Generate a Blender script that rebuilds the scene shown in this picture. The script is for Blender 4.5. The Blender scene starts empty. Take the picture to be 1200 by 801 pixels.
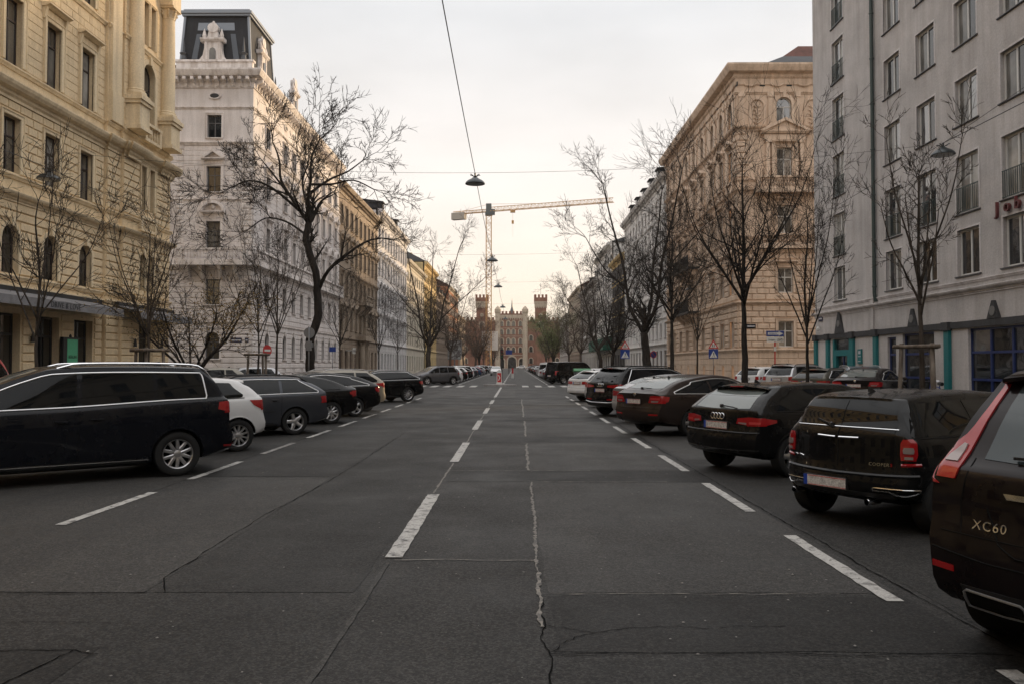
import bpy, bmesh, math, random
from mathutils import Vector, Matrix
from mathutils.bvhtree import BVHTree
R = math.radians
random.seed(7)
SC = bpy.context.scene
COL = SC.collection

# ------------------------------------------------------------------ camera
cam = bpy.data.cameras.new('camera'); cam.lens = 28.5; cam.sensor_width = 36.0
cam.clip_start = 0.1; cam.clip_end = 4000
cam.dof.use_dof = False
co = bpy.data.objects.new('camera', cam); COL.objects.link(co)
co.location = (0, 0, 1.7); co.rotation_euler = (R(90 + 1.598), 0, 0.0042)
SC.camera = co

# ------------------------------------------------------------------ sky, sun, exposure
SUN_EL, SUN_AZ = 10.0, 52.0        # azimuth measured from straight ahead (+Y) towards the right (+X)
W = bpy.data.worlds.new('World'); SC.world = W; W.use_nodes = True
nt = W.node_tree; nt.nodes.clear()
def wn(t, **k):
    n = nt.nodes.new(t)
    for a, b in k.items(): setattr(n, a, b)
    return n
sky = wn('ShaderNodeTexSky', sky_type='NISHITA', sun_disc=False, sun_elevation=R(SUN_EL), sun_rotation=R(SUN_AZ))
bg1 = wn('ShaderNodeBackground'); bg1.inputs[1].default_value = 0.10
nt.links.new(sky.outputs[0], bg1.inputs[0])
tc = wn('ShaderNodeTexCoord')
sep = wn('ShaderNodeSeparateXYZ'); nt.links.new(tc.outputs['Generated'], sep.inputs[0])
ramp = wn('ShaderNodeValToRGB'); cr = ramp.color_ramp
cr.elements[0].position = 0.0; cr.elements[0].color = (0.90, 0.745, 0.59, 1)
cr.elements[1].position = 1.0; cr.elements[1].color = (1.5, 1.48, 1.47, 1)
for p, c in ((0.10, (0.88, 0.765, 0.655, 1)), (0.22, (0.775, 0.715, 0.665, 1)), (0.40, (0.655, 0.652, 0.655, 1)), (0.62, (0.95, 0.935, 0.93, 1))):
    e = cr.elements.new(p); e.color = c
nt.links.new(sep.outputs[2], ramp.inputs[0])
# soft uneven cloud cover
mp = wn('ShaderNodeMapping'); mp.inputs['Scale'].default_value = (1.2, 1.2, 3.6)
nt.links.new(tc.outputs['Generated'], mp.inputs[0])
nz = wn('ShaderNodeTexNoise'); nz.inputs['Scale'].default_value = 1.9; nz.inputs['Detail'].default_value = 5; nz.inputs['Roughness'].default_value = 0.5
nt.links.new(mp.outputs[0], nz.inputs['Vector'])
mr = wn('ShaderNodeMapRange'); mr.inputs[1].default_value = 0.3; mr.inputs[2].default_value = 0.7; mr.inputs[3].default_value = 0.84; mr.inputs[4].default_value = 1.10
nt.links.new(nz.outputs[0], mr.inputs[0])
mul = wn('ShaderNodeVectorMath', operation='SCALE')
nt.links.new(ramp.outputs[0], mul.inputs[0]); nt.links.new(mr.outputs[0], mul.inputs['Scale'])
bg2 = wn('ShaderNodeBackground'); bg2.inputs[1].default_value = 1.0
nt.links.new(mul.outputs[0], bg2.inputs[0])
mixw = wn('ShaderNodeMixShader'); mixw.inputs[0].default_value = 0.9      # nearly closed cloud cover over the clear sky
nt.links.new(bg1.outputs[0], mixw.inputs[1]); nt.links.new(bg2.outputs[0], mixw.inputs[2])
wo = wn('ShaderNodeOutputWorld'); nt.links.new(mixw.outputs[0], wo.inputs[0])
sl = bpy.data.lights.new('sun', 'SUN'); sl.energy = 3.0; sl.angle = R(8); sl.color = (1.0, 0.72, 0.42)
so = bpy.data.objects.new('sun', sl); COL.objects.link(so)
sd = Vector((math.sin(R(SUN_AZ)) * math.cos(R(SUN_EL)), math.cos(R(SUN_AZ)) * math.cos(R(SUN_EL)), math.sin(R(SUN_EL))))
so.rotation_euler = sd.to_track_quat('Z', 'Y').to_euler(); so.location = (60, 60, 60)
vs = SC.view_settings; vs.view_transform = 'Standard'; vs.look = 'None'; vs.exposure = 0.50; vs.gamma = 1.0; vs.use_curve_mapping = False
SC.cycles.use_denoising = True
SC.cycles.max_bounces = 6; SC.cycles.diffuse_bounces = 3; SC.cycles.glossy_bounces = 3; SC.cycles.transmission_bounces = 2
SC.cycles.caustics_reflective = False; SC.cycles.caustics_refractive = False

# ------------------------------------------------------------------ materials
MATS = {}
def newmat(name):
    m = bpy.data.materials.new(name); m.use_nodes = True
    t = m.node_tree; b = t.nodes['Principled BSDF']
    return m, t, b
def simple(name, col, rough=0.6, metal=0.0, spec=0.5, coat=0.0, emit=None, estr=0.0):
    if name in MATS: return MATS[name]
    m, t, b = newmat(name)
    b.inputs['Base Color'].default_value = (*col, 1); b.inputs['Roughness'].default_value = rough
    b.inputs['Metallic'].default_value = metal; b.inputs['Specular IOR Level'].default_value = spec
    b.inputs['Coat Weight'].default_value = coat; b.inputs['Coat Roughness'].default_value = 0.03
    if emit: b.inputs['Emission Color'].default_value = (*emit, 1); b.inputs['Emission Strength'].default_value = estr
    MATS[name] = m; return m
def noise(t, scale, detail=4, rough=0.55, vec=None, mapscale=None):
    c = t.nodes.new('ShaderNodeTexCoord'); n = t.nodes.new('ShaderNodeTexNoise')
    n.inputs['Scale'].default_value = scale; n.inputs['Detail'].default_value = detail; n.inputs['Roughness'].default_value = rough
    src = c.outputs['Object']
    if mapscale:
        mpn = t.nodes.new('ShaderNodeMapping'); mpn.inputs['Scale'].default_value = mapscale
        t.links.new(src, mpn.inputs[0]); src = mpn.outputs[0]
    t.links.new(src, n.inputs['Vector'])
    return n
def ramp2(t, fac, p0, c0, p1, c1):
    r = t.nodes.new('ShaderNodeValToRGB')
    r.color_ramp.elements[0].position = p0; r.color_ramp.elements[0].color = (*c0, 1)
    r.color_ramp.elements[1].position = p1; r.color_ramp.elements[1].color = (*c1, 1)
    t.links.new(fac, r.inputs[0]); return r
def mulc(t, a, b):
    m = t.nodes.new('ShaderNodeMix'); m.data_type = 'RGBA'; m.blend_type = 'MULTIPLY'; m.inputs[0].default_value = 1.0
    t.links.new(a, m.inputs[6]); t.links.new(b, m.inputs[7]); return m.outputs[2]
def plaster(name, col, var=0.16, streak=0.25, rough=0.85, bump=0.15, dirt=(0.55, 0.5, 0.45)):
    """painted render / stone: blotches, rain streaks, fine grain"""
    if name in MATS: return MATS[name]
    m, t, b = newmat(name)
    lo = tuple(c * (1 - var) for c in col); hi = tuple(min(1, c * (1 + var * 0.6)) for c in col)
    n1 = noise(t, 0.55, 6, 0.62); base = ramp2(t, n1.outputs[0], 0.32, lo, 0.68, hi)
    n2 = noise(t, 1.0, 5, 0.6, mapscale=(2.6, 2.6, 0.22))
    s = ramp2(t, n2.outputs[0], 0.36, tuple(1 - streak * (1 - d) * 2.0 for d in dirt), 0.56, (1, 1, 1))
    c1 = mulc(t, base.outputs[0], s.outputs[0])
    n3 = noise(t, 14, 3, 0.6); g = ramp2(t, n3.outputs[0], 0.3, (0.86, 0.86, 0.86), 0.7, (1.06, 1.06, 1.06))
    t.links.new(mulc(t, c1, g.outputs[0]), b.inputs['Base Color'])
    b.inputs['Roughness'].default_value = rough; b.inputs['Specular IOR Level'].default_value = 0.25
    bp = t.nodes.new('ShaderNodeBump'); bp.inputs['Strength'].default_value = bump; bp.inputs['Distance'].default_value = 0.02
    t.links.new(n3.outputs[0], bp.inputs['Height']); t.links.new(bp.outputs[0], b.inputs['Normal'])
    MATS[name] = m; return m
def asphalt(name, col, speck=0.5):
    if name in MATS: return MATS[name]
    m, t, b = newmat(name)
    n1 = noise(t, 0.35, 6, 0.65); base = ramp2(t, n1.outputs[0], 0.3, tuple(c * 0.78 for c in col), 0.72, tuple(c * 1.25 for c in col))
    n2 = noise(t, 1.0, 4, 0.6, mapscale=(1.6, 0.09, 1)); st = ramp2(t, n2.outputs[0], 0.35, (0.86, 0.86, 0.87), 0.7, (1.12, 1.11, 1.09))
    n3 = noise(t, 62, 4, 0.8); g = ramp2(t, n3.outputs[0], 0.40, (1 - speck * 1.0,) * 3, 0.63, (1 + speck * 1.1, 1 + speck * 1.07, 1 + speck * 1.0))
    vc = t.nodes.new('ShaderNodeTexCoord'); vo = t.nodes.new('ShaderNodeTexVoronoi'); vo.inputs['Scale'].default_value = 62; t.links.new(vc.outputs['Object'], vo.inputs['Vector'])
    vb = t.nodes.new('ShaderNodeSeparateColor'); t.links.new(vo.outputs['Color'], vb.inputs[0]); vr = ramp2(t, vb.outputs[0], 0.10, (1 - speck * 1.1,) * 3, 0.98, (1 + speck * 1.1, 1 + speck * 1.07, 1 + speck * 1.0)); vr.color_ramp.interpolation = 'EASE'
    n4 = noise(t, 26, 2, 0.5); g2 = ramp2(t, n4.outputs[0], 0.3, (0.86,) * 3, 0.7, (1.14,) * 3)
    c = mulc(t, mulc(t, mulc(t, mulc(t, base.outputs[0], st.outputs[0]), g.outputs[0]), g2.outputs[0]), vr.outputs[0])
    t.links.new(c, b.inputs['Base Color'])
    n5 = noise(t, 0.7, 4, 0.6); rr = ramp2(t, n5.outputs[0], 0.3, (0.58,) * 3, 0.7, (0.8,) * 3); t.links.new(rr.outputs[0], b.inputs['Roughness'])
    b.inputs['Specular IOR Level'].default_value = 0.22
    bp = t.nodes.new('ShaderNodeBump'); bp.inputs['Strength'].default_value = 0.5; bp.inputs['Distance'].default_value = 0.006
    t.links.new(n3.outputs[0], bp.inputs['Height']); t.links.new(bp.outputs[0], b.inputs['Normal'])
    MATS[name] = m; return m
def worn(name, col, under, lo=0.42, hi=0.55, scale=9, rough=0.7):
    """paint that has worn through to what lies under it"""
    if name in MATS: return MATS[name]
    m, t, b = newmat(name)
    n = noise(t, scale, 8, 0.72); r = ramp2(t, n.outputs[0], lo, under, hi, col)
    n2 = noise(t, 60, 2, 0.6); g = ramp2(t, n2.outputs[0], 0.35, (0.72,) * 3, 0.65, (1.05,) * 3)
    t.links.new(mulc(t, r.outputs[0], g.outputs[0]), b.inputs['Base Color']); b.inputs['Roughness'].default_value = rough
    MATS[name] = m; return m
def bark(name, c0, c1):
    if name in MATS: return MATS[name]
    m, t, b = newmat(name)
    n = noise(t, 3.0, 6, 0.65, mapscale=(3, 3, 0.8)); r = ramp2(t, n.outputs[0], 0.35, c0, 0.68, c1)
    t.links.new(r.outputs[0], b.inputs['Base Color']); b.inputs['Roughness'].default_value = 0.9; b.inputs['Specular IOR Level'].default_value = 0.15
    bp = t.nodes.new('ShaderNodeBump'); bp.inputs['Strength'].default_value = 0.5; bp.inputs['Distance'].default_value = 0.02
    t.links.new(n.outputs[0], bp.inputs['Height']); t.links.new(bp.outputs[0], b.inputs['Normal'])
    MATS[name] = m; return m
def paint(name, col, rough=0.22, metal=0.0, dust=0.10):
    """car paint: clear coat over colour with a thin film of road dust"""
    if name in MATS: return MATS[name]
    m, t, b = newmat(name)
    n = noise(t, 2.2, 6, 0.65); r = ramp2(t, n.outputs[0], 0.35, col, 0.8, tuple(c * (1 - dust) + dust * 0.22 for c in col))
    t.links.new(r.outputs[0], b.inputs['Base Color']); b.inputs['Metallic'].default_value = metal
    r2 = ramp2(t, n.outputs[0], 0.3, (rough,) * 3, 0.75, (rough + 0.10,) * 3); t.links.new(r2.outputs[0], b.inputs['Roughness'])
    b.inputs['Coat Weight'].default_value = 0.34; b.inputs['Coat Roughness'].default_value = 0.015; b.inputs['Specular IOR Level'].default_value = 0.10
    MATS[name] = m; return m
def windowglass(name, col=(0.018, 0.02, 0.022), rough=0.04, spec=0.6, wob=0.02, ior=1.5):
    if name in MATS: return MATS[name]
    m, t, b = newmat(name)
    n = noise(t, 0.8, 3, 0.5); r = ramp2(t, n.outputs[0], 0.35, tuple(c * 0.6 for c in col), 0.7, tuple(c * 1.7 for c in col))
    t.links.new(r.outputs[0], b.inputs['Base Color'])
    b.inputs['Roughness'].default_value = rough; b.inputs['Specular IOR Level'].default_value = spec; b.inputs['IOR'].default_value = ior
    if wob:
        n2 = noise(t, 1.3, 2, 0.5); bp = t.nodes.new('ShaderNodeBump'); bp.inputs['Strength'].default_value = wob; bp.inputs['Distance'].default_value = 0.3
        t.links.new(n2.outputs[0], bp.inputs['Height']); t.links.new(bp.outputs[0], b.inputs['Normal'])
    MATS[name] = m; return m

# ------------------------------------------------------------------ mesh helpers
class MB:
    """collects geometry; build() links it as ONE mesh object"""
    def __init__(s): s.v = []; s.f = []; s.m = []
    def add(s, vs_, fs_, m=0):
        o = len(s.v); s.v += [tuple(p) for p in vs_]
        for f in fs_: s.f.append(tuple(i + o for i in f)); s.m.append(m)
        return s
    def box(s, x0, x1, y0, y1, z0, z1, m=0):
        return s.add([(x0,y0,z0),(x1,y0,z0),(x1,y1,z0),(x0,y1,z0),(x0,y0,z1),(x1,y0,z1),(x1,y1,z1),(x0,y1,z1)],
                     [(0,3,2,1),(4,5,6,7),(0,1,5,4),(1,2,6,5),(2,3,7,6),(3,0,4,7)], m)
    def cbox(s, x0, x1, y0, y1, z0, z1, c=0.02, m=0):
        """slab seen from -y whose front edges are chamfered"""
        return s.add([(x0,y1,z0),(x1,y1,z0),(x1,y1,z1),(x0,y1,z1),(x0,y0+c,z0),(x1,y0+c,z0),(x1,y0+c,z1),(x0,y0+c,z1),
                      (x0+c,y0,z0+c),(x1-c,y0,z0+c),(x1-c,y0,z1-c),(x0+c,y0,z1-c)],
                     [(0,1,5,4),(1,2,6,5),(2,3,7,6),(3,0,4,7),(4,5,9,8),(5,6,10,9),(6,7,11,10),(7,4,8,11),(8,9,10,11)], m)
    def prism_x(s, prof, x0, x1, m0=0.0, m1=0.0, m=0):
        """profile [(y,z)] run along x; m0/m1 mitre the ends by the outward (-y) distance"""
        n = len(prof)
        a = [(x0 + m0 * y, y, z) for y, z in prof]; b = [(x1 - m1 * y, y, z) for y, z in prof]
        fs = [(i, (i+1) % n, n + (i+1) % n, n + i) for i in range(n)]
        return s.add(a + b, fs + [tuple(range(n))[::-1], tuple(range(n, 2*n))], m)
    def prism_y(s, prof, y0, y1, m=0):
        n = len(prof)
        fs = [(i, (i+1) % n, n + (i+1) % n, n + i) for i in range(n)]
        return s.add([(x, y0, z) for x, z in prof] + [(x, y1, z) for x, z in prof], fs + [tuple(range(n))[::-1], tuple(range(n, 2*n))], m)
    def lathe(s, prof, cx=0, cy=0, n=12, m=0):
        vs_ = []; k = len(prof)
        for j in range(n):
            a = 2*math.pi*j/n; c, q = math.cos(a), math.sin(a)
            vs_ += [(cx + r*c, cy + r*q, z) for r, z in prof]
        fs = [(j*k+i, ((j+1) % n)*k+i, ((j+1) % n)*k+i+1, j*k+i+1) for j in range(n) for i in range(k-1)]
        return s.add(vs_, fs, m)
    def tube(s, pts, rad, n=6, m=0, cap=True):
        pts = [Vector(p) for p in pts]
        if not isinstance(rad, (list, tuple)): rad = [rad]*len(pts)
        vs_ = []; k = len(pts)
        for i, p in enumerate(pts):
            d = (pts[min(i+1, k-1)] - pts[max(i-1, 0)]).normalized()
            a = d.orthogonal().normalized() if i == 0 else (pa - d*pa.dot(d)).normalized()
            pa = a; b = d.cross(a)
            for j in range(n):
                t = 2*math.pi*j/n; vs_.append(p + (a*math.cos(t) + b*math.sin(t))*rad[i])
        fs = [(i*n+j, i*n+(j+1) % n, (i+1)*n+(j+1) % n, (i+1)*n+j) for i in range(k-1) for j in range(n)]
        if cap: fs += [tuple(range(n))[::-1], tuple(range((k-1)*n, k*n))]
        return s.add(vs_, fs, m)
    def bar(s, p, q, w, m=0):
        return s.tube([p, q], w * 0.7071, 4, m)
    def mesh(s, name, mats, smooth=False):
        me = bpy.data.meshes.new(name); me.from_pydata(s.v, [], s.f)
        for x in (mats if isinstance(mats, (list, tuple)) else [mats]): me.materials.append(x)
        if any(s.m): me.polygons.foreach_set('material_index', s.m)
        if smooth:
            me.polygons.foreach_set('use_smooth', [True]*len(me.polygons))
            if smooth is not True: me.set_sharp_from_angle(angle=R(smooth))
        me.update(); return me
    def build(s, name, mats, parent=None, loc=(0,0,0), rz=0.0, smooth=False):
        return put(name, s.mesh(name, mats, smooth), parent, loc, rz)
def put(name, mesh, parent=None, loc=(0,0,0), rz=0.0, rot=None):
    o = bpy.data.objects.new(name, mesh); COL.objects.link(o)
    o.location = loc; o.rotation_euler = rot if rot else (0, 0, rz)
    if parent: o.parent = parent
    return o
def thing(name, label, cat, loc=(0,0,0), rz=0.0, group=None):
    o = put(name, None, None, loc, rz); tag(o, label, cat, group); o.empty_display_size = 0.2; return o
def tag(o, label, cat, group=None):
    o['label'] = label; o['category'] = cat
    if group: o['group'] = group
    return o
def struct(o): o['kind'] = 'structure'; return o
def stuff(o): o['kind'] = 'stuff'; return o
def text_mesh(txt, size, depth=0.01, mat=None, spacing=1.0):
    cu = bpy.data.curves.new('lettering', 'FONT'); cu.body = txt; cu.size = size; cu.extrude = depth
    cu.align_x = 'CENTER'; cu.align_y = 'CENTER'; cu.space_character = spacing; cu.resolution_u = 3
    o = bpy.data.objects.new('lettering', cu); COL.objects.link(o)
    me = bpy.data.meshes.new_from_object(o); bpy.data.objects.remove(o); bpy.data.curves.remove(cu)
    me.materials.clear()
    if mat: me.materials.append(mat)
    return me
# ------------------------------------------------------------------ ground, road, pavements
rng = random.Random(11)
M_ASPH = asphalt('asphalt', (0.0245, 0.0238, 0.0235))
M_ASPH_D = asphalt('asphalt_dark', (0.0155, 0.015, 0.0148))
M_ASPH_L = asphalt('asphalt_light', (0.0365, 0.0352, 0.0343), 0.36)
M_ASPH_M = asphalt('asphalt_mid', (0.0205, 0.020, 0.0197), 0.5)
M_TAR = simple('tar', (0.006, 0.006, 0.006), 0.95, 0, 0.05)
M_SEAM = worn('seam_mortar', (0.20, 0.18, 0.155), (0.06, 0.057, 0.054), 0.42, 0.56, 14)
M_LINE = worn('line_paint', (0.40, 0.39, 0.37), (0.06, 0.058, 0.056), 0.36, 0.50, 7)
M_LINE_OLD = worn('line_paint_old', (0.27, 0.255, 0.24), (0.06, 0.057, 0.055), 0.42, 0.60, 8)
M_PAVE = asphalt('pavement_asphalt', (0.085, 0.082, 0.08), 0.3)
M_KERB = plaster('kerb_granite', (0.26, 0.25, 0.245), 0.25, 0.2)

def sheet(pts, z):
    return MB().add([(x, y, z) for x, y in pts], [tuple(range(len(pts)))])
g = sheet([(-1200, -300), (1200, -300), (1200, 2400), (-1200, 2400)], -0.03).build('ground', M_PAVE); struct(g)
road = sheet([(-8.9, -125), (7.6, -125), (7.6, 400), (-8.9, 400)], 0.0).build('road', M_ASPH); struct(road)
for sx, x0, x1 in ((-1, -60, -8.9), (1, 7.6, 60)):
    o = sheet([(x0, 47.5), (x1, 47.5), (x1, 55.5), (x0, 55.5)], 0.0).build('side_street', M_ASPH_M); struct(o)
o = sheet([(-220, 318), (-8.9, 318), (-8.9, 336), (-220, 336)], 0.0).build('side_street', M_ASPH_M); struct(o)
o = sheet([(7.6, 318), (220, 318), (220, 336), (7.6, 336)], 0.0).build('side_street', M_ASPH_M); struct(o)

def rounded(x0, x1, y0, y1, corners, r=3.0):
    """rectangle with the named corners rounded"""
    out = []
    for nm, cx, cy, a0 in (('sw', x0+r, y0+r, 180), ('se', x1-r, y0+r, 270), ('ne', x1-r, y1-r, 0), ('nw', x0+r, y1-r, 90)):
        if nm in corners: out += [(cx + r*math.cos(R(a0+k*11.25)), cy + r*math.sin(R(a0+k*11.25))) for k in range(9)]
        else: out.append({'sw': (x0, y0), 'se': (x1, y0), 'ne': (x1, y1), 'nw': (x0, y1)}[nm])
    return out
def pavement(name, x0, x1, y0, y1, corners):
    p = rounded(x0, x1, y0, y1, corners)
    q = rounded(x0+.15, x1-.15, y0+.15, y1-.15, corners, 2.85)
    n = len(p); mb = MB()
    mb.add([(x, y, 0.125) for x, y in q], [tuple(range(n))])
    o = struct(mb.build(name, M_PAVE))
    kb = MB()
    kb.add([(x, y, -0.02) for x, y in p] + [(x, y, 0.13) for x, y in p] + [(x, y, 0.135) for x, y in q] + [(x, y, 0.0) for x, y in q],
           [f for i in range(n) for j in [(i+1) % n] for f in ((i, j, n+j, n+i), (n+i, n+j, 2*n+j, 2*n+i), (2*n+i, 2*n+j, 3*n+j, 3*n+i))])
    kb.build('kerb', M_KERB, o)
pavement('pavement_left_near', -60, -8.9, -125, 47.5, ('ne',))
pavement('pavement_right_near', 7.6, 60, -125, 47.5, ('nw',))
pavement('pavement_left_far', -60, -8.9, 55.5, 318, ('se', 'ne'))
pavement('pavement_right_far', 7.6, 60, 55.5, 318, ('sw', 'nw'))
pavement('pavement_square', -200, 200, 336, 700, ())

# repaired stretches of asphalt, each its own sheet just above the road
def patch(x0, x1, y0, y1, mat, z=0.003, jit=0.02):
    pts = []
    for (ax, ay), (bx, by) in (((x0, y0), (x1, y0)), ((x1, y0), (x1, y1)), ((x1, y1), (x0, y1)), ((x0, y1), (x0, y0))):
        n = max(2, int(math.hypot(bx-ax, by-ay) / 0.5))
        pts += [(ax + (bx-ax)*k/n + rng.uniform(-jit, jit), ay + (by-ay)*k/n + rng.uniform(-jit, jit)) for k in range(n)]
    return sheet(pts, z).build('asphalt_patch', mat, road)
for a in ((-2.7, -1.2, 6.1, 24.5, M_ASPH_M), (-8.8, -2.78, 6.1, 12.3, M_ASPH_L), (-8.8, -4.9, 12.4, 46, M_ASPH_M), (-4.75, -2.78, 12.4, 24.5, M_ASPH_M),
          (0.24, 2.85, 6.1, 11.75, M_ASPH_L), (-1.0, 2.9, 11.85, 13.0, M_ASPH_D), (0.24, 2.85, 4.85, 6.0, M_ASPH_D),
          (0.24, 2.85, 13.1, 17.6, M_ASPH_L), (-1.0, 2.9, 17.7, 19.2, M_ASPH_D), (0.3, 2.85, 19.3, 24.5, M_ASPH_L), (-4.6, 2.9, 24.6, 26.2, M_ASPH_D),
          (0.3, 2.85, 26.4, 33.0, M_ASPH_L), (-4.6, 2.9, 33.1, 34.6, M_ASPH_D), (0.3, 2.85, 34.7, 40.0, M_ASPH_L), (-4.7, 2.8, 40.1, 41.6, M_ASPH_D), (-4.7, 0.0, 42, 58, M_ASPH_L),
          (3.0, 7.5, 3.5, 14.5, M_ASPH_M), (0.24, 2.9, 1.5, 4.7, M_ASPH_M), (-8.8, -2.5, 2.6, 4.9, M_ASPH_D), (3.0, 7.5, 14.6, 45, M_ASPH_L)):
    patch(*a)
# lengthwise strips: sealed cracks, open cracks, mortar seams
def strip(pts, w, mat, name, z, jit=0.012, wj=0.4, step=0.12):
    P = []
    for (ax, ay), (bx, by) in zip(pts[:-1], pts[1:]):
        n = max(1, int(math.hypot(bx-ax, by-ay)/step))
        P += [(ax + (bx-ax)*k/n, ay + (by-ay)*k/n) for k in range(n)]
    P.append(pts[-1]); n = len(P)
    L = []; Rr = []; ox = 0
    for i, (x, y) in enumerate(P):
        ax, ay = P[max(i-1, 0)]; bx, by = P[min(i+1, n-1)]
        d = math.hypot(bx-ax, by-ay) or 1; nx, ny = -(by-ay)/d, (bx-ax)/d
        ox = ox*0.75 + rng.uniform(-jit, jit)
        h = w/2*(.42 if mat is M_TAR else .85)*(1 + rng.uniform(-wj, wj))
        L.append((x + nx*(ox+h), y + ny*(ox+h), z)); Rr.append((x + nx*(ox-h), y + ny*(ox-h), z))
    return MB().add(L + Rr, [(i, n+i, n+i+1, i+1) for i in range(n-1)]).build(name, mat, road)
strip([(0.19, 3.2), (0.175, 4.8), (0.19, 6.1)], 0.02, M_TAR, 'road_crack', 0.007, 0.02, 0.7, 0.06)
strip([(0.17, 5.3), (0.20, 8.0), (0.22, 11.8)], 0.030, M_SEAM, 'road_seam', 0.0075, 0.009, 0.8, 0.05)
strip([(0.21, 13.1), (0.24, 17.6)], 0.045, M_SEAM, 'road_seam', 0.0075, 0.012, 0.7, 0.06)
strip([(0.25, 19.3), (0.27, 24.5)], 0.05, M_SEAM, 'road_seam', 0.0075, 0.012, 0.6, 0.08)
strip([(0.27, 26.4), (0.30, 40.0)], 0.055, M_SEAM, 'road_seam', 0.0075, 0.012, 0.5, 0.12)
for y, x0, x1, w, m in ((11.8, 0.2, 2.2, .025, M_SEAM), (13.05, -1.1, 1.2, .022, M_SEAM), (7.08, -1.05, 0.2, .016, M_SEAM), (6.07, 0.2, 2.4, .012, M_SEAM),
                        (4.80, 0.2, 2.9, .022, M_TAR), (6.08, -8.0, -2.75, .022, M_TAR), (5.37, -6.0, -2.6, .012, M_TAR), (17.65, -1.0, 2.6, .02, M_SEAM),
                        (40.05, 0.3, 4.2, .06, M_SEAM), (26.3, 0.3, 2.8, .03, M_SEAM), (57.2, -4.6, 2.8, .12, M_LINE_OLD), (12.35, -6.2, -2.8, .014, M_TAR), (45.0, -6.5, -1.5, .08, M_SEAM)):
    strip([(x0, y), ((x0+x1)/2, y + rng.uniform(-.03, .03)), (x1, y)], w, m, 'road_crack' if m is M_TAR else 'road_seam', 0.0085, 0.012, 0.7, 0.08)
strip([(-2.62, 6.08), (-2.80, 6.5), (-2.83, 9.0), (-2.72, 12.4), (-2.75, 20)], 0.02, M_TAR, 'road_crack', 0.007, 0.012, 0.7, 0.08)
strip([(-1.11, 2.5), (-1.09, 7.0)], 0.045, M_SEAM if False else M_ASPH_L, 'road_seam', 0.007, 0.004, 0.3, 0.1)
strip([(-1.085, 10.75), (-1.07, 14.1)], 0.03, M_SEAM, 'road_seam', 0.007, 0.006, 0.5, 0.1)
strip([(-1.07, 17.8), (-1.07, 58)], 0.03, M_SEAM, 'road_seam', 0.007, 0.006, 0.5, 0.2)
strip([(2.98, 3.0), (2.93, 8.0), (2.90, 12.0), (2.95, 30)], 0.024, M_TAR, 'road_crack', 0.007, 0.012, 0.6, 0.08)
strip([(-3.55, 4.86), (-2.62, 4.86), (-2.45, 4.8)], 0.018, M_TAR, 'road_crack', 0.007, 0.015, 0.6, 0.05)
strip([(-2.62, 4.86), (-2.75, 4.3), (-2.8, 3.6)], 0.022, M_TAR, 'road_crack', 0.0072, 0.015, 0.6, 0.05)
strip([(0.2, 5.35), (0.5, 5.2), (0.85, 5.3), (1.3, 5.28), (1.75, 5.33)], 0.012, M_TAR, 'road_crack', 0.007, 0.02, 0.8, 0.04)
strip([(0.5, 5.2), (0.33, 5.03), (0.2, 4.82)], 0.011, M_TAR, 'road_crack', 0.0072, 0.02, 0.8, 0.04)
strip([(-4.86, 9.0), (-4.9, 40)], 0.016, M_TAR, 'road_crack', 0.007, 0.012, 0.6, 0.15)
# painted markings
def dash(x, y0, y1, w, mat=None):
    n = max(3, int((y1-y0)/0.12)); j = lambda: rng.uniform(-.006, .006)
    L = [(x - w/2 + j(), y0 + (y1-y0)*k/n, 0.010) for k in range(n+1)]; Q = [(x + w/2 + j(), y0 + (y1-y0)*k/n, 0.010) for k in range(n+1)]
    MB().add(L + Q, [(i, n+1+i, n+2+i, i+1) for i in range(n)]).build('lane_marking', mat or M_LINE, road)
for k in range(-1, 11): dash(2.72, 5.87 + 3.56*k, 5.87 + 3.56*k + 2.25, 0.125)
for k in range(-1, 10): dash(-4.82, 8.62 + 3.42*k, 8.62 + 3.42*k + 2.2, 0.12, M_LINE_OLD if k in (2,) else M_LINE)
for k in range(0, 5): dash(-1.07, 7.18 + 7.05*k, 7.18 + 7.05*k + 3.5, 0.155)
dash(-1.07, 42.5, 61, 0.14)
for k in range(18): dash(-1.07, 70 + 9*k, 76 + 9*k, 0.15)
for k in range(30): dash(2.72, 69 + 6*k, 74 + 6*k, 0.12); dash(-4.82, 69 + 6*k, 74 + 6*k, 0.12)
for k in range(16):
    x = -8.4 + k*1.02
    if -2.9 < x < 0.1: continue
    MB().add([(x-.25, 61.8, .010), (x+.25, 61.8, .010), (x+.25, 66.2, .010), (x-.25, 66.2, .010)], [(0, 1, 2, 3)]).build('crossing_stripe', M_LINE, road)
# little stones, chewing gum, bits of litter on the asphalt
mb = MB()
for k in range(420):
    y = 3.2 + 22*rng.random()**1.7; x = rng.uniform(-4.6, 2.8); r = rng.uniform(.004, .013)
    a = rng.random()*6; mb.add([(x+r*math.cos(a+t*1.2566)*rng.uniform(.6, 1.2), y+r*math.sin(a+t*1.2566)*rng.uniform(.6, 1.2), .0115) for t in range(5)] + [(x, y, .0115+r*.5)], [(t, (t+1) % 5, 5) for t in range(5)])
o = mb.build('road_grit', simple('grit', (0.17, 0.16, 0.15), .8), road); stuff(o)
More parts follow.
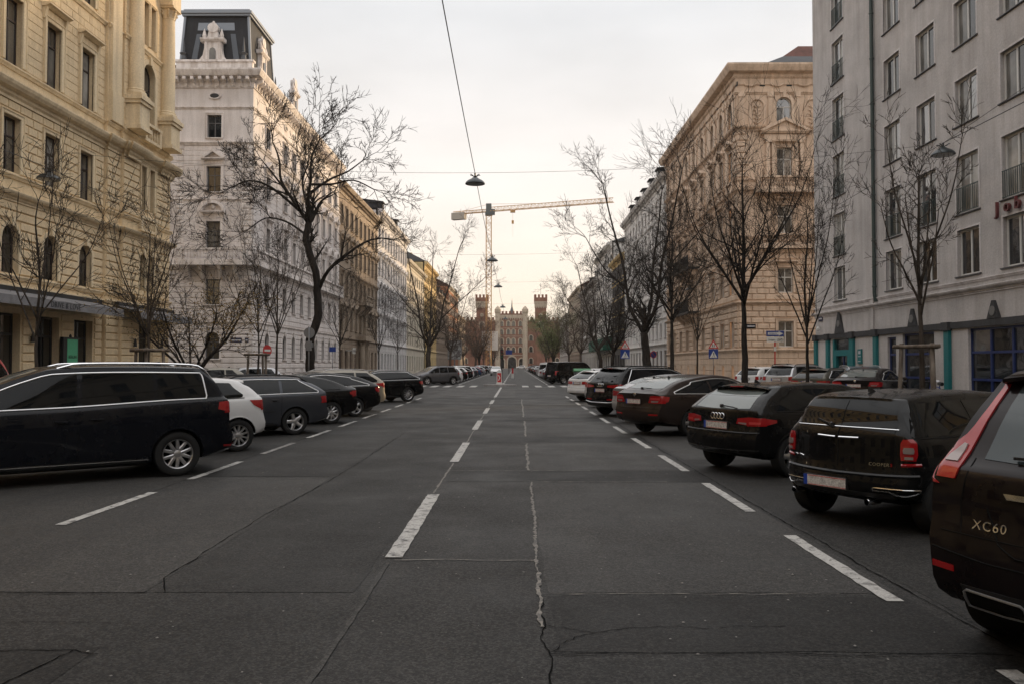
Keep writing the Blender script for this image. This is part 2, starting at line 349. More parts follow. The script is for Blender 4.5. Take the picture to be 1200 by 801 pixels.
# traffic island on the crossing
isl = thing('traffic_island', 'low kerbed traffic island in the middle of the pedestrian crossing', 'traffic island', (-1.25, 65.2, 0))
p = [(1.35*math.cos(R(a))*(1 if abs(math.cos(R(a))) > .3 else .9), 0.85*math.sin(R(a))) for a in range(0, 360, 15)]
mb = MB(); n = len(p)
mb.add([(x, y, 0) for x, y in p] + [(x*.98, y*.97, .15) for x, y in p], [(i, (i+1) % n, n+(i+1) % n, n+i) for i in range(n)] + [tuple(range(n, 2*n))])
mb.build('kerb', M_KERB, isl)
# ------------------------------------------------------------------ facade kit
# facade coordinates: u to the right when looking at the wall, y into the wall (so -y stands proud), z up
class Facade:
    def __init__(s, root, P, ang):
        s.root, s.P, s.ang = root, Vector((P[0], P[1], 0)), ang
        s.c, s.s = math.cos(ang), math.sin(ang)
    def loc(s, u, y, z):
        r = s.root.location
        return (s.P.x + s.c*u - s.s*y - r.x, s.P.y + s.s*u + s.c*y - r.y, z - r.z)
    def put(s, name, mesh, u=0, y=0, z=0, parent=None):
        o = put(name, mesh, s.root, s.loc(u, y, z), s.ang); return o
    def build(s, name, mb, mats, u=0, y=0, z=0, smooth=False):
        return s.put(name, mb.mesh(name, mats, smooth), u, y, z)
def wall(u0, u1, z0, z1, ops, depth=.28, y=0.0, m=0, mr=0):
    """wall sheet with openings (a, b, c, d[, arch]) and their reveals"""
    mb = MB()
    ops = [o if len(o) > 4 else (*o, 0) for o in ops if o[1] > u0 and o[0] < u1 and o[3] > z0 and o[2] < z1]
    U = sorted({u0, u1, *[min(max(v, u0), u1) for o in ops for v in o[:2]]}); Z = sorted({z0, z1, *[min(max(v, z0), z1) for o in ops for v in o[2:4]]})
    for i in range(len(U)-1):
        for j in range(len(Z)-1):
            cu, cz = (U[i]+U[i+1])/2, (Z[j]+Z[j+1])/2
            if any(o[0] < cu < o[1] and o[2] < cz < o[3] for o in ops): continue
            mb.add([(U[i], y, Z[j]), (U[i+1], y, Z[j]), (U[i+1], y, Z[j+1]), (U[i], y, Z[j+1])], [(0, 1, 2, 3)], m)
    for a, b, c, d, ar in ops:
        Y = y+depth
        if ar:
            r = (b-a)/2; h = r*ar; zc = d-h; n = 12
            arc = [(a+r-r*math.cos(math.pi*k/n), zc+h*math.sin(math.pi*k/n)) for k in range(n+1)]
            for k in range(n):
                (x0, q0), (x1, q1) = arc[k], arc[k+1]
                mb.add([(x0, y, q0), (x1, y, q1), (x1, Y, q1), (x0, Y, q0)], [(0, 1, 2, 3)], mr)
                if k < n/2: mb.add([(a, y, d), (x0, y, q0), (x1, y, q1)], [(0, 1, 2)], m)
                else: mb.add([(b, y, d), (x0, y, q0), (x1, y, q1)], [(0, 1, 2)], m)
            mb.add([(a, y, d), arc_pt(arc[n//2], y), (b, y, d)], [(0, 1, 2)], m)
            top = zc
        else:
            top = d; mb.add([(a, y, d), (b, y, d), (b, Y, d), (a, Y, d)], [(0, 1, 2, 3)], mr)
        mb.add([(a, y, c), (a, y, top), (a, Y, top), (a, Y, c)], [(0, 1, 2, 3)], mr)
        mb.add([(b, y, c), (b, Y, c), (b, Y, top), (b, y, top)], [(0, 1, 2, 3)], mr)
        mb.add([(a, y, c), (a, Y, c), (b, Y, c), (b, y, c)], [(0, 1, 2, 3)], mr)
    return mb
def arc_pt(p, y): return (p[0], y, p[1])
# moulding profiles as (outward, z) relative; first and last points lie in the wall
def prof(pts, z, sc=1.0): return [(-o*sc, z+h*sc) for o, h in pts]
CORN = [(0, -.55), (.08, -.55), (.08, -.45), (.16, -.38), (.16, -.28), (.34, -.22), (.42, -.12), (.46, -.02), (.46, .02), (0, .12)]
BELT = [(0, -.18), (.05, -.18), (.09, -.10), (.14, -.05), (.14, 0.0), (0, .03)]
BIGC = [(0, -1.25), (.08, -1.25), (.10, -1.1), (.10, -.85), (.22, -.72), (.22, -.55), (.62, -.48), (.72, -.30), (.80, -.12), (.80, 0.0), (0, .10)]
def molding(mb, P, u0, u1, z, sc=1.0, m0=1, m1=1, m=0):
    """m0/m1: 1 = mitred return outwards, 0 = cut flush"""
    pr = prof(P, z, sc); return mb.prism_x(pr, u0, u1, m0, m1, m)
def dentils(mb, u0, u1, z, h=.16, w=.12, gap=.14, d=(.02, .22), m=0):
    n = int((u1-u0)/(w+gap)); st = (u1-u0)/max(1, n)
    for k in range(n):
        a = u0+st*(k+.5)-w/2; mb.box(a, a+w, -d[1], -d[0], z, z+h, m)
    return mb
WIN = {}
def window(F, u, z, w, h, frame_mat, glass_mats, cols=2, transom=.68, arch=0, fw=.06, y=.17, surround=None, sill=None, panes=True, key=None, rail=None, extra=None):
    """window (frame) > pane, sill, surround; meshes are shared between look-alikes"""
    k = (w, h, frame_mat.name, cols, transom, arch, fw, y)
    if k not in WIN:
        fr = MB(); hw = w/2; r = hw; ah = r*arch; zs = h-ah
        fr.box(-hw, -hw+fw, y-.03, y+.06, 0, zs); fr.box(hw-fw, hw, y-.03, y+.06, 0, zs); fr.box(-hw+fw, hw-fw, y-.03, y+.06, 0, fw)
        if arch:
            n = 12; o = [(-r*math.cos(math.pi*q/n), zs+ah*math.sin(math.pi*q/n)) for q in range(n+1)]; i_ = [(-(r-fw)*math.cos(math.pi*q/n), zs+(ah-fw)*math.sin(math.pi*q/n)) for q in range(n+1)]
            for q in range(n): fr.add([(o[q][0], y-.03, o[q][1]), (o[q+1][0], y-.03, o[q+1][1]), (i_[q+1][0], y-.03, i_[q+1][1]), (i_[q][0], y-.03, i_[q][1]), (i_[q][0], y+.06, i_[q][1]), (i_[q+1][0], y+.06, i_[q+1][1])], [(0, 1, 2, 3), (3, 2, 5, 4)])
        else: fr.box(-hw+fw, hw-fw, y-.03, y+.06, h-fw, h)
        zt = h*transom if transom else None
        if zt: fr.box(-hw+fw, hw-fw, y-.04, y+.05, zt-fw*.5, zt+fw*.5)
        bars = [(-hw+w*c/cols) for c in range(1, cols)]
        zlo, zhi = fw, (zt-fw*.5 if zt else (zs if arch else h-fw))
        for b in bars: fr.box(b-fw*.5, b+fw*.5, y-.035, y+.055, zlo, zhi)
        rects = []
        e = [-hw]+bars+[hw]
        for a, b in zip(e[:-1], e[1:]): rects.append((a+fw*.4, b-fw*.4, zlo-.02, zhi+.02))
        pan = []
        for a, b, c, d in rects: pan.append(MB().box(a, b, y, y+.012, c, d))
        if zt or arch:
            t = MB(); c = (zt if zt else zs)
            if arch:
                n = 12; P = [(-hw+.02, c), (hw-.02, c)] + [((r-.02)*math.cos(math.pi*q/n), zs+(ah-.02)*math.sin(math.pi*q/n)) for q in range(n+1)]
                t.prism_y(P, y, y+.012)
                if c < zs-.01: pass
            else:
                if cols > 1 and transom and transom < .9:
                    for a, b, _, _ in rects: pan.append(MB().box(a, b, y, y+.012, c, h-.03))
                    for b in bars: fr.box(b-fw*.4, b+fw*.4, y-.03, y+.05, c, h-fw)
                    t = None
                else: t.box(-hw+.03, hw-.03, y, y+.012, c, h-.03)
            if t: pan.append(t)
        WIN[k] = (fr, pan, {})
    fr, pan, cache = WIN[k]
    if 'frame' not in cache:
        cache['frame'] = fr.mesh('window', frame_mat); cache['pane'] = {}
    o = F.put('window', cache['frame'], u, 0, z)
    for i, p in enumerate(pan if panes else [None]):
        gm = random.choice(glass_mats); kk = (i, gm.name) if panes else ('all', gm.name)
        if kk not in cache['pane']:
            if panes: cache['pane'][kk] = p.mesh('pane', gm)
            else:
                a = MB()
                for q in pan: a.add(q.v, q.f)
                cache['pane'][kk] = a.mesh('pane', gm)
        put('pane', cache['pane'][kk], o)
    if sill: put('sill', sill, o)
    if surround: put('surround', surround, o)
    if rail: put('railing', rail, o)
    return o
SUR = {}
def sill_mesh(w, mat, out=.14, h=.09, key=''):
    k = ('sill', w, mat.name, out, h)
    if k not in SUR: SUR[k] = MB().prism_x([(.05, -h), (-out*.6, -h), (-out, -h*.5), (-out, 0), (.05, .02)], -w/2-.10, w/2+.10).mesh('sill', mat)
    return SUR[k]
def surround_mesh(w, h, mat, kind='flat', fw=.16, out=.07, arch=0, hood=.45, brackets=True, key=''):
    """moulded frame with hood: none / flat / tri / seg"""
    k = (w, h, mat.name, kind, fw, out, arch, hood, brackets)
    if k in SUR: return SUR[k]
    mb = MB(); a = w/2; b = a+fw
    if arch:
        r = a; ah = r*arch; zs = h-ah; n = 14
        mb.cbox(-b, -a, -out, .04, 0, zs, .02); mb.cbox(a, b, -out, .04, 0, zs, .02)
        i_ = [(-r*math.cos(math.pi*q/n), zs+ah*math.sin(math.pi*q/n)) for q in range(n+1)]; o = [(-(r+fw)*math.cos(math.pi*q/n), zs+(ah+fw)*math.sin(math.pi*q/n)) for q in range(n+1)]
        for q in range(n):
            P = [i_[q], i_[q+1], o[q+1], o[q]]
            mb.add([(x, -out, z) for x, z in P]+[(x, .04, z) for x, z in P], [(0, 1, 2, 3), (2, 6, 7, 3), (1, 0, 4, 5)])
        mb.prism_y([(-.09, h-.05), (.09, h-.05), (.13, h+fw+.12), (-.13, h+fw+.12)], -out-.09, .02)
    else:
        mb.cbox(-b, -a, -out, .04, 0, h+fw, .02); mb.cbox(a, b, -out, .04, 0, h+fw, .02); mb.cbox(-a, a, -out, .04, h, h+fw, .02)
        for s in (-1, 1): mb.box(min(s*b, s*(b-.035)), max(s*b, s*(b-.035)), -out-.03, -out+.005, 0, h+fw-.002)
        mb.box(-b+.036, b-.036, -out-.03, -out+.005, h+fw-.035, h+fw-.003)
    t = h+fw
    if kind != 'none' and not arch:
        e = b+.12
        mb.box(-b+.01, b-.01, -out*.8, .03, t+.001, t+hood*.36)
        if brackets:
            for s in (-1, 1): mb.prism_x([(.02, t-.20), (-.09, t-.16), (-.20, t+hood*.36-.02), (-.20, t+hood*.36), (.02, t+hood*.36)], s*b-.07, s*b+.07)
        z = t+hood*.36
        mb.prism_x([(.02, z), (-.16, z), (-.26, z+.06), (-.36, z+.09), (-.36, z+.15), (.02, z+.18)], -e, e, 0, 0)
        z += .155
        if kind == 'tri':
            H = hood*.95; mb.prism_y([(-e, z), (e, z), (0, z+H)], -.10, .03); 
            for s in (-1, 1): 
                P = [(s*e*1.04, z), (s*(e-.24), z), (0, z+H-.10), (0, z+H+.07)]
                mb.prism_y(P if s < 0 else P[::-1], -.37, .03)
        if kind == 'seg':
            H = hood*.9; n = 12; P = [(-e*math.cos(math.pi*q/n), z+H*math.sin(math.pi*q/n)) for q in range(n+1)]; Q = [(x*.80, z+(zz-z)*.72) for x, zz in P]
            mb.prism_y(P[::-1], -.09, .03)
            for q in range(n):
                S = [P[q], P[q+1], Q[q+1], Q[q]]; mb.add([(x, -.37, zz) for x, zz in S]+[(x, -.05, zz) for x, zz in S], [(0, 3, 2, 1), (0, 1, 5, 4), (2, 3, 7, 6)])
            mb.lathe([(.001, -.16), (.12, -.14), (.20, -.06), (.22, .0)], n=10); L = len(mb.v)
            for i in range(L-40, L): x, y, zz = mb.v[i]; mb.v[i] = (x, -.09+zz*1.0, z+H*.42+y)
    SUR[k] = mb.mesh('surround', mat); return SUR[k]
BAL = [(.055, 0), (.055, .03), (.03, .06), (.06, .16), (.066, .24), (.035, .38), (.03, .48), (.05, .52), (.055, .56)]
def balustrade(mb, u0, u1, z, y=-.10, h=.9, step=.24, m=0):
    sc = (h-.28)/.56; mb.box(u0, u1, y-.10, y+.10, z, z+.14, m); mb.box(u0-.03, u1+.03, y-.13, y+.13, z+h-.14, z+h, m)
    n = max(1, int((u1-u0-.4)/step)); mb.box(u0, u0+.2, y-.11, y+.11, z+.1, z+h-.1, m); mb.box(u1-.2, u1, y-.11, y+.11, z+.1, z+h-.1, m)
    for k in range(n):
        x = u0+.2+(u1-u0-.4)*(k+.5)/n; mb.lathe([(r, z+.14+q*sc) for r, q in BAL], x, y, 6, m)
    return mb
def pier_spans(u0, u1, holes, z0, z1, pad=0.0):
    """stretches of wall on one course that no opening interrupts"""
    hs = sorted((a-pad, b+pad) for a, b, c, d in holes if c < z1-.01 and d > z0+.01); out = []; x = u0
    for a, b in hs:
        if a > x+.08: out.append((x, min(a, u1)))
        x = max(x, b)
    if x < u1-.08: out.append((x, u1))
    return out
def courses(u0, u1, z0, z1, holes, ch, out=.04, joint=.03, block=None, pad=.0, c=.018, seed=0):
    """list of (a, b, z0, z1) stones; block = length of a stone, or None for unbroken bands"""
    rr = random.Random(seed); n = max(1, round((z1-z0)/ch)); ch = (z1-z0)/n; L = []
    for k in range(n):
        a0, a1 = z0+k*ch, z0+(k+1)*ch
        for a, b in pier_spans(u0, u1, holes, a0, a1, pad):
            if not block: L.append((a, b, a0+joint/2, a1-joint/2)); continue
            m = max(1, round((b-a)/block)); off = 0 if k % 2 == 0 or m < 2 else .5
            ed = [a]+[a+(b-a)*(q+1-off*.999+.0)/m for q in range(m) if a+.05 < a+(b-a)*(q+1-off)/m < b-.05]+[b]
            for e0, e1 in zip(ed[:-1], ed[1:]): L.append((e0+joint/2 if e0 > a else e0, e1-joint/2 if e1 < b else e1, a0+joint/2, a1-joint/2))
    return L
def stones_joined(L, out=.04, c=.018, y=0):
    mb = MB()
    for a, b, z0, z1 in L: mb.cbox(a, b, y-out, y+.01, z0, z1, c)
    return mb
def stones_parts(F, L, mat, name, out=.04, c=.018, y=0, var=None):
    """each stone an object; alike stones share a mesh"""
    cache = {}
    for a, b, z0, z1 in L:
        k = (round(b-a, 3), round(z1-z0, 3))
        if k not in cache: cache[k] = MB().cbox(0, b-a, -out, .01, 0, z1-z0, c).mesh(name, mat)
        F.put(name, cache[k], a, y, z0)
def column(mb, u, y, z0, z1, r=.36, n=16, m=0):
    H = z1-z0
    mb.box(u-r*1.35, u+r*1.35, y-r*1.35, y+r*1.35, z0, z0+.14, m)
    mb.lathe([(r*1.3, z0+.14), (r*1.34, z0+.20), (r*1.3, z0+.27), (r*1.1, z0+.31), (r*1.16, z0+.37), (r, z0+.42), (r, z0+H*.4), (r*.88, z1-.62), (r*.93, z1-.60), (r*.93, z1-.56), (r*.90, z1-.54), (r*1.0, z1-.35), (r*1.12, z1-.22), (r*1.05, z1-.15), (r*1.3, z1-.10)], u, y, n, m)
    for k in range(8):
        a = 2*math.pi*(k+.5)/8
        for zz, rr in ((z1-.50, .92), (z1-.33, 1.05)):
            mb.tube([(u+r*rr*.9*math.cos(a), y+r*rr*.9*math.sin(a), zz-.02), (u+r*rr*1.10*math.cos(a), y+r*rr*1.10*math.sin(a), zz+.12), (u+r*rr*1.32*math.cos(a), y+r*rr*1.32*math.sin(a), zz+.14), (u+r*rr*1.30*math.cos(a), y+r*rr*1.30*math.sin(a), zz+.08)], [.07, .06, .045, .02], 5, m)
    mb.box(u-r*1.3, u+r*1.3, y-r*1.3, y+r*1.3, z1-.10, z1, m)
    return mb
G_DARK = windowglass('window_glass', ior=1.7); G_SKY = windowglass('window_glass_old', (0.06, 0.062, 0.064), .05, .5, .04, 3.0); G_CURT = windowglass('window_net_curtain', (0.13, 0.125, 0.115), .08, .6, .03)
G_BLIND = windowglass('window_blind', (0.30, 0.29, 0.27), .10, .5, .02)
G_WARM = windowglass('window_glass_warm_reflection', (0.09, 0.06, 0.035), .05, .6, .04)  # brown base colour stands in for the yellow house reflected in the panes
# ------------------------------------------------------------------ yellow corner house, left
XL, XR = -18.6, 16.5
PI2 = math.pi/2
P_YEL = plaster('plaster_yellow', (0.80, 0.635, 0.415), .10, .16); P_YEL2 = plaster('plaster_yellow_trim', (0.82, 0.675, 0.465), .08, .2)
M_DKFR = simple('frame_dark_brown', (0.030, 0.017, 0.014), .5); M_METAL = simple('roof_metal', (0.075, 0.08, 0.088), .45, .3)
M_AWN = worn('awning_canvas', (0.24, 0.235, 0.245), (0.17, 0.165, 0.17), .35, .6, 3, .9); M_BLACK = simple('black_metal', (0.012, 0.012, 0.013), .5)
def yellow_house():
    T = thing('corner_house', 'ornate yellow stuccoed corner house with columned bay and grey shop awnings', 'house', (XL, 20, 0))
    F = Facade(T, (XL, 20), PI2)
    axes = [14.8, 12.2, 9.6, 7.0, 4.4, 1.8]
    ops = []
    for u in axes:
        ops += [(u-.75, u+.75, .125, 3.6), (u-.52, u+.52, 5.05, 6.85, 1), (u-.52, u+.52, 8.8, 10.85), (u-.52, u+.52, 12.8, 15.3), (u-.52, u+.52, 17.4, 19.4)]
    F.build('wall', wall(0, 16.3, .1, 21.4, ops, .34), P_YEL)
    BU = 19.95
    bay = [(BU-.65, BU+.65, .125, 3.7), (BU-.75, BU-.15, 5.3, 7.1, 1), (BU+.15, BU+.75, 5.3, 7.1, 1), (BU-.72, BU-.18, 9.3, 11.4), (BU+.18, BU+.72, 9.3, 11.4), (BU-.65, BU+.65, 13.5, 16.6, 1), (BU-.65, BU-.1, 17.5, 19.6), (BU+.1, BU+.65, 17.5, 19.6)]
    F.build('wall', wall(17.5, 22.6, .1, 21.4, bay, .34, -.3), P_YEL)
    mb = MB(); mb.box(16.3, 17.5, -.15, .02, .1, 21.4); mb.box(22.6, 23.0, -.15, .1, .1, 21.4)
    for a, b in ((17.5, 17.5), (22.6, 22.6)): mb.add([(a, -.3, .1), (a, -.145, .1), (a, -.145, 21.4), (a, -.3, 21.4)], [(0, 1, 2, 3)])
    F.build('wall', mb, P_YEL)
    mb = MB(); mb.box(22.7, 23.0, .1, 14, .1, 21.4); mb.box(0, .2, .02, 14, .1, 21.4); mb.box(0.2, 22.7, 13.8, 14, .1, 21.4); F.build('wall', mb, P_YEL)
    mb = MB(); mb.add([(-.2, -.9, 22.35), (23.6, -.9, 22.35), (23.6, 7, 26.2), (-.2, 7, 26.2), (23.6, 14.5, 22.3), (-.2, 14.5, 22.3)], [(0, 1, 2, 3), (3, 2, 4, 5), (1, 4, 2), (0, 3, 5)]); F.build('roof', mb, M_METAL)
    # mouldings run round wall and bay
    def run(P, z, sc=1.0, name='cornice'):
        mb = MB(); molding(mb, P, 0, 16.3, z, sc, 0, 0)
        for a, b, y, q0, q1 in ((16.3, 17.5, -.15, 1, 0), (17.5, 22.6, -.3, 1, 1), (22.6, 23.0, -.15, 0, 1)):
            k = MB(); molding(k, P, a, b, z, sc, q0, q1); mb.add([(x, yy+y, zz) for x, yy, zz in k.v], k.f)
        F.build(name, mb, P_YEL2)
    run(BELT, 4.62, 1.0, 'string_course'); run(BELT, 4.98, .9, 'string_course'); run(CORN, 8.05, .62); run(BELT, 8.72, .9, 'string_course')
    run(CORN, 12.0, 1.05); run(BELT, 12.72, .9, 'string_course'); run(BELT, 17.2, 1.0, 'string_course'); run(BIGC, 22.3, 1.0, 'main_cornice')
    mb = MB(); dentils(mb, 0, 16.3, 21.30, .22, .14, .16, (.0, .30))
    for q in range(12): mb.box(17.6+q*.42, 17.8+q*.42, -.6, -.3, 21.30, 21.52)
    F.build('dentil_row', mb, P_YEL2)['kind'] = 'stuff'
    # rusticated stones, each its own piece
    h1 = [(a, b, c, d) for a, b, c, d, *r in ops]
    for z0, z1, ch, blk, pad in ((.5, 4.42, .34, None, .12), (5.02, 7.70, .335, None, .10)):
        stones_parts(F, courses(1.0, 16.25, z0, z1, h1, ch, joint=.055, block=blk, pad=pad), P_YEL, 'stone_band', .055, .022)
    stones_parts(F, courses(3.2, 16.25, 8.78, 11.42, h1, .33, joint=.045, block=.74, pad=.18), P_YEL, 'stone_block', .045, .02)
    stones_joined_ = stones_joined(courses(.1, 16.25, 12.8, 16.9, h1, .34, joint=.035, block=.9, pad=.19), .02, .01); F.build('stone_facing', stones_joined_, P_YEL)['kind'] = 'stuff'
    F.build('stone_facing', stones_joined(courses(.1, 16.25, 17.3, 20.9, h1, .34, joint=.035, block=.9, pad=.19), .02, .01), P_YEL)['kind'] = 'stuff'
    h2 = [(a, b, c, d) for a, b, c, d, *r in bay]
    for z0, z1 in ((.5, 4.42), (5.02, 7.70), (8.78, 11.42)):
        stones_parts(F, courses(17.52, 22.58, z0, z1, h2, .335, joint=.055, pad=.10), P_YEL, 'stone_band', .055, .022, y=-.3)
        stones_parts(F, courses(16.32, 17.48, z0, z1, [], .335, joint=.055), P_YEL, 'stone_band', .055, .022, y=-.15)
    F.build('stone_facing', stones_joined(courses(17.52, 22.58, 12.9, 20.1, h2, .34, pad=.18), .012, .008, -.3), P_YEL)['kind'] = 'stuff'
    # windows
    gl = [G_SKY, G_SKY, G_SKY, G_CURT, G_BLIND]
    for u in axes:
        window(F, u, 5.05, 1.04, 1.8, M_DKFR, [G_DARK, G_SKY], 2, .62, 1, surround=surround_mesh(1.04, 1.8, P_YEL2, fw=.13, arch=1), y=.22)
        window(F, u, 8.8, 1.04, 2.05, M_DKFR, gl, 2, .66, y=.22, surround=surround_mesh(1.04, 2.05, P_YEL2, 'none', .17))
        window(F, u, 12.8, 1.04, 2.5, M_DKFR, gl, 2, .68, y=.22, surround=surround_mesh(1.04, 2.5, P_YEL2, 'flat', .20, .09, hood=.8))
        window(F, u, 17.4, 1.04, 2.0, M_DKFR, gl, 2, .68, y=.22, surround=surround_mesh(1.04, 2.0, P_YEL2, 'flat', .18, .07, hood=.3))
        window(F, u, .125, 1.5, 3.475, M_BLACK, [G_DARK], 2, .78, y=.32, fw=.09)
    FB = Facade(T, (XL+.3, 20), PI2)
    window(FB, BU, .125, 1.3, 3.575, M_BLACK, [G_DARK], 2, .8, y=.3, fw=.09)
    for q in (-.45, .45):
        window(FB, BU+q, 5.3, .6, 1.8, M_DKFR, [G_DARK], 1, .62, 1, y=.22, surround=surround_mesh(.6, 1.8, P_YEL2, fw=.10, arch=1))
        window(FB, BU+q, 9.3, .54, 2.1, M_DKFR, gl, 1, .66, y=.22, surround=surround_mesh(.54, 2.1, P_YEL2, 'none', .16, .10))
        window(FB, BU+q*.833, 17.5, .55, 2.1, M_DKFR, gl, 1, .7, y=.22, surround=surround_mesh(.55, 2.1, P_YEL2, 'none', .10, .08))
    window(FB, BU, 13.5, 1.3, 3.1, M_DKFR, gl, 2, .60, 1, y=.24, surround=surround_mesh(1.3, 3.1, P_YEL2, fw=.24, arch=1, out=.09))
    mb = MB(); balustrade(mb, BU-.9, BU+.9, 12.62, -.22, .92); F.build('balustrade', mb, P_YEL2, 0, -.3)
    mb = MB(); balustrade(mb, BU-.85, BU+.85, 8.20, -.05, .75, .2); F.build('balustrade', mb, P_YEL2, 0, -.3)
    mb = MB(); mb.lathe([(.07, 17.5), (.06, 17.7), (.085, 18.1), (.06, 19.3), (.10, 19.5)], BU, -.32, 10); F.build('colonnette', mb, P_YEL2, smooth=40)
    for u in (18.2, 21.7):
        mb = MB(); column(mb, u, -.52, 14.35, 20.2, .36); F.build('column', mb, P_YEL2, smooth=40)
        mb = MB(); mb.box(u-.52, u+.52, -.96, -.29, 12.75, 13.98); mb.box(u-.60, u+.60, -1.05, -.28, 13.98, 14.14); mb.box(u-.66, u+.66, -1.12, -.27, 14.14, 14.34); mb.box(u-.62, u+.62, -1.06, -.28, 12.76, 12.95); F.build('pedestal', mb, P_YEL2)
        mb = MB(); mb.box(u-.52, u+.52, -.95, -.29, 20.2, 21.0); F.build('entablature_block', mb, P_YEL2)
        k = MB(); molding(k, CORN, u-.56, u+.56, 12.0, 1.05); F.build('cornice', MB().add([(x, y-.45, z) for x, y, z in k.v], k.f), P_YEL2)
    mb = MB(); mb.box(16.42, 17.3, -.30, -.145, 12.75, 20.4); mb.box(16.34, 17.4, -.36, -.146, 12.76, 14.1); mb.box(16.33, 17.41, -.35, -.147, 20.1, 20.5); F.build('pilaster', mb, P_YEL2)
    # awnings with lettering, wall lamps, green poster
    def awning(u0, u1, yo, nm):
        mb = MB(); mb.add([(u0, yo-.05, 4.42), (u1, yo-.05, 4.42), (u1, yo-1.15, 4.12), (u0, yo-1.15, 4.12), (u0, yo-.05, 4.38), (u1, yo-.05, 4.38), (u1, yo-1.12, 4.08), (u0, yo-1.12, 4.08)], [(0, 3, 2, 1), (4, 5, 6, 7), (0, 4, 7, 3), (1, 2, 6, 5)])
        n = 40
        for k in range(n):
            a, b = u0+(u1-u0)*k/n, u0+(u1-u0)*(k+1)/n; wv = lambda q: .010*math.sin(q*1.7*2)
            mb.add([(a, yo-1.15, 4.12), (b, yo-1.15, 4.12), (b, yo-1.155+wv(b), 3.80), (a, yo-1.155+wv(a), 3.80)], [(0, 1, 2, 3)])
        o = F.build('awning', mb, M_AWN); mb = MB(); mb.box(u0-.03, u1+.03, -.16, .02, 4.40, 4.56); mb.v = [(x, y+yo, z) for x, y, z in mb.v]; F.build('awning_box', mb, M_BLACK); return o
    awning(3.0, 16.0, 0, ''); awning(17.0, 22.95, -.30, '')
    me = text_mesh('DRIVE & LOVE', .30, .004, simple('print_dark', (.03, .03, .032), .8), 1.12); me.transform(Matrix.Rotation(R(90), 4, 'X')); F.put('lettering', me, 11.35, -1.175, 3.95)
    for u, yo in ((10.9, 0), (13.5, 0), (8.3, 0), (18.6, -.3), (21.5, -.3)):
        mb = MB(); mb.lathe([(.03, 2.55), (.09, 2.55), (.05, 2.9), (.02, 2.95)], u, yo-.16, 8); mb.box(u-.02, u+.02, yo-.16, yo+.0, 2.72, 2.76); F.build('wall_lamp', mb, M_BLACK)
    return T
yellow_house()
po = thing('poster_case', 'green poster reading BERLIN in a black case by the yellow house doorway', 'poster', (XL+.18, 33.45, 1.1), PI2)
mb = MB(); mb.box(-.62, .50, -.07, .07, -.05, 1.72); mb.build('case', M_BLACK, po)
mb = MB(); mb.box(-.34, .44, -.078, -.06, .02, 1.64); mb.build('poster', worn('poster_green', (.09, .46, .25), (.08, .42, .22), .3, .7, 2, .5), po)
for tx, z, sz in (('BERLIN', .92, .19), ('Y', .30, .12)):
    me = text_mesh(tx, sz, .003, simple('print_black', (.012, .02, .015), .7)); me.transform(Matrix.Rotation(R(90), 4, 'X')); put('lettering', me, po, (.05, -.082, z))

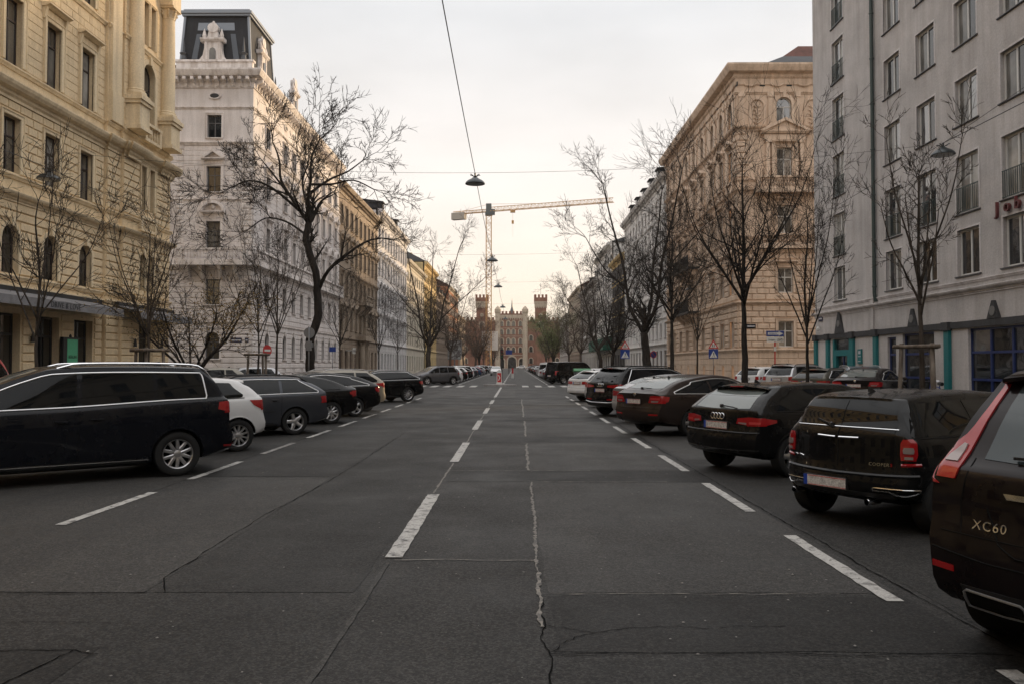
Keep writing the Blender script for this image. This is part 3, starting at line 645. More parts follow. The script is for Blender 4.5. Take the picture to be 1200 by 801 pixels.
# ------------------------------------------------------------------ pale corner house with mansard pavilion, left
P_PAL = plaster('plaster_pale', (0.76, 0.71, 0.69), .12, .16); P_PAL2 = plaster('plaster_pale_trim', (0.79, 0.74, 0.715), .12, .35)
M_SLATE = plaster('slate', (0.030, 0.031, 0.036), .3, .2, .6); M_ZINC = simple('zinc_sheet', (0.24, 0.26, 0.29), .4, .4); M_GRNFR = simple('frame_grey', (0.10, 0.10, 0.105), .5)
def pale_house():
    T = thing('corner_house', 'pale stuccoed corner house with dark mansard pavilion roof and gabled dormer', 'house', (XL, 57, 0))
    FS = Facade(T, (XL, 57), PI2); FF = Facade(T, (XL-24, 57), 0)
    ax_s = [3.4, 8.0, 10.6, 13.2, 15.8, 18.4, 21.0, 23.6, 26.2]; ax_f = [24-2.75, 24-7.0, 24-11, 24-15, 24-19]
    rows = [(2.1, 1.9, 1), (5.9, 1.8, 0), (9.8, 2.0, 0), (13.9, 1.8, 0), (17.75, 1.62, 0)]
    w = 1.0
    for F, L, ax in ((FS, 28, ax_s), (FF, 24, ax_f)):
        ops = [(u-w/2, u+w/2, z, z+h, a) if a else (u-w/2, u+w/2, z, z+h) for u in ax for z, h, a in rows]
        if F is FS: ops += [(u-.32, u+.32, .45, 1.05) for u in ax]
        F.build('wall', wall(0, L, .1, 22.0, ops, .3), P_PAL)
        hl = [o[:4] for o in ops]
        e = L-.02 if F is FF else L
        F.build('rustication', stones_joined(courses(.02, e, .25, 4.55, hl, .40, joint=.06, block=None, pad=.12), .075, .03), P_PAL)['kind'] = 'stuff'
        F.build('rustication', stones_joined(courses(.02, e, 4.8, 8.3, hl, .40, joint=.06, pad=.12), .055, .02), P_PAL)['kind'] = 'stuff'
        F.build('rustication', stones_joined(courses(.02, e, 8.9, 17.2, hl, .36, joint=.045, pad=.22), .02, .01), P_PAL)['kind'] = 'stuff'
        q = [(L-.75, L-.02)] if F is FF else [(.02, .75), (L-.7, L)]
        q += [(5.6, 6.1)] if F is FS else [(L-5.4, L-4.9)]
        mb = MB()
        for a, b in q:
            for k in range(20): mb.cbox(a, b if k % 2 else b-.18 if F is FS else b, -.075, .01, 8.95+k*.42, 9.30+k*.42, .03)
        F.build('quoins', mb, P_PAL2)['kind'] = 'stuff'
        ma, mb_ = (1, 0) if F is FS else (0, 1)
        for P, z, sc, nm in ((BELT, 4.72, 1.2, 'string_course'), (CORN, 8.72, .8, 'cornice'), (BELT, 17.45, 1.3, 'string_course'), (BELT, 13.4, .8, 'string_course'), (BELT, 19.95, .8, 'string_course'), (BIGC, 22.5, .95, 'main_cornice')):
            m = MB(); molding(m, P, 0, L, z, sc, ma, mb_); F.build(nm, m, P_PAL2)
        m = MB(); n = int(L/.55)
        for k in range(n):
            a = (k+.5)*L/n; m.prism_x([(.0, 21.35), (-.14, 21.38), (-.22, 21.6), (-.60, 21.78), (-.60, 21.98), (.0, 21.98)], a-.11, a+.11)
        F.build('cornice_brackets', m, P_PAL2)['kind'] = 'stuff'
        for u in ax:
            window(F, u, 2.1, w, 1.9, M_GRNFR, [G_DARK], 2, .62, 1, panes=False, surround=surround_mesh(w, 1.9, P_PAL2, fw=.18, arch=1), sill=sill_mesh(w, P_PAL2))
            window(F, u, 5.9, w, 1.8, M_GRNFR, [G_DARK, G_SKY], 2, .66, panes=False, surround=surround_mesh(w, 1.8, P_PAL2, 'none', .15), sill=sill_mesh(w, P_PAL2))
            window(F, u, 9.8, w, 2.0, M_GRNFR, [G_DARK, G_CURT], 2, .66, panes=False, surround=surround_mesh(w, 2.0, P_PAL2, 'seg', .24, .12, hood=.85))
            window(F, u, 13.9, w, 1.8, M_GRNFR, [G_WARM, G_DARK] if F is FF else [G_DARK, G_SKY], 2, .66, panes=False, surround=surround_mesh(w, 1.8, P_PAL2, 'tri', .22, .11, hood=.55), sill=sill_mesh(w, P_PAL2))
            window(F, u, 17.75, w, 1.62, M_GRNFR, [G_WARM, G_DARK] if F is FF else [G_DARK, G_SKY], 2, .66, panes=False, surround=surround_mesh(w, 1.62, P_PAL2, 'none', .16), sill=sill_mesh(w, P_PAL2))
            m = MB(); m.prism_y([(u+.46*math.cos(R(a)), 20.75+.24*math.sin(R(a))) for a in range(0, 360, 20)][::-1], -.09, .02); m.prism_y([(u+.32*math.cos(R(a)), 20.75+.16*math.sin(R(a))) for a in range(0, 360, 20)][::-1], -.10, -.05, 1); F.build('oval_vent', m, [P_PAL2, M_BLACK])
    # balcony wrapping the corner at the second floor
    m = MB(); m.box(24-4.9, 24+.001, -.95, -.002, 8.62, 8.86); F1 = FF; F1.build('balcony_slab', m, P_PAL2)
    m = MB(); balustrade(m, 24-4.8, 24-.1, 8.86, -.82, .95, .22); F1.build('balustrade', m, P_PAL2)
    for u in (24-4.4, 24-3.4, 24-2.1, 24-1.0):
        m = MB(); m.prism_x([(.0, 7.6), (-.25, 7.7), (-.75, 8.4), (-.75, 8.62), (.0, 8.62)], u-.12, u+.12); F1.build('bracket', m, P_PAL2)
    m = MB(); m.box(.0, 28, -.55, -.002, 8.64, 8.86); FS.build('balcony_slab', m, P_PAL2); m = MB(); balustrade(m, .1, 27.9, 8.86, -.42, .95, .3); FS.build('balustrade', m, P_PAL2)
    # small pedimented ground-floor keystones already in surrounds; parapet and mansard pavilion
    m = MB(); m.box(-5.6, -.15, .15, .5, 22.45, 23.25); m.box(-5.7, -.05, .05, .55, 23.25, 23.4); T2 = Facade(T, (XL, 57), 0); T2.build('parapet', m, P_PAL2)
    m = MB(); m.box(-.5, -.15, .5, 28, 22.45, 23.0); T2.build('parapet', m, P_PAL2)
    x0, x1, y0, y1, zb, zt = -5.6, -.45, .75, 6.4, 22.5, 26.9; i = .28
    m = MB(); B = [(x0, y0, zb), (x1, y0, zb), (x1, y1, zb), (x0, y1, zb)]; C = [(x0+i, y0+i, zt), (x1-i, y0+i, zt), (x1-i, y1-i, zt), (x0+i, y1-i, zt)]
    m.add(B+C, [(0, 1, 5, 4), (1, 2, 6, 5), (2, 3, 7, 6), (3, 0, 4, 7), (4, 5, 6, 7)]); T2.build('mansard_roof', m, M_SLATE)
    m = MB(); m.box(x0+i-.18, x1-i+.18, y0+i-.18, y1-i+.18, zt, zt+.16); m.box(x0+i-.28, x1-i+.28, y0+i-.28, y1-i+.28, zt+.16, zt+.34); m.box(x0+i-.1, x1-i+.1, y0+i-.1, y1-i+.1, zt+.34, zt+.5)
    for a, b in ((B[0], C[0]), (B[1], C[1]), (B[2], C[2])): m.bar(a, b, .16)
    T2.build('roof_crest', m, M_ZINC)
    m = MB(); mx = -3.05                                 # slanted glass panels each side of the front dormer
    def onroof(x, t): return (x, y0+i*t-.03, zb+(zt-zb)*t)
    for xa, xb, xc, xd, ta, tb in ((mx-1.75, mx-1.35, mx-1.05, mx-1.4, .22, .70), (mx+1.75, mx+1.35, mx+1.05, mx+1.4, .22, .70)):
        q = [onroof(xa, ta), onroof(xb, ta), onroof(xc, tb), onroof(xd, tb)]; m.add(q+[(a, b+.05, c) for a, b, c in q], [(0, 1, 2, 3), (3, 2, 1, 0), (0, 4, 5, 1), (1, 5, 6, 2), (2, 6, 7, 3), (3, 7, 4, 0)])
    q = [onroof(mx-1.35, .76), onroof(mx+1.35, .76), onroof(mx+1.3, .89), onroof(mx-1.3, .89)]; m.add(q, [(0, 1, 2, 3)]); T2.build('roof_light', m, simple('roof_glass', (.20, .22, .25), .15, .2, .8))
    # dormer gable with scrolls, on the front and on the street side
    def gable(F_, u, y, nm='dormer_gable'):
        m = MB(); S = [(-1.15, 23.4), (-.95, 23.5), (-.72, 23.8), (-.62, 24.3), (-.62, 24.75), (.62, 24.75), (.62, 24.3), (.72, 23.8), (.95, 23.5), (1.15, 23.4)]
        m.prism_y([(u+a, z) for a, z in S][::-1], y-.16, y+.25); m.box(u-.36, u+.36, y-.22, y+.2, 22.45, 23.4)
        m.prism_x([(y+.2, 24.75), (y-.22, 24.75), (y-.36, 24.9), (y-.36, 25.0), (y+.2, 25.03)], u-.86, u+.86)
        m.prism_y([(u-.42, 25.03), (u+.42, 25.03), (u+.28, 25.6), (u-.28, 25.6)][::-1], y-.16, y+.2)
        m.prism_y([(u+.38*math.cos(R(a)), 25.78+.36*math.sin(R(a))) for a in range(0, 360, 24)][::-1], y-.20, y+.2)
        m.lathe([(.001, 26.10), (.09, 26.14), (.10, 26.22), (.06, 26.3), (.001, 26.34)], u, y, 8)
        for s in (-1, 1): m.lathe([(.10, 25.03), (.13, 25.1), (.16, 25.2), (.10, 25.45), (.001, 25.75)], u+s*.62, y-.1, 8)
        for s in (-1, 1): m.box(u+s*.48-.08, u+s*.48+.08, y-.22, y-.15, 23.5, 24.75)
        m.prism_y([(u-.22, 22.6), (u+.22, 22.6), (u+.22, 24.1), (u+.15, 24.26), (u, 24.33), (u-.15, 24.26), (u-.22, 24.1)][::-1], y-.235, y-.1, 1)
        F_.build(nm, m, [P_PAL2, G_CURT])
    gable(T2, mx, .45); gable(FS, 3.2, .45); gable(FS, 12.0, .45)
    for x, y in ((-5.15, .38), (-.85, .38)):
        m = MB(); m.lathe([(.12, 23.3), (.20, 23.5), (.16, 23.8), (.30, 23.95), (.10, 24.05), (.08, 24.4), (.03, 25.0), (.001, 25.2)], x, y, 10); T2.build('finial', m, M_METAL)
    m = MB(); m.lathe([(.06, 26.7), (.12, 26.9), (.05, 27.1), (.02, 27.8), (.001, 28.2)], -2.0, 3.4, 8); T2.build('finial', m, M_METAL)
    m = MB(); m.lathe([(.12, 22.9), (.22, 23.2), (.12, 23.5), (.05, 24.2), (.001, 24.5)], 6.5, .4, 8); FS.build('finial', m, M_METAL)
    m = MB(); m.add([(6.0, .6, 22.5), (28, .6, 22.5), (28, 5, 24.6), (6.0, 5, 24.6), (28, 14, 24.6), (6.0, 14, 24.6)], [(0, 1, 2, 3), (3, 2, 4, 5), (0, 3, 5)]); FS.build('roof', m, M_SLATE)
    m = MB(); m.box(-24, -5.7, .6, 12, 22.3, 23.2); T2.build('roof', m, M_SLATE)
    m = MB(); m.box(.0, .3, 0.01, 14, .1, 22.3); FS.build('wall', MB().box(27.7, 27.99, .32, 14, .1, 22.3), P_PAL)
    for u, wd in ((24-1.05, .80), (24-.30, .25)):
        m = MB(); m.box(u-wd/2, u+wd/2, -.10, -.062, 3.25, 3.58); m.box(u-wd/2+.05, u+wd/2-.05, -.103, -.10, 3.37, 3.46, 1); FF.build('street_sign', m, [simple('sign_navy', (.012, .016, .05), .4), simple('sign_letter_band', (.45, .46, .5), .5)])
pale_house()
# ------------------------------------------------------------------ tan palace on the right
P_TAN = plaster('plaster_tan', (0.665, 0.515, 0.395), .14, .16); P_TAN2 = plaster('plaster_tan_trim', (0.69, 0.54, 0.42), .12, .3)
M_WHFR = simple('frame_white', (.55, .54, .52), .5); M_IRON = simple('wrought_iron', (.014, .014, .015), .5)
M_TILE = plaster('roof_tile_red', (0.11, 0.042, 0.030), .3, .3)
def relief(mb, u, z, w, h, rr):
    """scrolled stucco panel: stems, leaves and a rosette"""
    for k in range(5):
        t = z-h/2+h*(k+.5)/5
        for s in (-1, 1):
            mb.tube([(u, -.05, t-h*.06), (u+s*w*.16, -.06, t), (u+s*w*.30, -.06, t+h*.02), (u+s*w*.28, -.05, t+h*.07)], [.035, .04, .035, .015], 5)
    mb.tube([(u, -.05, z-h/2), (u, -.06, z), (u, -.05, z+h/2)], [.03, .035, .03], 5); mb.lathe([(.001, .06), (.10, .04), (.13, 0)], n=8); L = len(mb.v)
    for i in range(L-24, L): x, y, q = mb.v[i]; mb.v[i] = (u+x, -.03-q, z+h*.12+y)
def tan_house():
    T = thing('corner_house', 'tan palatial corner house with arched top windows and pedimented balcony window', 'house', (XR, 60, 0))
    FF = Facade(T, (XR, 60), 0); FS = Facade(T, (XR, 88), -PI2); L_S, L_F = 28, 16
    ax_f = [3.5, 8.2, 12.4]; ax_s = [28-1.6, 28-4.4, 28-7.3, 28-10.9, 28-14.2, 28-17.4, 28-20.5, 28-23.6, 28-26.5]
    rows = [(3.0, 1.9, 0), (7.0, 1.85, 0), (11.4, 2.1, 0), (15.6, 2.2, 0), (19.5, 2.1, 1)]
    for F, L, ax in ((FF, L_F, ax_f), (FS, L_S, ax_s)):
        w = 1.12
        ops = [(u-w/2, u+w/2, z, z+h, 1) if a else (u-w/2, u+w/2, z, z+h) for u in ax for z, h, a in rows]
        if F is FS: ops += [(u-.3, u+.3, .7, 1.6) for u in ax]
        F.build('wall', wall(0, L, .1, 23.0, ops, .28), P_TAN); hl = [o[:4] for o in ops]
        a0, a1 = (.02, L) if F is FF else (0, L-.02)
        F.build('rustication', stones_joined(courses(a0, a1, .25, 2.65, hl, .45, joint=.05, block=1.4, pad=.05), .045, .02), P_TAN)['kind'] = 'stuff'
        F.build('rustication', stones_joined(courses(a0, a1, 2.95, 6.05, hl, .42, joint=.06, block=1.0, pad=.22), .10, .05), P_TAN)['kind'] = 'stuff'
        F.build('rustication', stones_joined(courses(a0, a1, 6.45, 9.9, hl, .42, joint=.055, block=1.0, pad=.22), .085, .04), P_TAN)['kind'] = 'stuff'
        m0, m1 = (1, 0) if F is FF else (0, 1)
        for P, z, sc, nm in ((BELT, 2.85, 1.4, 'string_course'), (CORN, 6.3, .62, 'cornice'), (BELT, 10.2, 1.3, 'string_course'), (BELT, 11.2, 1.0, 'string_course'), (CORN, 14.7, .55, 'cornice'), (BELT, 15.45, .9, 'string_course'), (CORN, 19.4, .7, 'cornice'), (BELT, 22.0, 1.0, 'string_course'), (BIGC, 23.9, 1.1, 'main_cornice')):
            m = MB(); molding(m, P, 0, L, z, sc, m0, m1); F.build(nm, m, P_TAN2)
        m = MB(); dentils(m, 0, L, 23.0, .14, .10, .11, (0, .22)); F.build('dentil_row', m, P_TAN2)['kind'] = 'stuff'
        q = (.02, .85) if F is FF else (L-.85, L-.02); m = MB()
        for k in range(8):
            m.cbox(q[0], q[1]-(.25 if k % 2 and F is FF else 0), -.09, .01, 15.6+k*.46, 15.98+k*.46, .04)
        F.build('quoins', m, P_TAN2)['kind'] = 'stuff'
        for u in ax:
            gg = [G_DARK, G_DARK, G_SKY, G_CURT]
            window(F, u, 3.0, w, 1.9, M_WHFR, gg, 2, .62, surround=surround_mesh(w, 1.9, P_TAN2, 'none', .20, .10), fw=.08, panes=F is FF)
            window(F, u, 7.0, w, 1.85, M_WHFR, gg, 2, .62, surround=surround_mesh(w, 1.85, P_TAN2, 'flat', .2, .1, hood=.4), fw=.08, panes=F is FF)
            window(F, u, 11.4, w, 2.1, M_WHFR, gg, 2, .62, surround=surround_mesh(w, 2.1, P_TAN2, 'flat', .22, .12, hood=.5), fw=.08, panes=F is FF)
            window(F, u, 15.6, w, 2.2, M_WHFR, gg, 2, .62, surround=surround_mesh(w, 2.2, P_TAN2, 'flat' if F is FF else 'tri', .2, .1, hood=.4), fw=.08, panes=F is FF)
            window(F, u, 19.5, w, 2.1, M_WHFR, gg, 2, .66, 1, surround=surround_mesh(w, 2.1, P_TAN2, fw=.24, arch=1, out=.10), fw=.08, panes=F is FF)
            if F is FS:
                m = MB(); balustrade(m, u-.9, u+.9, 14.75, -.12, .75, .24); F.build('balustrade', m, P_TAN2)
        # pilasters, garland frieze with little vents
        pil = [u+s*.98 for u in ax for s in (-1, 1)] + ([.35] if F is FF else [L-.35])
        for u in pil:
            m = MB(); m.box(u-.19, u+.19, -.10, .01, 19.55, 21.6); m.box(u-.24, u+.24, -.13, .01, 19.42, 19.68); m.box(u-.25, u+.25, -.16, .01, 21.6, 21.95); F.build('pilaster', m, P_TAN2)
        m = MB(); n = int(L/1.85)
        for k in range(n):
            u = (k+.5)*L/n; m.tube([(u-.6, -.06, 22.75), (u-.35, -.08, 22.50), (u, -.09, 22.42), (u+.35, -.08, 22.50), (u+.6, -.06, 22.75)], [.05, .07, .08, .07, .05], 6); m.box(u+.72, u+1.12, -.03, .05, 22.42, 22.72, 1)
        F.build('garland_frieze', m, [P_TAN2, M_BLACK])
    for u in (1.5, 5.6, 10.3):        # blind niches with relief on the front
        m = MB(); r = .55
        pts = [(u-r, 19.5), (u-r, 20.9)] + [(u-r*math.cos(math.pi*k/10), 20.9+r*math.sin(math.pi*k/10)) for k in range(1, 10)] + [(u+r, 20.9), (u+r, 19.5)]
        m.tube([(x, -.04, z) for x, z in pts], .09, 6)
        relief(m, u, 20.3, .9, 1.5, 0); FF.build('niche_relief', m, P_TAN2)
    # aedicule with triangular pediment round the front window
    m = MB(); u = 3.5
    for s in (-1, 1):
        for d in (.85, 1.25): m.box(u+s*d-.13, u+s*d+.13, -.22, -.001, 15.6, 18.15); m.box(u+s*d-.18, u+s*d+.18, -.27, -.001, 18.15, 18.35)
    m.box(u-1.55, u+1.55, -.26, -.002, 18.35, 18.75); m.prism_x([(.0, 18.75), (-.36, 18.8), (-.48, 18.95), (-.48, 19.0), (0, 19.03)], u-1.8, u+1.8)
    m.prism_y([(u-1.75, 19.03), (u+1.75, 19.03), (u, 19.85)][::-1], -.30, -.003)
    for s in (-1, 1):
        P = [(u+s*1.95, 19.0), (u+s*1.55, 19.0), (u, 19.75), (u, 19.98)]; m.prism_y(P if s > 0 else P[::-1], -.50, -.004)
    FF.build('pediment', m, P_TAN2)
    m = MB(); m.box(u-2.3, u+2.3, -.75, -.003, 14.35, 14.62); balustrade(m, u-2.2, u+2.2, 14.62, -.62, .95, .2); FF.build('balcony', m, P_TAN2)
    m = MB(); m.box(u-2.1, u+2.1, -.5, -.003, 10.25, 10.5); balustrade(m, u-2.0, u+2.0, 10.5, -.4, .85, .2); FF.build('balcony', m, P_TAN2)
    for yy in (10.45, 6.45):           # iron balconies on the street side
        m = MB(); m.box(9.0, 15.6, -1.1, -.003, yy-.2, yy)
        for k in range(45): m.box(9.02+k*.149, 9.045+k*.149, -1.06, -1.03, yy, yy+1.0)
        m.box(9.0, 15.6, -1.08, -1.02, yy+.98, yy+1.04)
        FS.build('iron_balcony', m, M_IRON)
        for k in range(4): m = MB(); m.prism_x([(0, yy-1.1), (-.2, yy-1.0), (-.95, yy-.35), (-.95, yy-.2), (0, yy-.2)], 9.3+k*1.95, 9.5+k*1.95); FS.build('bracket', m, P_TAN2)
    m = MB(); m.box(0, 16, .29, .5, .1, 23); 
    m = MB(); m.add([(-.4, -.5, 24.05), (16, -.5, 24.05), (16, 28, 24.05), (-.4, 28, 24.05)], [(0, 1, 2, 3)]); FF.build('roof', m, M_METAL)
    m = MB(); m.add([(1.2, .8, 24.0), (15.8, .8, 24.0), (15.8, 4.5, 26.4), (5.0, 4.5, 26.4), (1.2, 27, 24.0), (5.0, 24, 26.4), (15.8, 24, 26.4)], [(0, 1, 2, 3), (4, 0, 3, 5), (3, 2, 6, 5)]); FF.build('roof', m, M_SLATE)
    m = MB(); m.add([(4.4, 4.5, 26.0), (15.8, 4.5, 26.0), (15.8, 8.5, 28.8), (7.6, 8.5, 28.8), (4.4, 20, 26.0), (7.6, 16, 28.8), (15.8, 16, 28.8)], [(0, 1, 2, 3), (4, 0, 3, 5), (3, 2, 6, 5)]); FF.build('roof', m, M_TILE)
    m = MB(); m.box(.55, 1.25, -.10, -.072, 4.35, 4.68); m.box(.62, 1.18, -.103, -.10, 4.47, 4.56, 1); FF.build('street_sign', m, [MATS['sign_navy'], MATS['sign_letter_band']])
tan_house()

# ------------------------------------------------------------------ grey post-war block on the right
P_GRY = plaster('plaster_grey', (0.475, 0.45, 0.44), .20, .15, bump=.5); P_GRY2 = plaster('plaster_grey_trim', (0.60, 0.57, 0.565), .12, .25)
M_TEAL = worn('teal_paint', (0.0, 0.16, 0.17), (0.01, 0.13, 0.14), .3, .7, 3, .5); M_BLUE = simple('blue_frame', (0.008, 0.022, 0.105), .45); M_FASC = plaster('fascia_dark', (0.055, 0.055, 0.058), .2, .2)
def grey_block():
    T = thing('apartment_block', 'plain grey rendered apartment block with teal entrance pillars and blue shop windows', 'apartment block', (XR, 44.6, 0))
    F = Facade(T, (XR, 44.6), -PI2); L = 26
    cols = [3.4, 9.3, 12.2, 15.1, 17.95, 20.8, 23.7]; sills = [4.95, 7.5, 10.55, 13.5, 16.45, 19.4]
    ops = []; W_ = []
    for i, u in enumerate(cols):
        for j, z in enumerate(sills):
            fr = (j == 1) or (i == 0 and j > 0); h = 2.15 if fr else 1.72; zz = z-.25 if fr else z
            ops.append((u-.73, u+.73, zz, zz+h)); W_.append((u, zz, h, fr, j))
    shop = [(2.35, 4.55, .125, 3.0), (10.0, 12.6, .35, 3.0), (15.0, 20.0, .35, 3.0), (21.5, 25.0, .35, 3.0), (8.6, 9.4, .35, 2.9)]
    F.build('wall', wall(0, L, .1, 23.6, ops+shop, .24), [P_GRY, P_GRY2], 0)
    rm = {}
    for h in (2.15,):
        m = MB(); m.box(-.73, .73, -.02, .01, .95, .985); m.box(-.73, .73, -.02, .01, .06, .09)
        for k in range(13): m.box(-.70+k*.115, -.688+k*.115, -.015, .005, .08, .96)
        rm[h] = m.mesh('railing', simple('rail_green', (.03, .05, .048), .5))
    sm = {}
    m = MB(); m.box(-.80, -.73, -.015, .02, 0, 1.72); m.box(.73, .80, -.015, .02, 0, 1.72); m.box(-.80, .80, -.015, .02, 1.72, 1.79); sm[1.72] = m.mesh('surround', P_GRY2)
    m = MB(); m.box(-.80, -.73, -.015, .02, 0, 2.15); m.box(.73, .80, -.015, .02, 0, 2.15); m.box(-.80, .80, -.015, .02, 2.15, 2.22); sm[2.15] = m.mesh('surround', P_GRY2)
    zs = sill_mesh(1.46, simple('sill_metal', (.10, .10, .105), .4, .5), .07, .05)
    for u, z, h, fr, j in W_:
        window(F, u, z, 1.46, h, M_WHFR, [G_DARK, G_DARK, G_SKY, G_CURT, G_BLIND], 2, None, 0, .085, .16, sm[h], zs, True, rail=rm[2.15] if fr else None)
    # shop fronts with blue glazing bars
    for a, b, c, d in shop[1:]:
        n = max(1, round((b-a)/1.35)); m = MB()
        for k in range(n+1): x = a+(b-a)*k/n; m.box(max(a, x-.05), min(b, x+.05), .10, .20, c, d)
        for z in (c, c+.78, c+1.75, d-.08): m.box(a, b, .095, .205, z, z+.085)
        f = F.build('shop_window', m, M_BLUE)
        for k in range(n):
            for z0, z1 in ((c+.08, c+.78), (c+.86, c+1.75), (c+1.83, d-.08)):
                x0, x1 = a+(b-a)*k/n, a+(b-a)*(k+1)/n; p = MB(); p.box(x0+.04, x1-.04, .15, .165, z0-.01, z1+.01); q = F.build('pane', p, random.choice([G_DARK, G_DARK, G_SKY])); q.parent = f; q.location = (0, 0, 0); q.rotation_euler = (0, 0, 0)
    # entrance
    m = MB(); m.box(2.35, 2.55, .02, .22, .125, 3.0); m.box(4.35, 4.55, .02, .22, .125, 3.0); m.box(2.55, 4.35, .02, .22, 2.15, 2.45); m.box(2.55, 2.75, .02, .22, .125, 2.15); m.box(4.15, 4.35, .02, .22, .125, 2.15); F.build('door_frame', m, M_TEAL)
    m = MB(); m.box(2.55, 4.35, .14, .16, 2.45, 3.0); F.build('fanlight', m, G_DARK); d = F.build('door', MB().box(2.75, 4.15, .16, .2, .125, 2.15), G_DARK); m = MB(); m.box(3.4, 3.5, .13, .17, .125, 2.15); m.box(2.9, 2.95, .10, .14, .9, 1.5); F.build('door_leaf_bar', m, M_BLUE)
    for u in (.2, 1.9, 5.0, 7.55, 13.7, 20.6, 25.4):
        m = MB(); m.box(u-.17, u+.17, -.13, -.001, .126, 2.98); F.build('pilaster', m, M_TEAL); m = MB(); m.box(u-.23, u+.23, -.20, -.002, 2.98, 3.30); F.build('pilaster_capital', m, M_FASC)
    m = MB(); m.box(0, L, -.09, -.001, 3.04, 3.28); F.build('fascia', m, M_FASC)
    for u, w, h in ((3.4, .85, 1.15), (11.0, .50, .72), (16.7, .50, .62), (23.0, .5, .62)):
        m = MB(); m.prism_y([(u-w/2-.1, 3.282), (u+w/2+.1, 3.282), (u+.05, 3.28+h), (u-.05, 3.28+h)][::-1], -.11, -.003); m.prism_y([(u+.17*math.cos(R(a)), 3.28+h*.42+.17*math.sin(R(a))) for a in range(0, 360, 30)][::-1], -.13, -.105, 1); F.build('triangle_ornament', m, [M_FASC, simple('medallion', (.13, .125, .12), .7)])
    m = MB(); m.box(0, L, -.02, -.001, .1, .62); hole = m
    for a, b in ((.4, 1.7), (5.2, 7.3), (12.7, 13.5), (13.9, 14.9)):
        m = MB(); m.box(a, b, -.025, -.001, .126, .65); F.build('plinth', m, M_FASC)
    m = MB(); molding(m, CORN, 0, L, 4.45, .42, 1, 0); molding(m, BELT, 0, L, 4.75, .6, 1, 0); F.build('cornice', m, P_GRY2)
    m = MB(); molding(m, CORN, 0, L, 23.6, 1.0, 1, 0); F.build('cornice', m, P_GRY2)
    m = MB(); m.box(7.0, 7.32, -.06, -.001, 3.3, 23.5); F.build('wall_strip', m, P_GRY)
    m = MB(); m.tube([(7.62, -.12, 4.9), (7.62, -.12, 23.5)], .085, 10); m.tube([(7.62, -.12, 4.9), (7.62, -.06, 4.55)], .085, 10)
    for k in range(9): m.lathe([(.085, 0), (.105, .02), (.105, .07), (.085, .09)], 7.62, -.12, 10); L0 = len(m.v); m.v[L0-40:] = [(x, y, z+5.2+k*2.1) for x, y, z in m.v[L0-40:]]
    F.build('downpipe', m, simple('pipe_green', (.028, .045, .042), .5), smooth=40)
    m = MB(); m.box(-.0, .30, .001, 12, .1, 23.5); F.build('wall', m, P_GRY); m = MB(); m.box(.0, L, .3, 12, 23.4, 23.7); F.build('roof', m, M_METAL); F.build('wall', MB().box(L-.3, L, .25, 12, .1, 23.4), P_GRY)
    for i, (c, u) in enumerate((('J', 17.05), ('o', 17.62), ('b', 18.18))):
        me = text_mesh(c, .62, .05, simple('letter_red', (.10, .022, .022), .5)); me.transform(Matrix.Rotation(R(90), 4, 'X')); F.put('sign_letter', me, u, -.09, 6.98)
    m = MB(); m.box(.55, 1.1, -.04, -.002, 4.02, 4.30, 0); m.box(.62, 1.03, -.043, -.04, 4.12, 4.20, 1); F.build('street_sign', m, [MATS['sign_navy'], MATS['sign_letter_band']])
    m = MB(); m.lathe([(.02, 3.5), (.09, 3.55), (.09, 3.65), (.03, 3.75)], .8, -.16, 8); m.box(.78, .82, -.16, 0, 3.72, 3.76); F.build('wall_lamp', m, M_WHFR)
    m = MB(); m.box(5.55, 6.0, -.06, -.002, 1.75, 2.45, 0); m.box(5.66, 5.9, -.063, -.06, 2.22, 2.36, 1); m.box(5.62, 5.93, -.063, -.06, 2.08, 2.12, 1); m.box(5.62, 5.93, -.063, -.06, 1.85, 1.88, 1); F.build('name_plate', m, [M_TEAL, MATS['sign_letter_band']])
grey_block()
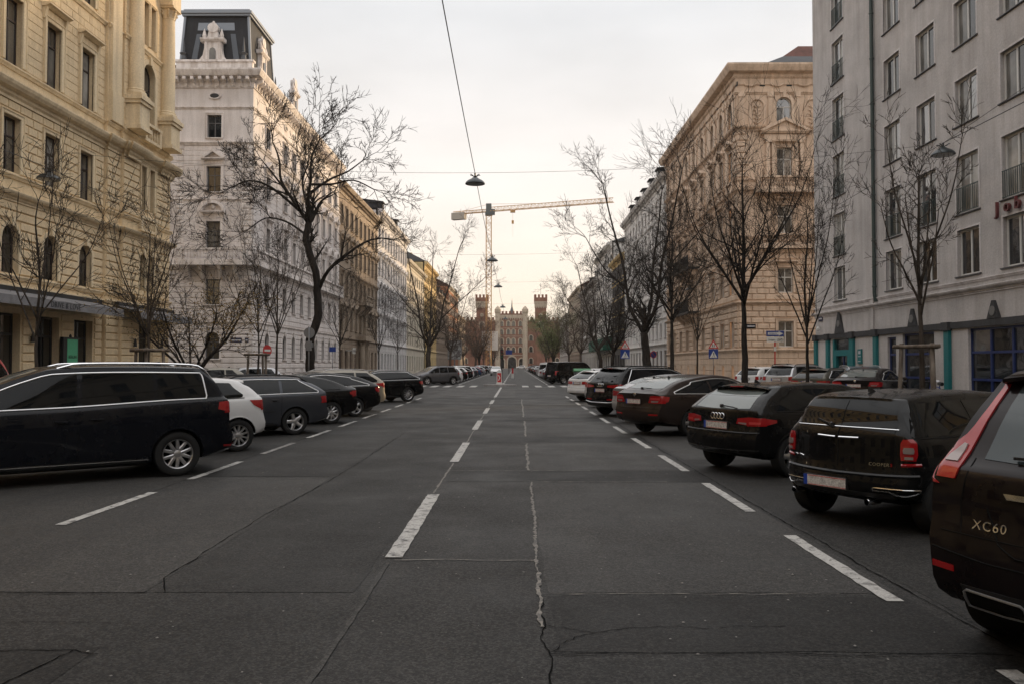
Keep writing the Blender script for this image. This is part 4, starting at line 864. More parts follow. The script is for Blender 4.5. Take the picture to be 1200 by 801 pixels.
# ------------------------------------------------------------------ the houses further down both sides
def terrace(label, side, y0, y1, h, nfl, mat, trim, frame, kinds, roofmat, spacing=2.7, ww=1.1, rust=True, dormers=0, gf=4.6, glass=None, cat='house', name='terrace_house', bay=None, sur=True, setback=0, gw=1.4, simple_win=False, ridge=3.2, corn=1.0):
    x = (XL-setback) if side < 0 else (XR+setback); L = y1-y0
    T = thing(name, label, cat, (x, y0, 0)); F = Facade(T, (x, y0) if side < 0 else (x, y1), PI2 if side < 0 else -PI2)
    n = max(2, int(L/spacing)); st = L/n; fh = (h-1.3-gf)/(nfl-1); ops = []; W_ = []
    for k in range(n):
        u = st*(k+.5); ops.append((u-gw/2, u+gw/2, .6 if k % 3 else .13, 3.3))
        for j in range(nfl-1):
            z = gf+fh*j+fh*.24; hh = fh*.56; ops.append((u-ww/2, u+ww/2, z, z+hh)); W_.append((u, z, hh, j))
    F.build('wall', wall(0, L, .1, h, ops, .26), mat)
    if rust: F.build('rustication', stones_joined(courses(0, L, .3, gf-.2, ops, .45, pad=.08), .05, .03), mat)['kind'] = 'stuff'
    gl = glass or [G_DARK, G_DARK, G_SKY]
    for k in range(n):
        u = st*(k+.5); c = .6 if k % 3 else .13; window(F, u, c, gw, 3.3-c, M_BLACK if simple_win else frame, [G_DARK], 2, .75, panes=False, y=.2, fw=.09)
    for u, z, hh, j in W_:
        kd = kinds[j % len(kinds)]
        window(F, u, z, ww, round(hh, 3), frame, gl, 2, .66 if not simple_win else None, panes=False, surround=surround_mesh(ww, round(hh, 3), trim, kd, .16, .08, hood=.45) if sur else None, sill=sill_mesh(ww, trim), fw=.07)
    for j in range(nfl-1):
        m = MB(); molding(m, BELT if j else CORN, 0, L, gf+fh*j, 1.0 if j else .6, 0, 0); F.build('string_course', m, trim)
    m = MB(); molding(m, BIGC, 0, L, h+.1, .9*corn, 0, 0); F.build('main_cornice', m, trim)
    m = MB(); dentils(m, 0, L, h-.62, .22, .16, .26, (0, .34)); F.build('dentil_row', m, trim)['kind'] = 'stuff'
    m = MB(); m.add([(0, -.3, h+.2), (L, -.3, h+.2), (L, 5.5, h+ridge), (0, 5.5, h+ridge), (L, 12, h+.2), (0, 12, h+.2)], [(0, 1, 2, 3), (3, 2, 4, 5), (1, 4, 2), (0, 3, 5)]); r = F.build('roof', m, roofmat)
    for k in range(dormers):
        u = L*(k+.5)/dormers; m = MB(); m.box(u-.8, u+.8, .5, 3.8, h+.4, h+2.3); m.prism_x([(.3, h+2.3), (.3, h+2.42), (4.0, h+2.9), (4.0, h+2.3)], u-.95, u+.95); m.box(u-.55, u+.55, .46, .5, h+.9, h+2.1, 1); F.build('dormer', m, [roofmat, G_SKY])
    for k in range(2):
        u = L*(k*.5+.25); m = MB(); m.box(u-.35, u+.35, 5.0, 6.4, h+1.5, h+ridge+1.1); m.box(u-.42, u+.42, 4.9, 6.5, h+ridge+1.1, h+ridge+1.25); F.build('chimney', m, trim)
    m = MB(); m.box(-.0+.01, .25, .27, 12, .1, h); m.box(L-.25, L-.01, .27, 12, .1, h); F.build('wall', m, mat)
    return T, F, L
def pl(nm, c, **k): return plaster(nm, c, **k)
P_BRN = pl('plaster_brown', (.36, .29, .225), streak=.35); P_BRN2 = pl('plaster_brown_trim', (.40, .33, .26), streak=.35)
P_WHT = pl('plaster_white', (.74, .72, .72)); P_CRM = pl('plaster_cream', (.66, .60, .50)); P_OCH = pl('plaster_ochre', (.68, .52, .27)); P_UMB = pl('plaster_umber', (.34, .27, .215)); P_BRK = pl('brick_orange', (.40, .17, .09), streak=.3); P_GR5 = pl('plaster_stone', (.46, .44, .42)); P_DK = pl('cladding_dark', (.075, .07, .068)); P_GLW = pl('plaster_offwhite', (.70, .68, .66))
M_BRFR = simple('frame_brown', (.10, .045, .03), .5)
T3, F3, L3 = terrace('dark brown terraced house with pillared portal between two paler houses', -1, 85.02, 109, 20.9, 5, P_BRN, P_BRN2, M_BRFR, ['tri', 'flat', 'tri', 'none'], M_TILE, 2.45)
for u in (10.6, 13.0):
    m = MB(); column(m, u, -.55, .13, 4.5, .34, 12); F3.build('portal_column', m, P_BRN2, smooth=40)
m = MB(); m.box(9.8, 13.8, -1.1, -.1, 4.5, 5.0); balustrade(m, 9.9, 13.7, 5.0, -1.0, .95, .22); m.box(9.4, 14.2, -1.25, -.1, 8.6, 8.85); balustrade(m, 9.5, 14.1, 8.85, -1.1, .95, .22)
for u in (10, 11.2, 12.4, 13.6): m.prism_x([(0, 7.4), (-.3, 7.5), (-1.1, 8.4), (-1.1, 8.6), (0, 8.6)], u-.14, u+.14)
F3.build('portal_balcony', m, P_BRN2)
m = MB(); m.box(3.2, 4.7, -.9, -.78, 2.9, 3.55); m.box(3.3, 4.6, -.905, -.895, 3.1, 3.35, 1); m.box(3.9, 4.0, -.8, 0, 3.2, 3.3); F3.build('shop_sign', m, [simple('sign_pale', (.50, .48, .45), .5), simple('sign_grey_band', (.22, .21, .2), .6)])
terrace('white terraced house with rows of pedimented windows next to the brown one', -1, 109.02, 138, 22.6, 5, P_WHT, P_WHT, M_GRNFR, ['flat', 'seg', 'tri', 'none'], M_SLATE, 2.5, dormers=2)
terrace('cream terraced house with plain windows past the white one', -1, 138.02, 165, 19.6, 6, P_CRM, P_CRM, M_GRNFR, ['none'], M_SLATE, 3.0, rust=False)
terrace('ochre yellow terraced house down the left side', -1, 165.02, 190, 22.6, 6, P_OCH, P_OCH, M_GRNFR, ['flat', 'none'], M_METAL, 2.8)
terrace('umber terraced house with dark top storey on the left side', -1, 190.02, 225, 18.6, 6, P_UMB, P_UMB, M_GRNFR, ['none', 'flat'], M_DKFR, 2.9, dormers=4, ridge=4)
terrace('orange brick terraced house far down the left side', -1, 225.02, 262, 23.5, 6, P_BRK, P_CRM, M_GRNFR, ['none'], M_TILE, 3.0)
terrace('brown terraced house at the far end of the left side', -1, 262.02, 300, 17.5, 5, P_BRN, P_BRN2, M_BRFR, ['none'], M_TILE, 3.2)
terrace('white flat-fronted house with dark dormers next to the tan palace', 1, 88.02, 122, 22.6, 7, P_GLW, P_GLW, M_BRFR, ['none'], M_SLATE, 2.5, ww=.95, rust=False, dormers=6, gf=4.0, sur=False, ridge=3.4)
terrace('dark clad narrow house after the white flat-fronted one', 1, 122.02, 138, 18.5, 6, P_DK, P_OCH, M_GRNFR, ['none'], M_METAL, 2.7, rust=False, sur=False, simple_win=True)
T9, F9, L9 = terrace('modern off-white house with wide dark windows and green shop canopy', 1, 138.02, 165, 22.5, 7, P_GLW, P_GLW, M_BLACK, ['none'], M_METAL, 3.4, ww=2.6, rust=False, sur=False, simple_win=True, gf=4.2, ridge=2.0, gw=2.4)
m = MB(); m.add([(0, -.1, 6.6), (L9, -.1, 6.6), (L9, -1.6, 6.2), (0, -1.6, 6.2), (0, -1.6, 4.2), (L9, -1.6, 4.2)], [(0, 1, 2, 3), (3, 2, 5, 4)]); m.add([(L9, -.1, 6.6), (L9, -1.6, 6.2), (L9, -1.6, 4.2), (L9, -.1, 4.2)], [(0, 1, 2, 3)]); F9.build('shop_canopy', m, simple('canvas_green', (.01, .085, .055), .8))
terrace('ornate stone-grey house with pediments on the right side', 1, 165.02, 205, 19.0, 5, P_GR5, P_GR5, M_GRNFR, ['tri', 'seg', 'flat', 'none'], M_SLATE, 2.8, dormers=3)
terrace('brownish house past the stone-grey one on the right side', 1, 205.02, 250, 21.5, 6, P_UMB, P_CRM, M_GRNFR, ['flat', 'none'], M_TILE, 3.0)
terrace('stone-grey house at the far end of the right side', 1, 250.02, 300, 17.5, 5, P_GR5, P_GR5, M_GRNFR, ['none'], M_SLATE, 3.4)
# houses beside and behind the camera: they close the street and show only as reflections and shade
terrace('ochre house standing before the yellow corner house, beside the viewer', -1, -28, 19.9, 22, 5, P_OCH, P_YEL2, M_DKFR, ['flat', 'tri', 'none'], M_METAL, 3.0)
terrace('cream house standing before the grey block, beside the viewer', 1, -28, 18.5, 22, 6, P_CRM, P_CRM, M_DKFR, ['none'], M_METAL, 3.2, sur=False)
terrace('brown house behind the viewer on the left', -1, -110, -28.1, 22, 5, P_BRN, P_BRN2, M_DKFR, ['none'], M_METAL, 4.5, sur=False)
terrace('umber house behind the viewer on the right', 1, -110, -28.1, 22, 5, P_UMB, P_BRN2, M_DKFR, ['none'], M_METAL, 4.5, sur=False)
T = thing('terrace_house', 'unseen stone house added to close the street behind the viewer', 'house', (0, -125, 0)); F = Facade(T, (30, -125), math.pi)  # added block, keeps the bright horizon out of the car reflections
F.build('wall', wall(0, 60, .1, 21, [(3+k*4, 4.4+k*4, z, z+2.2) for k in range(14) for z in (2, 6, 10, 14, 17.6)], .3), P_GR5); m = MB(); m.box(0, 60, -.5, 10, 21, 21.6); F.build('roof', m, M_METAL)
for k in range(14):
    for z in (2, 6, 10, 14, 17.6): window(F, 3.7+k*4, z, 1.4, 2.2, M_GRNFR, [G_DARK], 2, .66, panes=False)

# ------------------------------------------------------------------ brick barracks closing the street
P_RED = plaster('brick_red', (0.25, 0.118, 0.082), .2, .25); P_STN = plaster('stone_trim', (0.50, 0.42, 0.33), .12, .2)
def barracks():
    Y = 380; T = thing('brick_barracks', 'red brick barracks with crenellated twin towers closing the end of the street', 'castle', (0, Y, 0))
    F = Facade(T, (0, Y), 0)
    U0 = -1.85; HW = 6.3
    axs = [-6.4, -3.3, -.9, 2.3]
    ops = []
    for z in (7.4, 11.5, 15.7, 19.5): ops += [(u-.68, u+.68, z, z+2.5, 1) for u in axs]
    gate = [(U0-1.7, U0+2.1, .13, 5.4, 1), (U0-5.6, U0-3.4, .13, 4.6, 1), (U0+3.6, U0+5.8, .13, 4.6, 1)]
    F.build('wall', wall(U0-HW, U0+HW, .1, 25.0, ops+gate, .6), P_RED)
    for a, b, c, d, r in ops: window(F, (a+b)/2, c, 1.36, 2.5, M_BLACK, [G_DARK], 2, .6, 1, panes=False, surround=surround_mesh(1.36, 2.5, P_STN, fw=.40, arch=1, out=.15), y=.4)
    for a, b, c, d, r in gate:
        w = b-a; window(F, (a+b)/2, c, w, d-c, M_BLACK, [G_DARK], 2, .6, 1, panes=False, surround=surround_mesh(w, d-c, P_STN, fw=.6, arch=1, out=.2), y=.5)
    m = MB()
    for z, s in ((6.3, 2.0), (10.8, 1.2), (15.0, 1.2), (18.9, 1.0)): molding(m, BELT, U0-HW, U0+HW, z, s, 0, 0)
    F.build('string_course', m, P_STN)
    m = MB(); m.box(U0-HW, U0+HW, -.35, -.01, 23.4, 25.0); dentils(m, U0-HW, U0+HW, 22.6, .8, .5, .5, (0, .35)); F.build('parapet', m, P_STN)
    m = MB()
    for k in range(8): m.box(U0-HW+k*1.7, U0-HW+k*1.7+.95, -.4, .3, 25.4, 26.6)
    m.box(U0-HW, U0+HW, -.4, .3, 24.9, 25.5); F.build('merlons', m, P_RED)
    for u in (U0-HW-.1, U0+HW+.1):
        m = MB(); m.lathe([(1.2, .1), (1.2, 25.5), (1.5, 26.0), (1.5, 27.6), (1.2, 27.7), (.8, 28.4), (.001, 29.2)], u, -.3, 8); F.build('turret', m, P_STN)
    m = MB(); m.lathe([(1.6, 24), (1.3, 26.5), (.4, 29.5), (.001, 34)], U0+.2, 14, 8); F.build('spire', m, M_METAL)
    for u in (-15.7, 11.9):
        m = MB(); m.box(u-2.6, u+2.6, -.5, 6, .1, 31.0); F.build('tower', m, P_RED)
        m = MB(); m.box(u-3.0, u+3.0, -.9, 6.4, 30.4, 31.2); m.box(u-2.8, u+2.8, -.7, 6.2, 28.6, 30.4)
        for k in range(8): m.box(u-2.9+k*.78, u-2.55+k*.78, -.95, -.6, 28.0, 30.4)
        F.build('tower_frieze', m, P_STN)
        m = MB(); m.box(u-3.05, u+3.05, -1.0, 6.5, 31.2, 33.0)
        for k in range(4): m.box(u-3.05+k*1.7, u-3.05+k*1.7+1.0, -1.0, -.4, 33.0, 34.4)
        for k in range(4): m.box(u-3.05, u-2.5, .6+k*1.5, 1.5+k*1.5, 33.0, 34.4); m.box(u+2.5, u+3.05, .6+k*1.5, 1.5+k*1.5, 33.0, 34.4)
        F.build('battlement', m, P_RED)
        m = MB(); m.lathe([(.001, .0), (.5, 0), (.5, .1), (.9, .1), (.9, 0)], n=16); m.v = [(u+x, -.55-z, 24.8+y) for x, y, z in m.v]; F.build('clock_face', m, P_STN)
        m = MB(); m.tube([(u, 1, 34), (u, 1, 40)], .06, 5); F.build('flag_pole', m, M_METAL)
        FT = Facade(T, (0, Y-.5), 0)
        window(FT, u, 18.6, 1.9, 2.9, M_BLACK, [G_DARK], 2, .6, 1, panes=False, surround=surround_mesh(1.9, 2.9, P_STN, fw=.5, arch=1, out=.15), y=-.02)
    for a, b in ((-75, U0-HW-.8), (U0+HW+.8, 75)):
        n = int((b-a)/4); aa = [a+(b-a)*(k+.5)/n for k in range(n)]; op = [(u-.8, u+.8, z, z+2.6, 1) for u in aa for z in (2.2, 7.6, 12.8)]
        op = [o for o in op if min(abs((o[0]+o[1])/2-q) for q in (-15.7, 11.9)) > 4]
        F.build('wall', wall(a, b, .1, 22.5, op, .5, .4), P_RED); F4 = Facade(T, (0, Y+.4), 0)
        for o in op: window(F4, (o[0]+o[1])/2, o[2], 1.6, 2.6, M_BLACK, [G_DARK], 2, .6, 1, panes=False, surround=surround_mesh(1.6, 2.6, P_STN, fw=.35, arch=1, out=.12), y=.3)
        m = MB(); molding(m, CORN, a, b, 22.5, 1.2, 0, 0); F4.build('cornice', m, P_STN)
        m = MB()
        for k in range(int((b-a)/2)): m.box(a+k*2, a+k*2+1.1, .2, .8, 22.6, 23.8)
        F.build('merlons', m, P_RED); F.build('roof', MB().box(a, b, .9, 14, 22.0, 22.4), M_METAL)
barracks()
# ------------------------------------------------------------------ cars
def pchip(pts):
    X = [p[0] for p in pts]; Y = [p[1] for p in pts]; n = len(X)
    h = [X[i+1]-X[i] for i in range(n-1)]; d = [(Y[i+1]-Y[i])/h[i] for i in range(n-1)]
    m = [0.0]*n
    for i in range(1, n-1):
        if d[i-1]*d[i] > 0:
            w1, w2 = 2*h[i]+h[i-1], h[i]+2*h[i-1]; m[i] = (w1+w2)/(w1/d[i-1]+w2/d[i])
    m[0], m[-1] = d[0], d[-1]
    def f(x):
        if x <= X[0]: return Y[0]
        if x >= X[-1]: return Y[-1]
        i = max(k for k in range(n) if X[k] <= x); i = min(i, n-2)
        t = (x-X[i])/h[i]; t2, t3 = t*t, t*t*t
        return (2*t3-3*t2+1)*Y[i] + (t3-2*t2+t)*h[i]*m[i] + (-2*t3+3*t2)*Y[i+1] + (t3-t2)*h[i]*m[i+1]
    return f
def resample(pts, n):
    P = [Vector((p[0], p[1])) for p in pts]; L = [0]
    for a, b in zip(P[:-1], P[1:]): L.append(L[-1] + (b-a).length)
    out = []
    for k in range(n):
        s = L[-1]*k/(n-1); i = 0
        while i < len(P)-2 and L[i+1] < s: i += 1
        t = (s-L[i])/max(1e-9, L[i+1]-L[i]); out.append(P[i].lerp(P[i+1], min(1, max(0, t))))
    return out
M_GLASS_CAR = simple('car_glass', (0.005, 0.006, 0.007), 0.025, 0, 0.28)
M_GLASS_CAR2 = simple('car_glass_pale_sky', (0.12, 0.135, 0.13), 0.03, 0, 0.75)  # opaque; pale base colour stands in for reflected sky
M_GLASS_CAR3 = simple('car_glass_tinted', (0.035, 0.046, 0.050), 0.03, 0, 0.5)
M_TYRE = simple('tyre_rubber', (0.014, 0.014, 0.014), 0.8, 0, 0.3)
M_ARCH = simple('wheel_arch_liner', (0.008, 0.008, 0.008), 0.95, 0, 0.1)
M_TRIM = simple('black_trim', (0.013, 0.013, 0.014), 0.5, 0, 0.4)
M_CHROME = simple('chrome', (0.72, 0.72, 0.73), 0.16, 1.0)
M_SATIN = simple('satin_aluminium', (0.80, 0.80, 0.81), 0.38, 1.0)
M_ALLOY = simple('alloy', (0.52, 0.52, 0.53), 0.32, 0.9)
M_ALLOY_D = simple('alloy_dark', (0.20, 0.20, 0.205), 0.35, 0.9)
M_RED = simple('tail_lens', (0.30, 0.010, 0.012), 0.10, 0, 0.6, 0.5)
M_RED_L = simple('tail_lens_inner', (0.46, 0.045, 0.045), 0.18, 0, 0.6, 0.5)
M_CLEAR = simple('clear_lens', (0.26, 0.21, 0.20), 0.12, 0.2, 0.6, 0.5)
M_HEAD = simple('head_lens', (0.42, 0.43, 0.45), 0.06, 0.3, 0.7, 0.6)
M_PLATE = worn('plate_white', (0.62, 0.60, 0.57), (0.36, 0.34, 0.33), 0.40, 0.52, 22, 0.4)
M_PLATE_B = simple('plate_blue', (0.015, 0.05, 0.30), 0.4)
M_PLATE_R = simple('plate_red', (0.45, 0.03, 0.03), 0.4)
PAINT = {'black': paint('paint_black', (0.004, 0.004, 0.0045), dust=.02), 'blueblack': paint('paint_blueblack', (0.004, 0.005, 0.008), dust=.02),
         'brown': paint('paint_brown', (0.026, 0.017, 0.014), .25, .25, .05), 'darkred': paint('paint_maroon', (0.008, 0.0052, 0.0056), .25, .2, .02), 'white': paint('paint_white', (0.66, 0.66, 0.66), .3, 0, .15),
         'slate': paint('paint_slate', (0.050, 0.054, 0.064), .28, .4, .06), 'grey': paint('paint_grey', (0.10, 0.10, 0.108), .3, .5, .08), 'silver': paint('paint_silver', (0.42, 0.42, 0.43), .3, .6, .1),
         'beige': paint('paint_beige', (0.27, 0.25, 0.215), .32, .4, .1), 'red': paint('paint_red', (0.26, 0.012, 0.014), .28, .1, .05), 'blue': paint('paint_blue', (0.03, 0.07, 0.15), .28, .3, .06),
         'greyblue': paint('paint_greyblue', (0.10, 0.125, 0.145), .3, .4, .08), 'olive': paint('paint_olive', (0.085, 0.08, 0.065), .3, .4, .08), 'green': paint('paint_green', (0.02, 0.10, 0.05), .4, 0, .08)}

class Skin:
    def __init__(s, me):
        s.bvh = BVHTree.FromPolygons([v.co.copy() for v in me.vertices], [tuple(p.vertices) for p in me.polygons])
    def hit(s, kind, a, b, sg=1):
        if kind == 'side': o, d = Vector((a, sg*3, b)), Vector((0, -sg, 0))
        elif kind == 'rear': o, d = Vector((-8, a, b)), Vector((1, 0, 0))
        else: o, d = Vector((12, a, b)), Vector((-1, 0, 0))
        p, nrm, i, dist = s.bvh.ray_cast(o, d)
        if p is None or (kind == 'side' and p.y*sg < 0.2):
            q = Vector((a, sg*0.85, b)) if kind == 'side' else Vector((-0.9 if kind == 'rear' else 3.5, a, b))
            p, nrm, i, dist = s.bvh.find_nearest(q)
        if nrm.dot(d) > 0: nrm = -nrm
        return p, nrm
    def patch(s, mb, kind, e0, e1, nc=10, nr=4, off=0.005, sg=1, skirt=0.03, m=0):
        A, B = resample(e0, nc), resample(e1, nc); vs_ = []; back = []
        for j in range(nr):
            for i in range(nc):
                q = A[i].lerp(B[i], j/(nr-1)); p, nn = s.hit(kind, q.x, q.y, sg)
                vs_.append(p + nn*off); back.append(p - nn*skirt)
        fs = [(j*nc+i, j*nc+i+1, (j+1)*nc+i+1, (j+1)*nc+i) for j in range(nr-1) for i in range(nc-1)]
        bd = [i for i in range(nc)] + [j*nc+nc-1 for j in range(1, nr)] + [(nr-1)*nc+i for i in range(nc-2, -1, -1)] + [j*nc for j in range(nr-2, 0, -1)]
        N = len(vs_); vs_ += [back[i] for i in bd]; k = len(bd)
        fs += [(bd[i], bd[(i+1) % k], N+(i+1) % k, N+i) for i in range(k)]
        mb.add(vs_, fs, m); return mb
    def line(s, mb, kind, pts, r=0.006, n=24, off=0.0, sg=1, m=0, sides=4):
        P = []
        for q in resample(pts, n):
            p, nn = s.hit(kind, q.x, q.y, sg); P.append(p + nn*off)
        mb.tube(P, r, sides, m); return mb

CARMESH = {}
def car_shape(sp):
    wb, ro, fo, Wd, h, r = sp['wb'], sp['ro'], sp['fo'], sp['W'], sp['h'], sp['r']
    top, belt = pchip(sp['top']), pchip(sp['belt'])
    tail, nose = pchip(sp['tail']), pchip(sp['nose'])
    x0, x1 = -ro, wb+fo; Ln = sp.get('Ln', 1.5)
    plan = pchip([(x0, sp.get('rw', .90)), (x0+.10, .945), (x0+.30, .98), (0.25, 1.0), (wb-.2, 1.0), (wb+fo*.45, .975), (x1-.22, .90), (x1-.07, .80), (x1, .70)])
    bot = pchip([(x0, .34), (x0+.35, .25), (.3, .19), (wb, .19), (x1-.4, .21), (x1, .28)])
    kr, kf = sp.get('kr', .10), .20
    st = []; n = 64
    for i in range(n+1):
        t = i/n; u = .5-.5*math.cos(math.pi*t); st.append(x0 + (x1-x0)*(.45*u + .55*t))
    rings = []
    for xh in st:
        zt, zb = top(xh), bot(xh); w = plan(xh)*Wd/2; bs = min(belt(xh), zt-.045)
        g = min(1, max(0, (zt-bs)/(h-belt(wb*.4)))); wt = w*(.86*(1-g) + sp['wr']*g); H = bs-zb
        P = [(0, zb), (.5*w, zb), (.86*w, zb+.012), (.94*w, zb+.05), (.962*w, zb+.12), (.972*w, zb+.30*H), (.985*w, zb+.45*H), (.997*w, zb+.60*H), (1.0*w, zb+.72*H), (.994*w, zb+.82*H),
             (.984*w, zb+.91*H), (.968*w, bs-.018), (.945*w, bs+.003)]
        ze = zt-.075*g-.018*(1-g)
        for t in (.10, .3, .5, .7, .88): P.append((.945*w + (wt-.945*w)*t**1.12, bs + (ze-bs)*t + .004))
        P += [(wt*.985, zt-.05*g-.012*(1-g)), (wt*.94, zt-.030*g-.008*(1-g)), (wt*.8, zt-.015*g-.004*(1-g)), (wt*.45, zt-.004), (0, zt)]
        A = max(0, 1-(xh-x0)/Ln)**1.15; B = max(0, 1-(x1-xh)/1.0)**1.3
        rings.append([(xh + A*tail(z)-B*nose(z) + max(0, 1-(xh-x0)/.7)*kr*(y/w)**2 - max(0, 1-(x1-xh)/.8)*kf*(y/w)**2, y, z) for y, z in P])
    k = len(rings[0]); mb = MB(); vs_ = []; N = len(rings); full = 2*k-2
    for rg in rings:
        vs_ += rg + [(x, -y, z) for x, y, z in rg[-2:0:-1]]
    fs = [(i*full+j, (i+1)*full+j, (i+1)*full+(j+1) % full, i*full+(j+1) % full) for i in range(N-1) for j in range(full)]
    K = 14
    for end, i, sg in ((0, 0, 1), (1, N-1, -1)):        # close tail and nose with a curved grid
        idx = {}; xe = st[i]
        for j in range(1, k-1):
            x, y, z = rings[i][j]
            for c in range(K+1):
                if c == 0: idx[j, c] = i*full+j
                elif c == K: idx[j, c] = i*full+(full-j)
                else:
                    yy = y*(1-2*c/K); q = (yy/max(.01, plan(xe)*Wd/2))**2
                    xx = xe + tail(z) + kr*q if end == 0 else xe - nose(z) - kf*q
                    idx[j, c] = len(vs_); vs_.append((xx, yy, z))
        for j in range(1, k-2):
            for c in range(K):
                f = (idx[j, c], idx[j, c+1], idx[j+1, c+1], idx[j+1, c]); fs.append(f[::-1] if end else f)
        for jj, c0 in ((1, i*full), (k-2, i*full+k-1)):
            for c in range(K): fs.append((idx[jj, c], idx[jj, c+1], c0))
    mb.add(vs_, fs)
    bm = bmesh.new(); tmp = mb.mesh('tmp', [M_TRIM]); bm.from_mesh(tmp); bpy.data.meshes.remove(tmp)
    bmesh.ops.recalc_face_normals(bm, faces=bm.faces); me = bpy.data.meshes.new('car_body'); bm.to_mesh(me); bm.free()
    skin = Skin(me)
    # wheel arches are cut out of the body
    cut = MB(); ra = r+.055
    for xc in (0, wb):
        for s in (1, -1):
            ya, yb = s*(Wd/2-.33), s*(Wd/2+.3); n = 40
            pa = [(xc+ra*math.cos(2*math.pi*q/n), ya, r+ra*math.sin(2*math.pi*q/n)) for q in range(n)]
            pb = [(a, yb, c) for a, _, c in pa]
            if s < 0: pa, pb = pb, pa
            cut.add(pa+pb, [(q, n+q, n+(q+1) % n, (q+1) % n) for q in range(n)] + [tuple(range(n)), tuple(range(n, 2*n))[::-1]], 1)
    me.materials.clear(); me.materials.append(M_TRIM); me.materials.append(M_ARCH)
    cme = cut.mesh('cut', [M_TRIM, M_ARCH]); bm = bmesh.new(); bm.from_mesh(cme); bmesh.ops.recalc_face_normals(bm, faces=bm.faces); bm.to_mesh(cme); bm.free()
    bo = put('tmp_body', me); cobj = put('tmp_cut', cme)
    md = bo.modifiers.new('b', 'BOOLEAN'); md.operation = 'DIFFERENCE'; md.solver = 'EXACT'; md.object = cobj
    dg = bpy.context.evaluated_depsgraph_get(); out = bpy.data.meshes.new_from_object(bo.evaluated_get(dg))
    bpy.data.objects.remove(bo); bpy.data.objects.remove(cobj); bpy.data.meshes.remove(me); bpy.data.meshes.remove(cme)
    out.polygons.foreach_set('use_smooth', [True]*len(out.polygons)); out.set_sharp_from_angle(angle=R(38)); out.name = 'car_body'; out.materials[0] = PAINT[sp['paint']]
    return out, skin, top, belt

def wheel_meshes(r, spokes, width=.21, kind='single', dark=False):
    key = ('wheel', r, spokes, kind, dark)
    if key in CARMESH: return CARMESH[key]
    rr = r*.665; hw = width/2
    prof = [(rr*.97, -hw*.8), (rr+.01, -hw*.95), (r*.86, -hw), (r*.965, -hw*.86), (r, -hw*.55), (r, hw*.55), (r*.965, hw*.86), (r*.86, hw), (rr+.012, hw*.97), (rr*.97, hw*.85)]
    t = MB(); t.lathe(prof, n=36); t.v = [(x, -z, y) for x, y, z in t.v]
    rim = MB()
    rim.lathe([(rr*.90, hw*.25), (rr*.93, hw*.80), (rr*.985, hw*.93), (rr*1.0, hw*.86), (rr*.97, hw*.5)], n=36)
    rim.lathe([(.001, -.01), (rr*.92, -.01)], n=24, m=1)
    rim.lathe([(.001, hw*.80), (.028, hw*.80), (.055, hw*.70), (.068, hw*.45), (.07, 0)], n=14)
    rim.lathe([(.07, -.006), (rr*.42, .002), (rr*.42, .01), (.07, .012)], n=18, m=1)
    for k in range(spokes):
        a0 = 2*math.pi*k/spokes
        for off, tw, ws in (((-.040, -.075, .030), (.040, .075, .030)) if kind == 'double' else ((0, 0, .046 if spokes <= 7 else .022),)):
            ca, sa = math.cos(a0), math.sin(a0); q = []
            for rad, lat, zz in ((.045, off*.6, hw*.66), (rr*.55, off*.6+tw*.25, hw*.80), (rr*.95, off*.6+tw*.55, hw*.74)):
                for e, dz in ((-ws*(1.2 if rad < .1 else .85), -.012), (-ws*.5, 0), (ws*.5, 0), (ws*(1.2 if rad < .1 else .85), -.012)):
                    l = lat+e; q.append((rad*ca - l*sa, rad*sa + l*ca, zz+dz))
                
            n = 4; fs = [(i*n+j, i*n+j+1, (i+1)*n+j+1, (i+1)*n+j) for i in range(2) for j in range(3)]
            back = [(x, y, z-.05) for x, y, z in q]; Q = len(q)
            fs += [(i*n, (i+1)*n, Q+(i+1)*n, Q+i*n) for i in range(2)] + [(i*n+3, Q+i*n+3, Q+(i+1)*n+3, (i+1)*n+3) for i in range(2)]
            rim.add(q+back, fs)
    rim.v = [(x, z, y) for x, y, z in rim.v]
    bm = bmesh.new(); tmp = rim.mesh('t', [M_ALLOY]); tmp2 = rim.mesh('rim', [M_ALLOY_D if dark else M_ALLOY, M_ARCH], 35)
    bpy.data.meshes.remove(tmp); bm.from_mesh(tmp2); bmesh.ops.recalc_face_normals(bm, faces=bm.faces); bm.to_mesh(tmp2); bm.free()
    CARMESH[key] = (t.mesh('tyre', M_TYRE, 40), tmp2); return CARMESH[key]

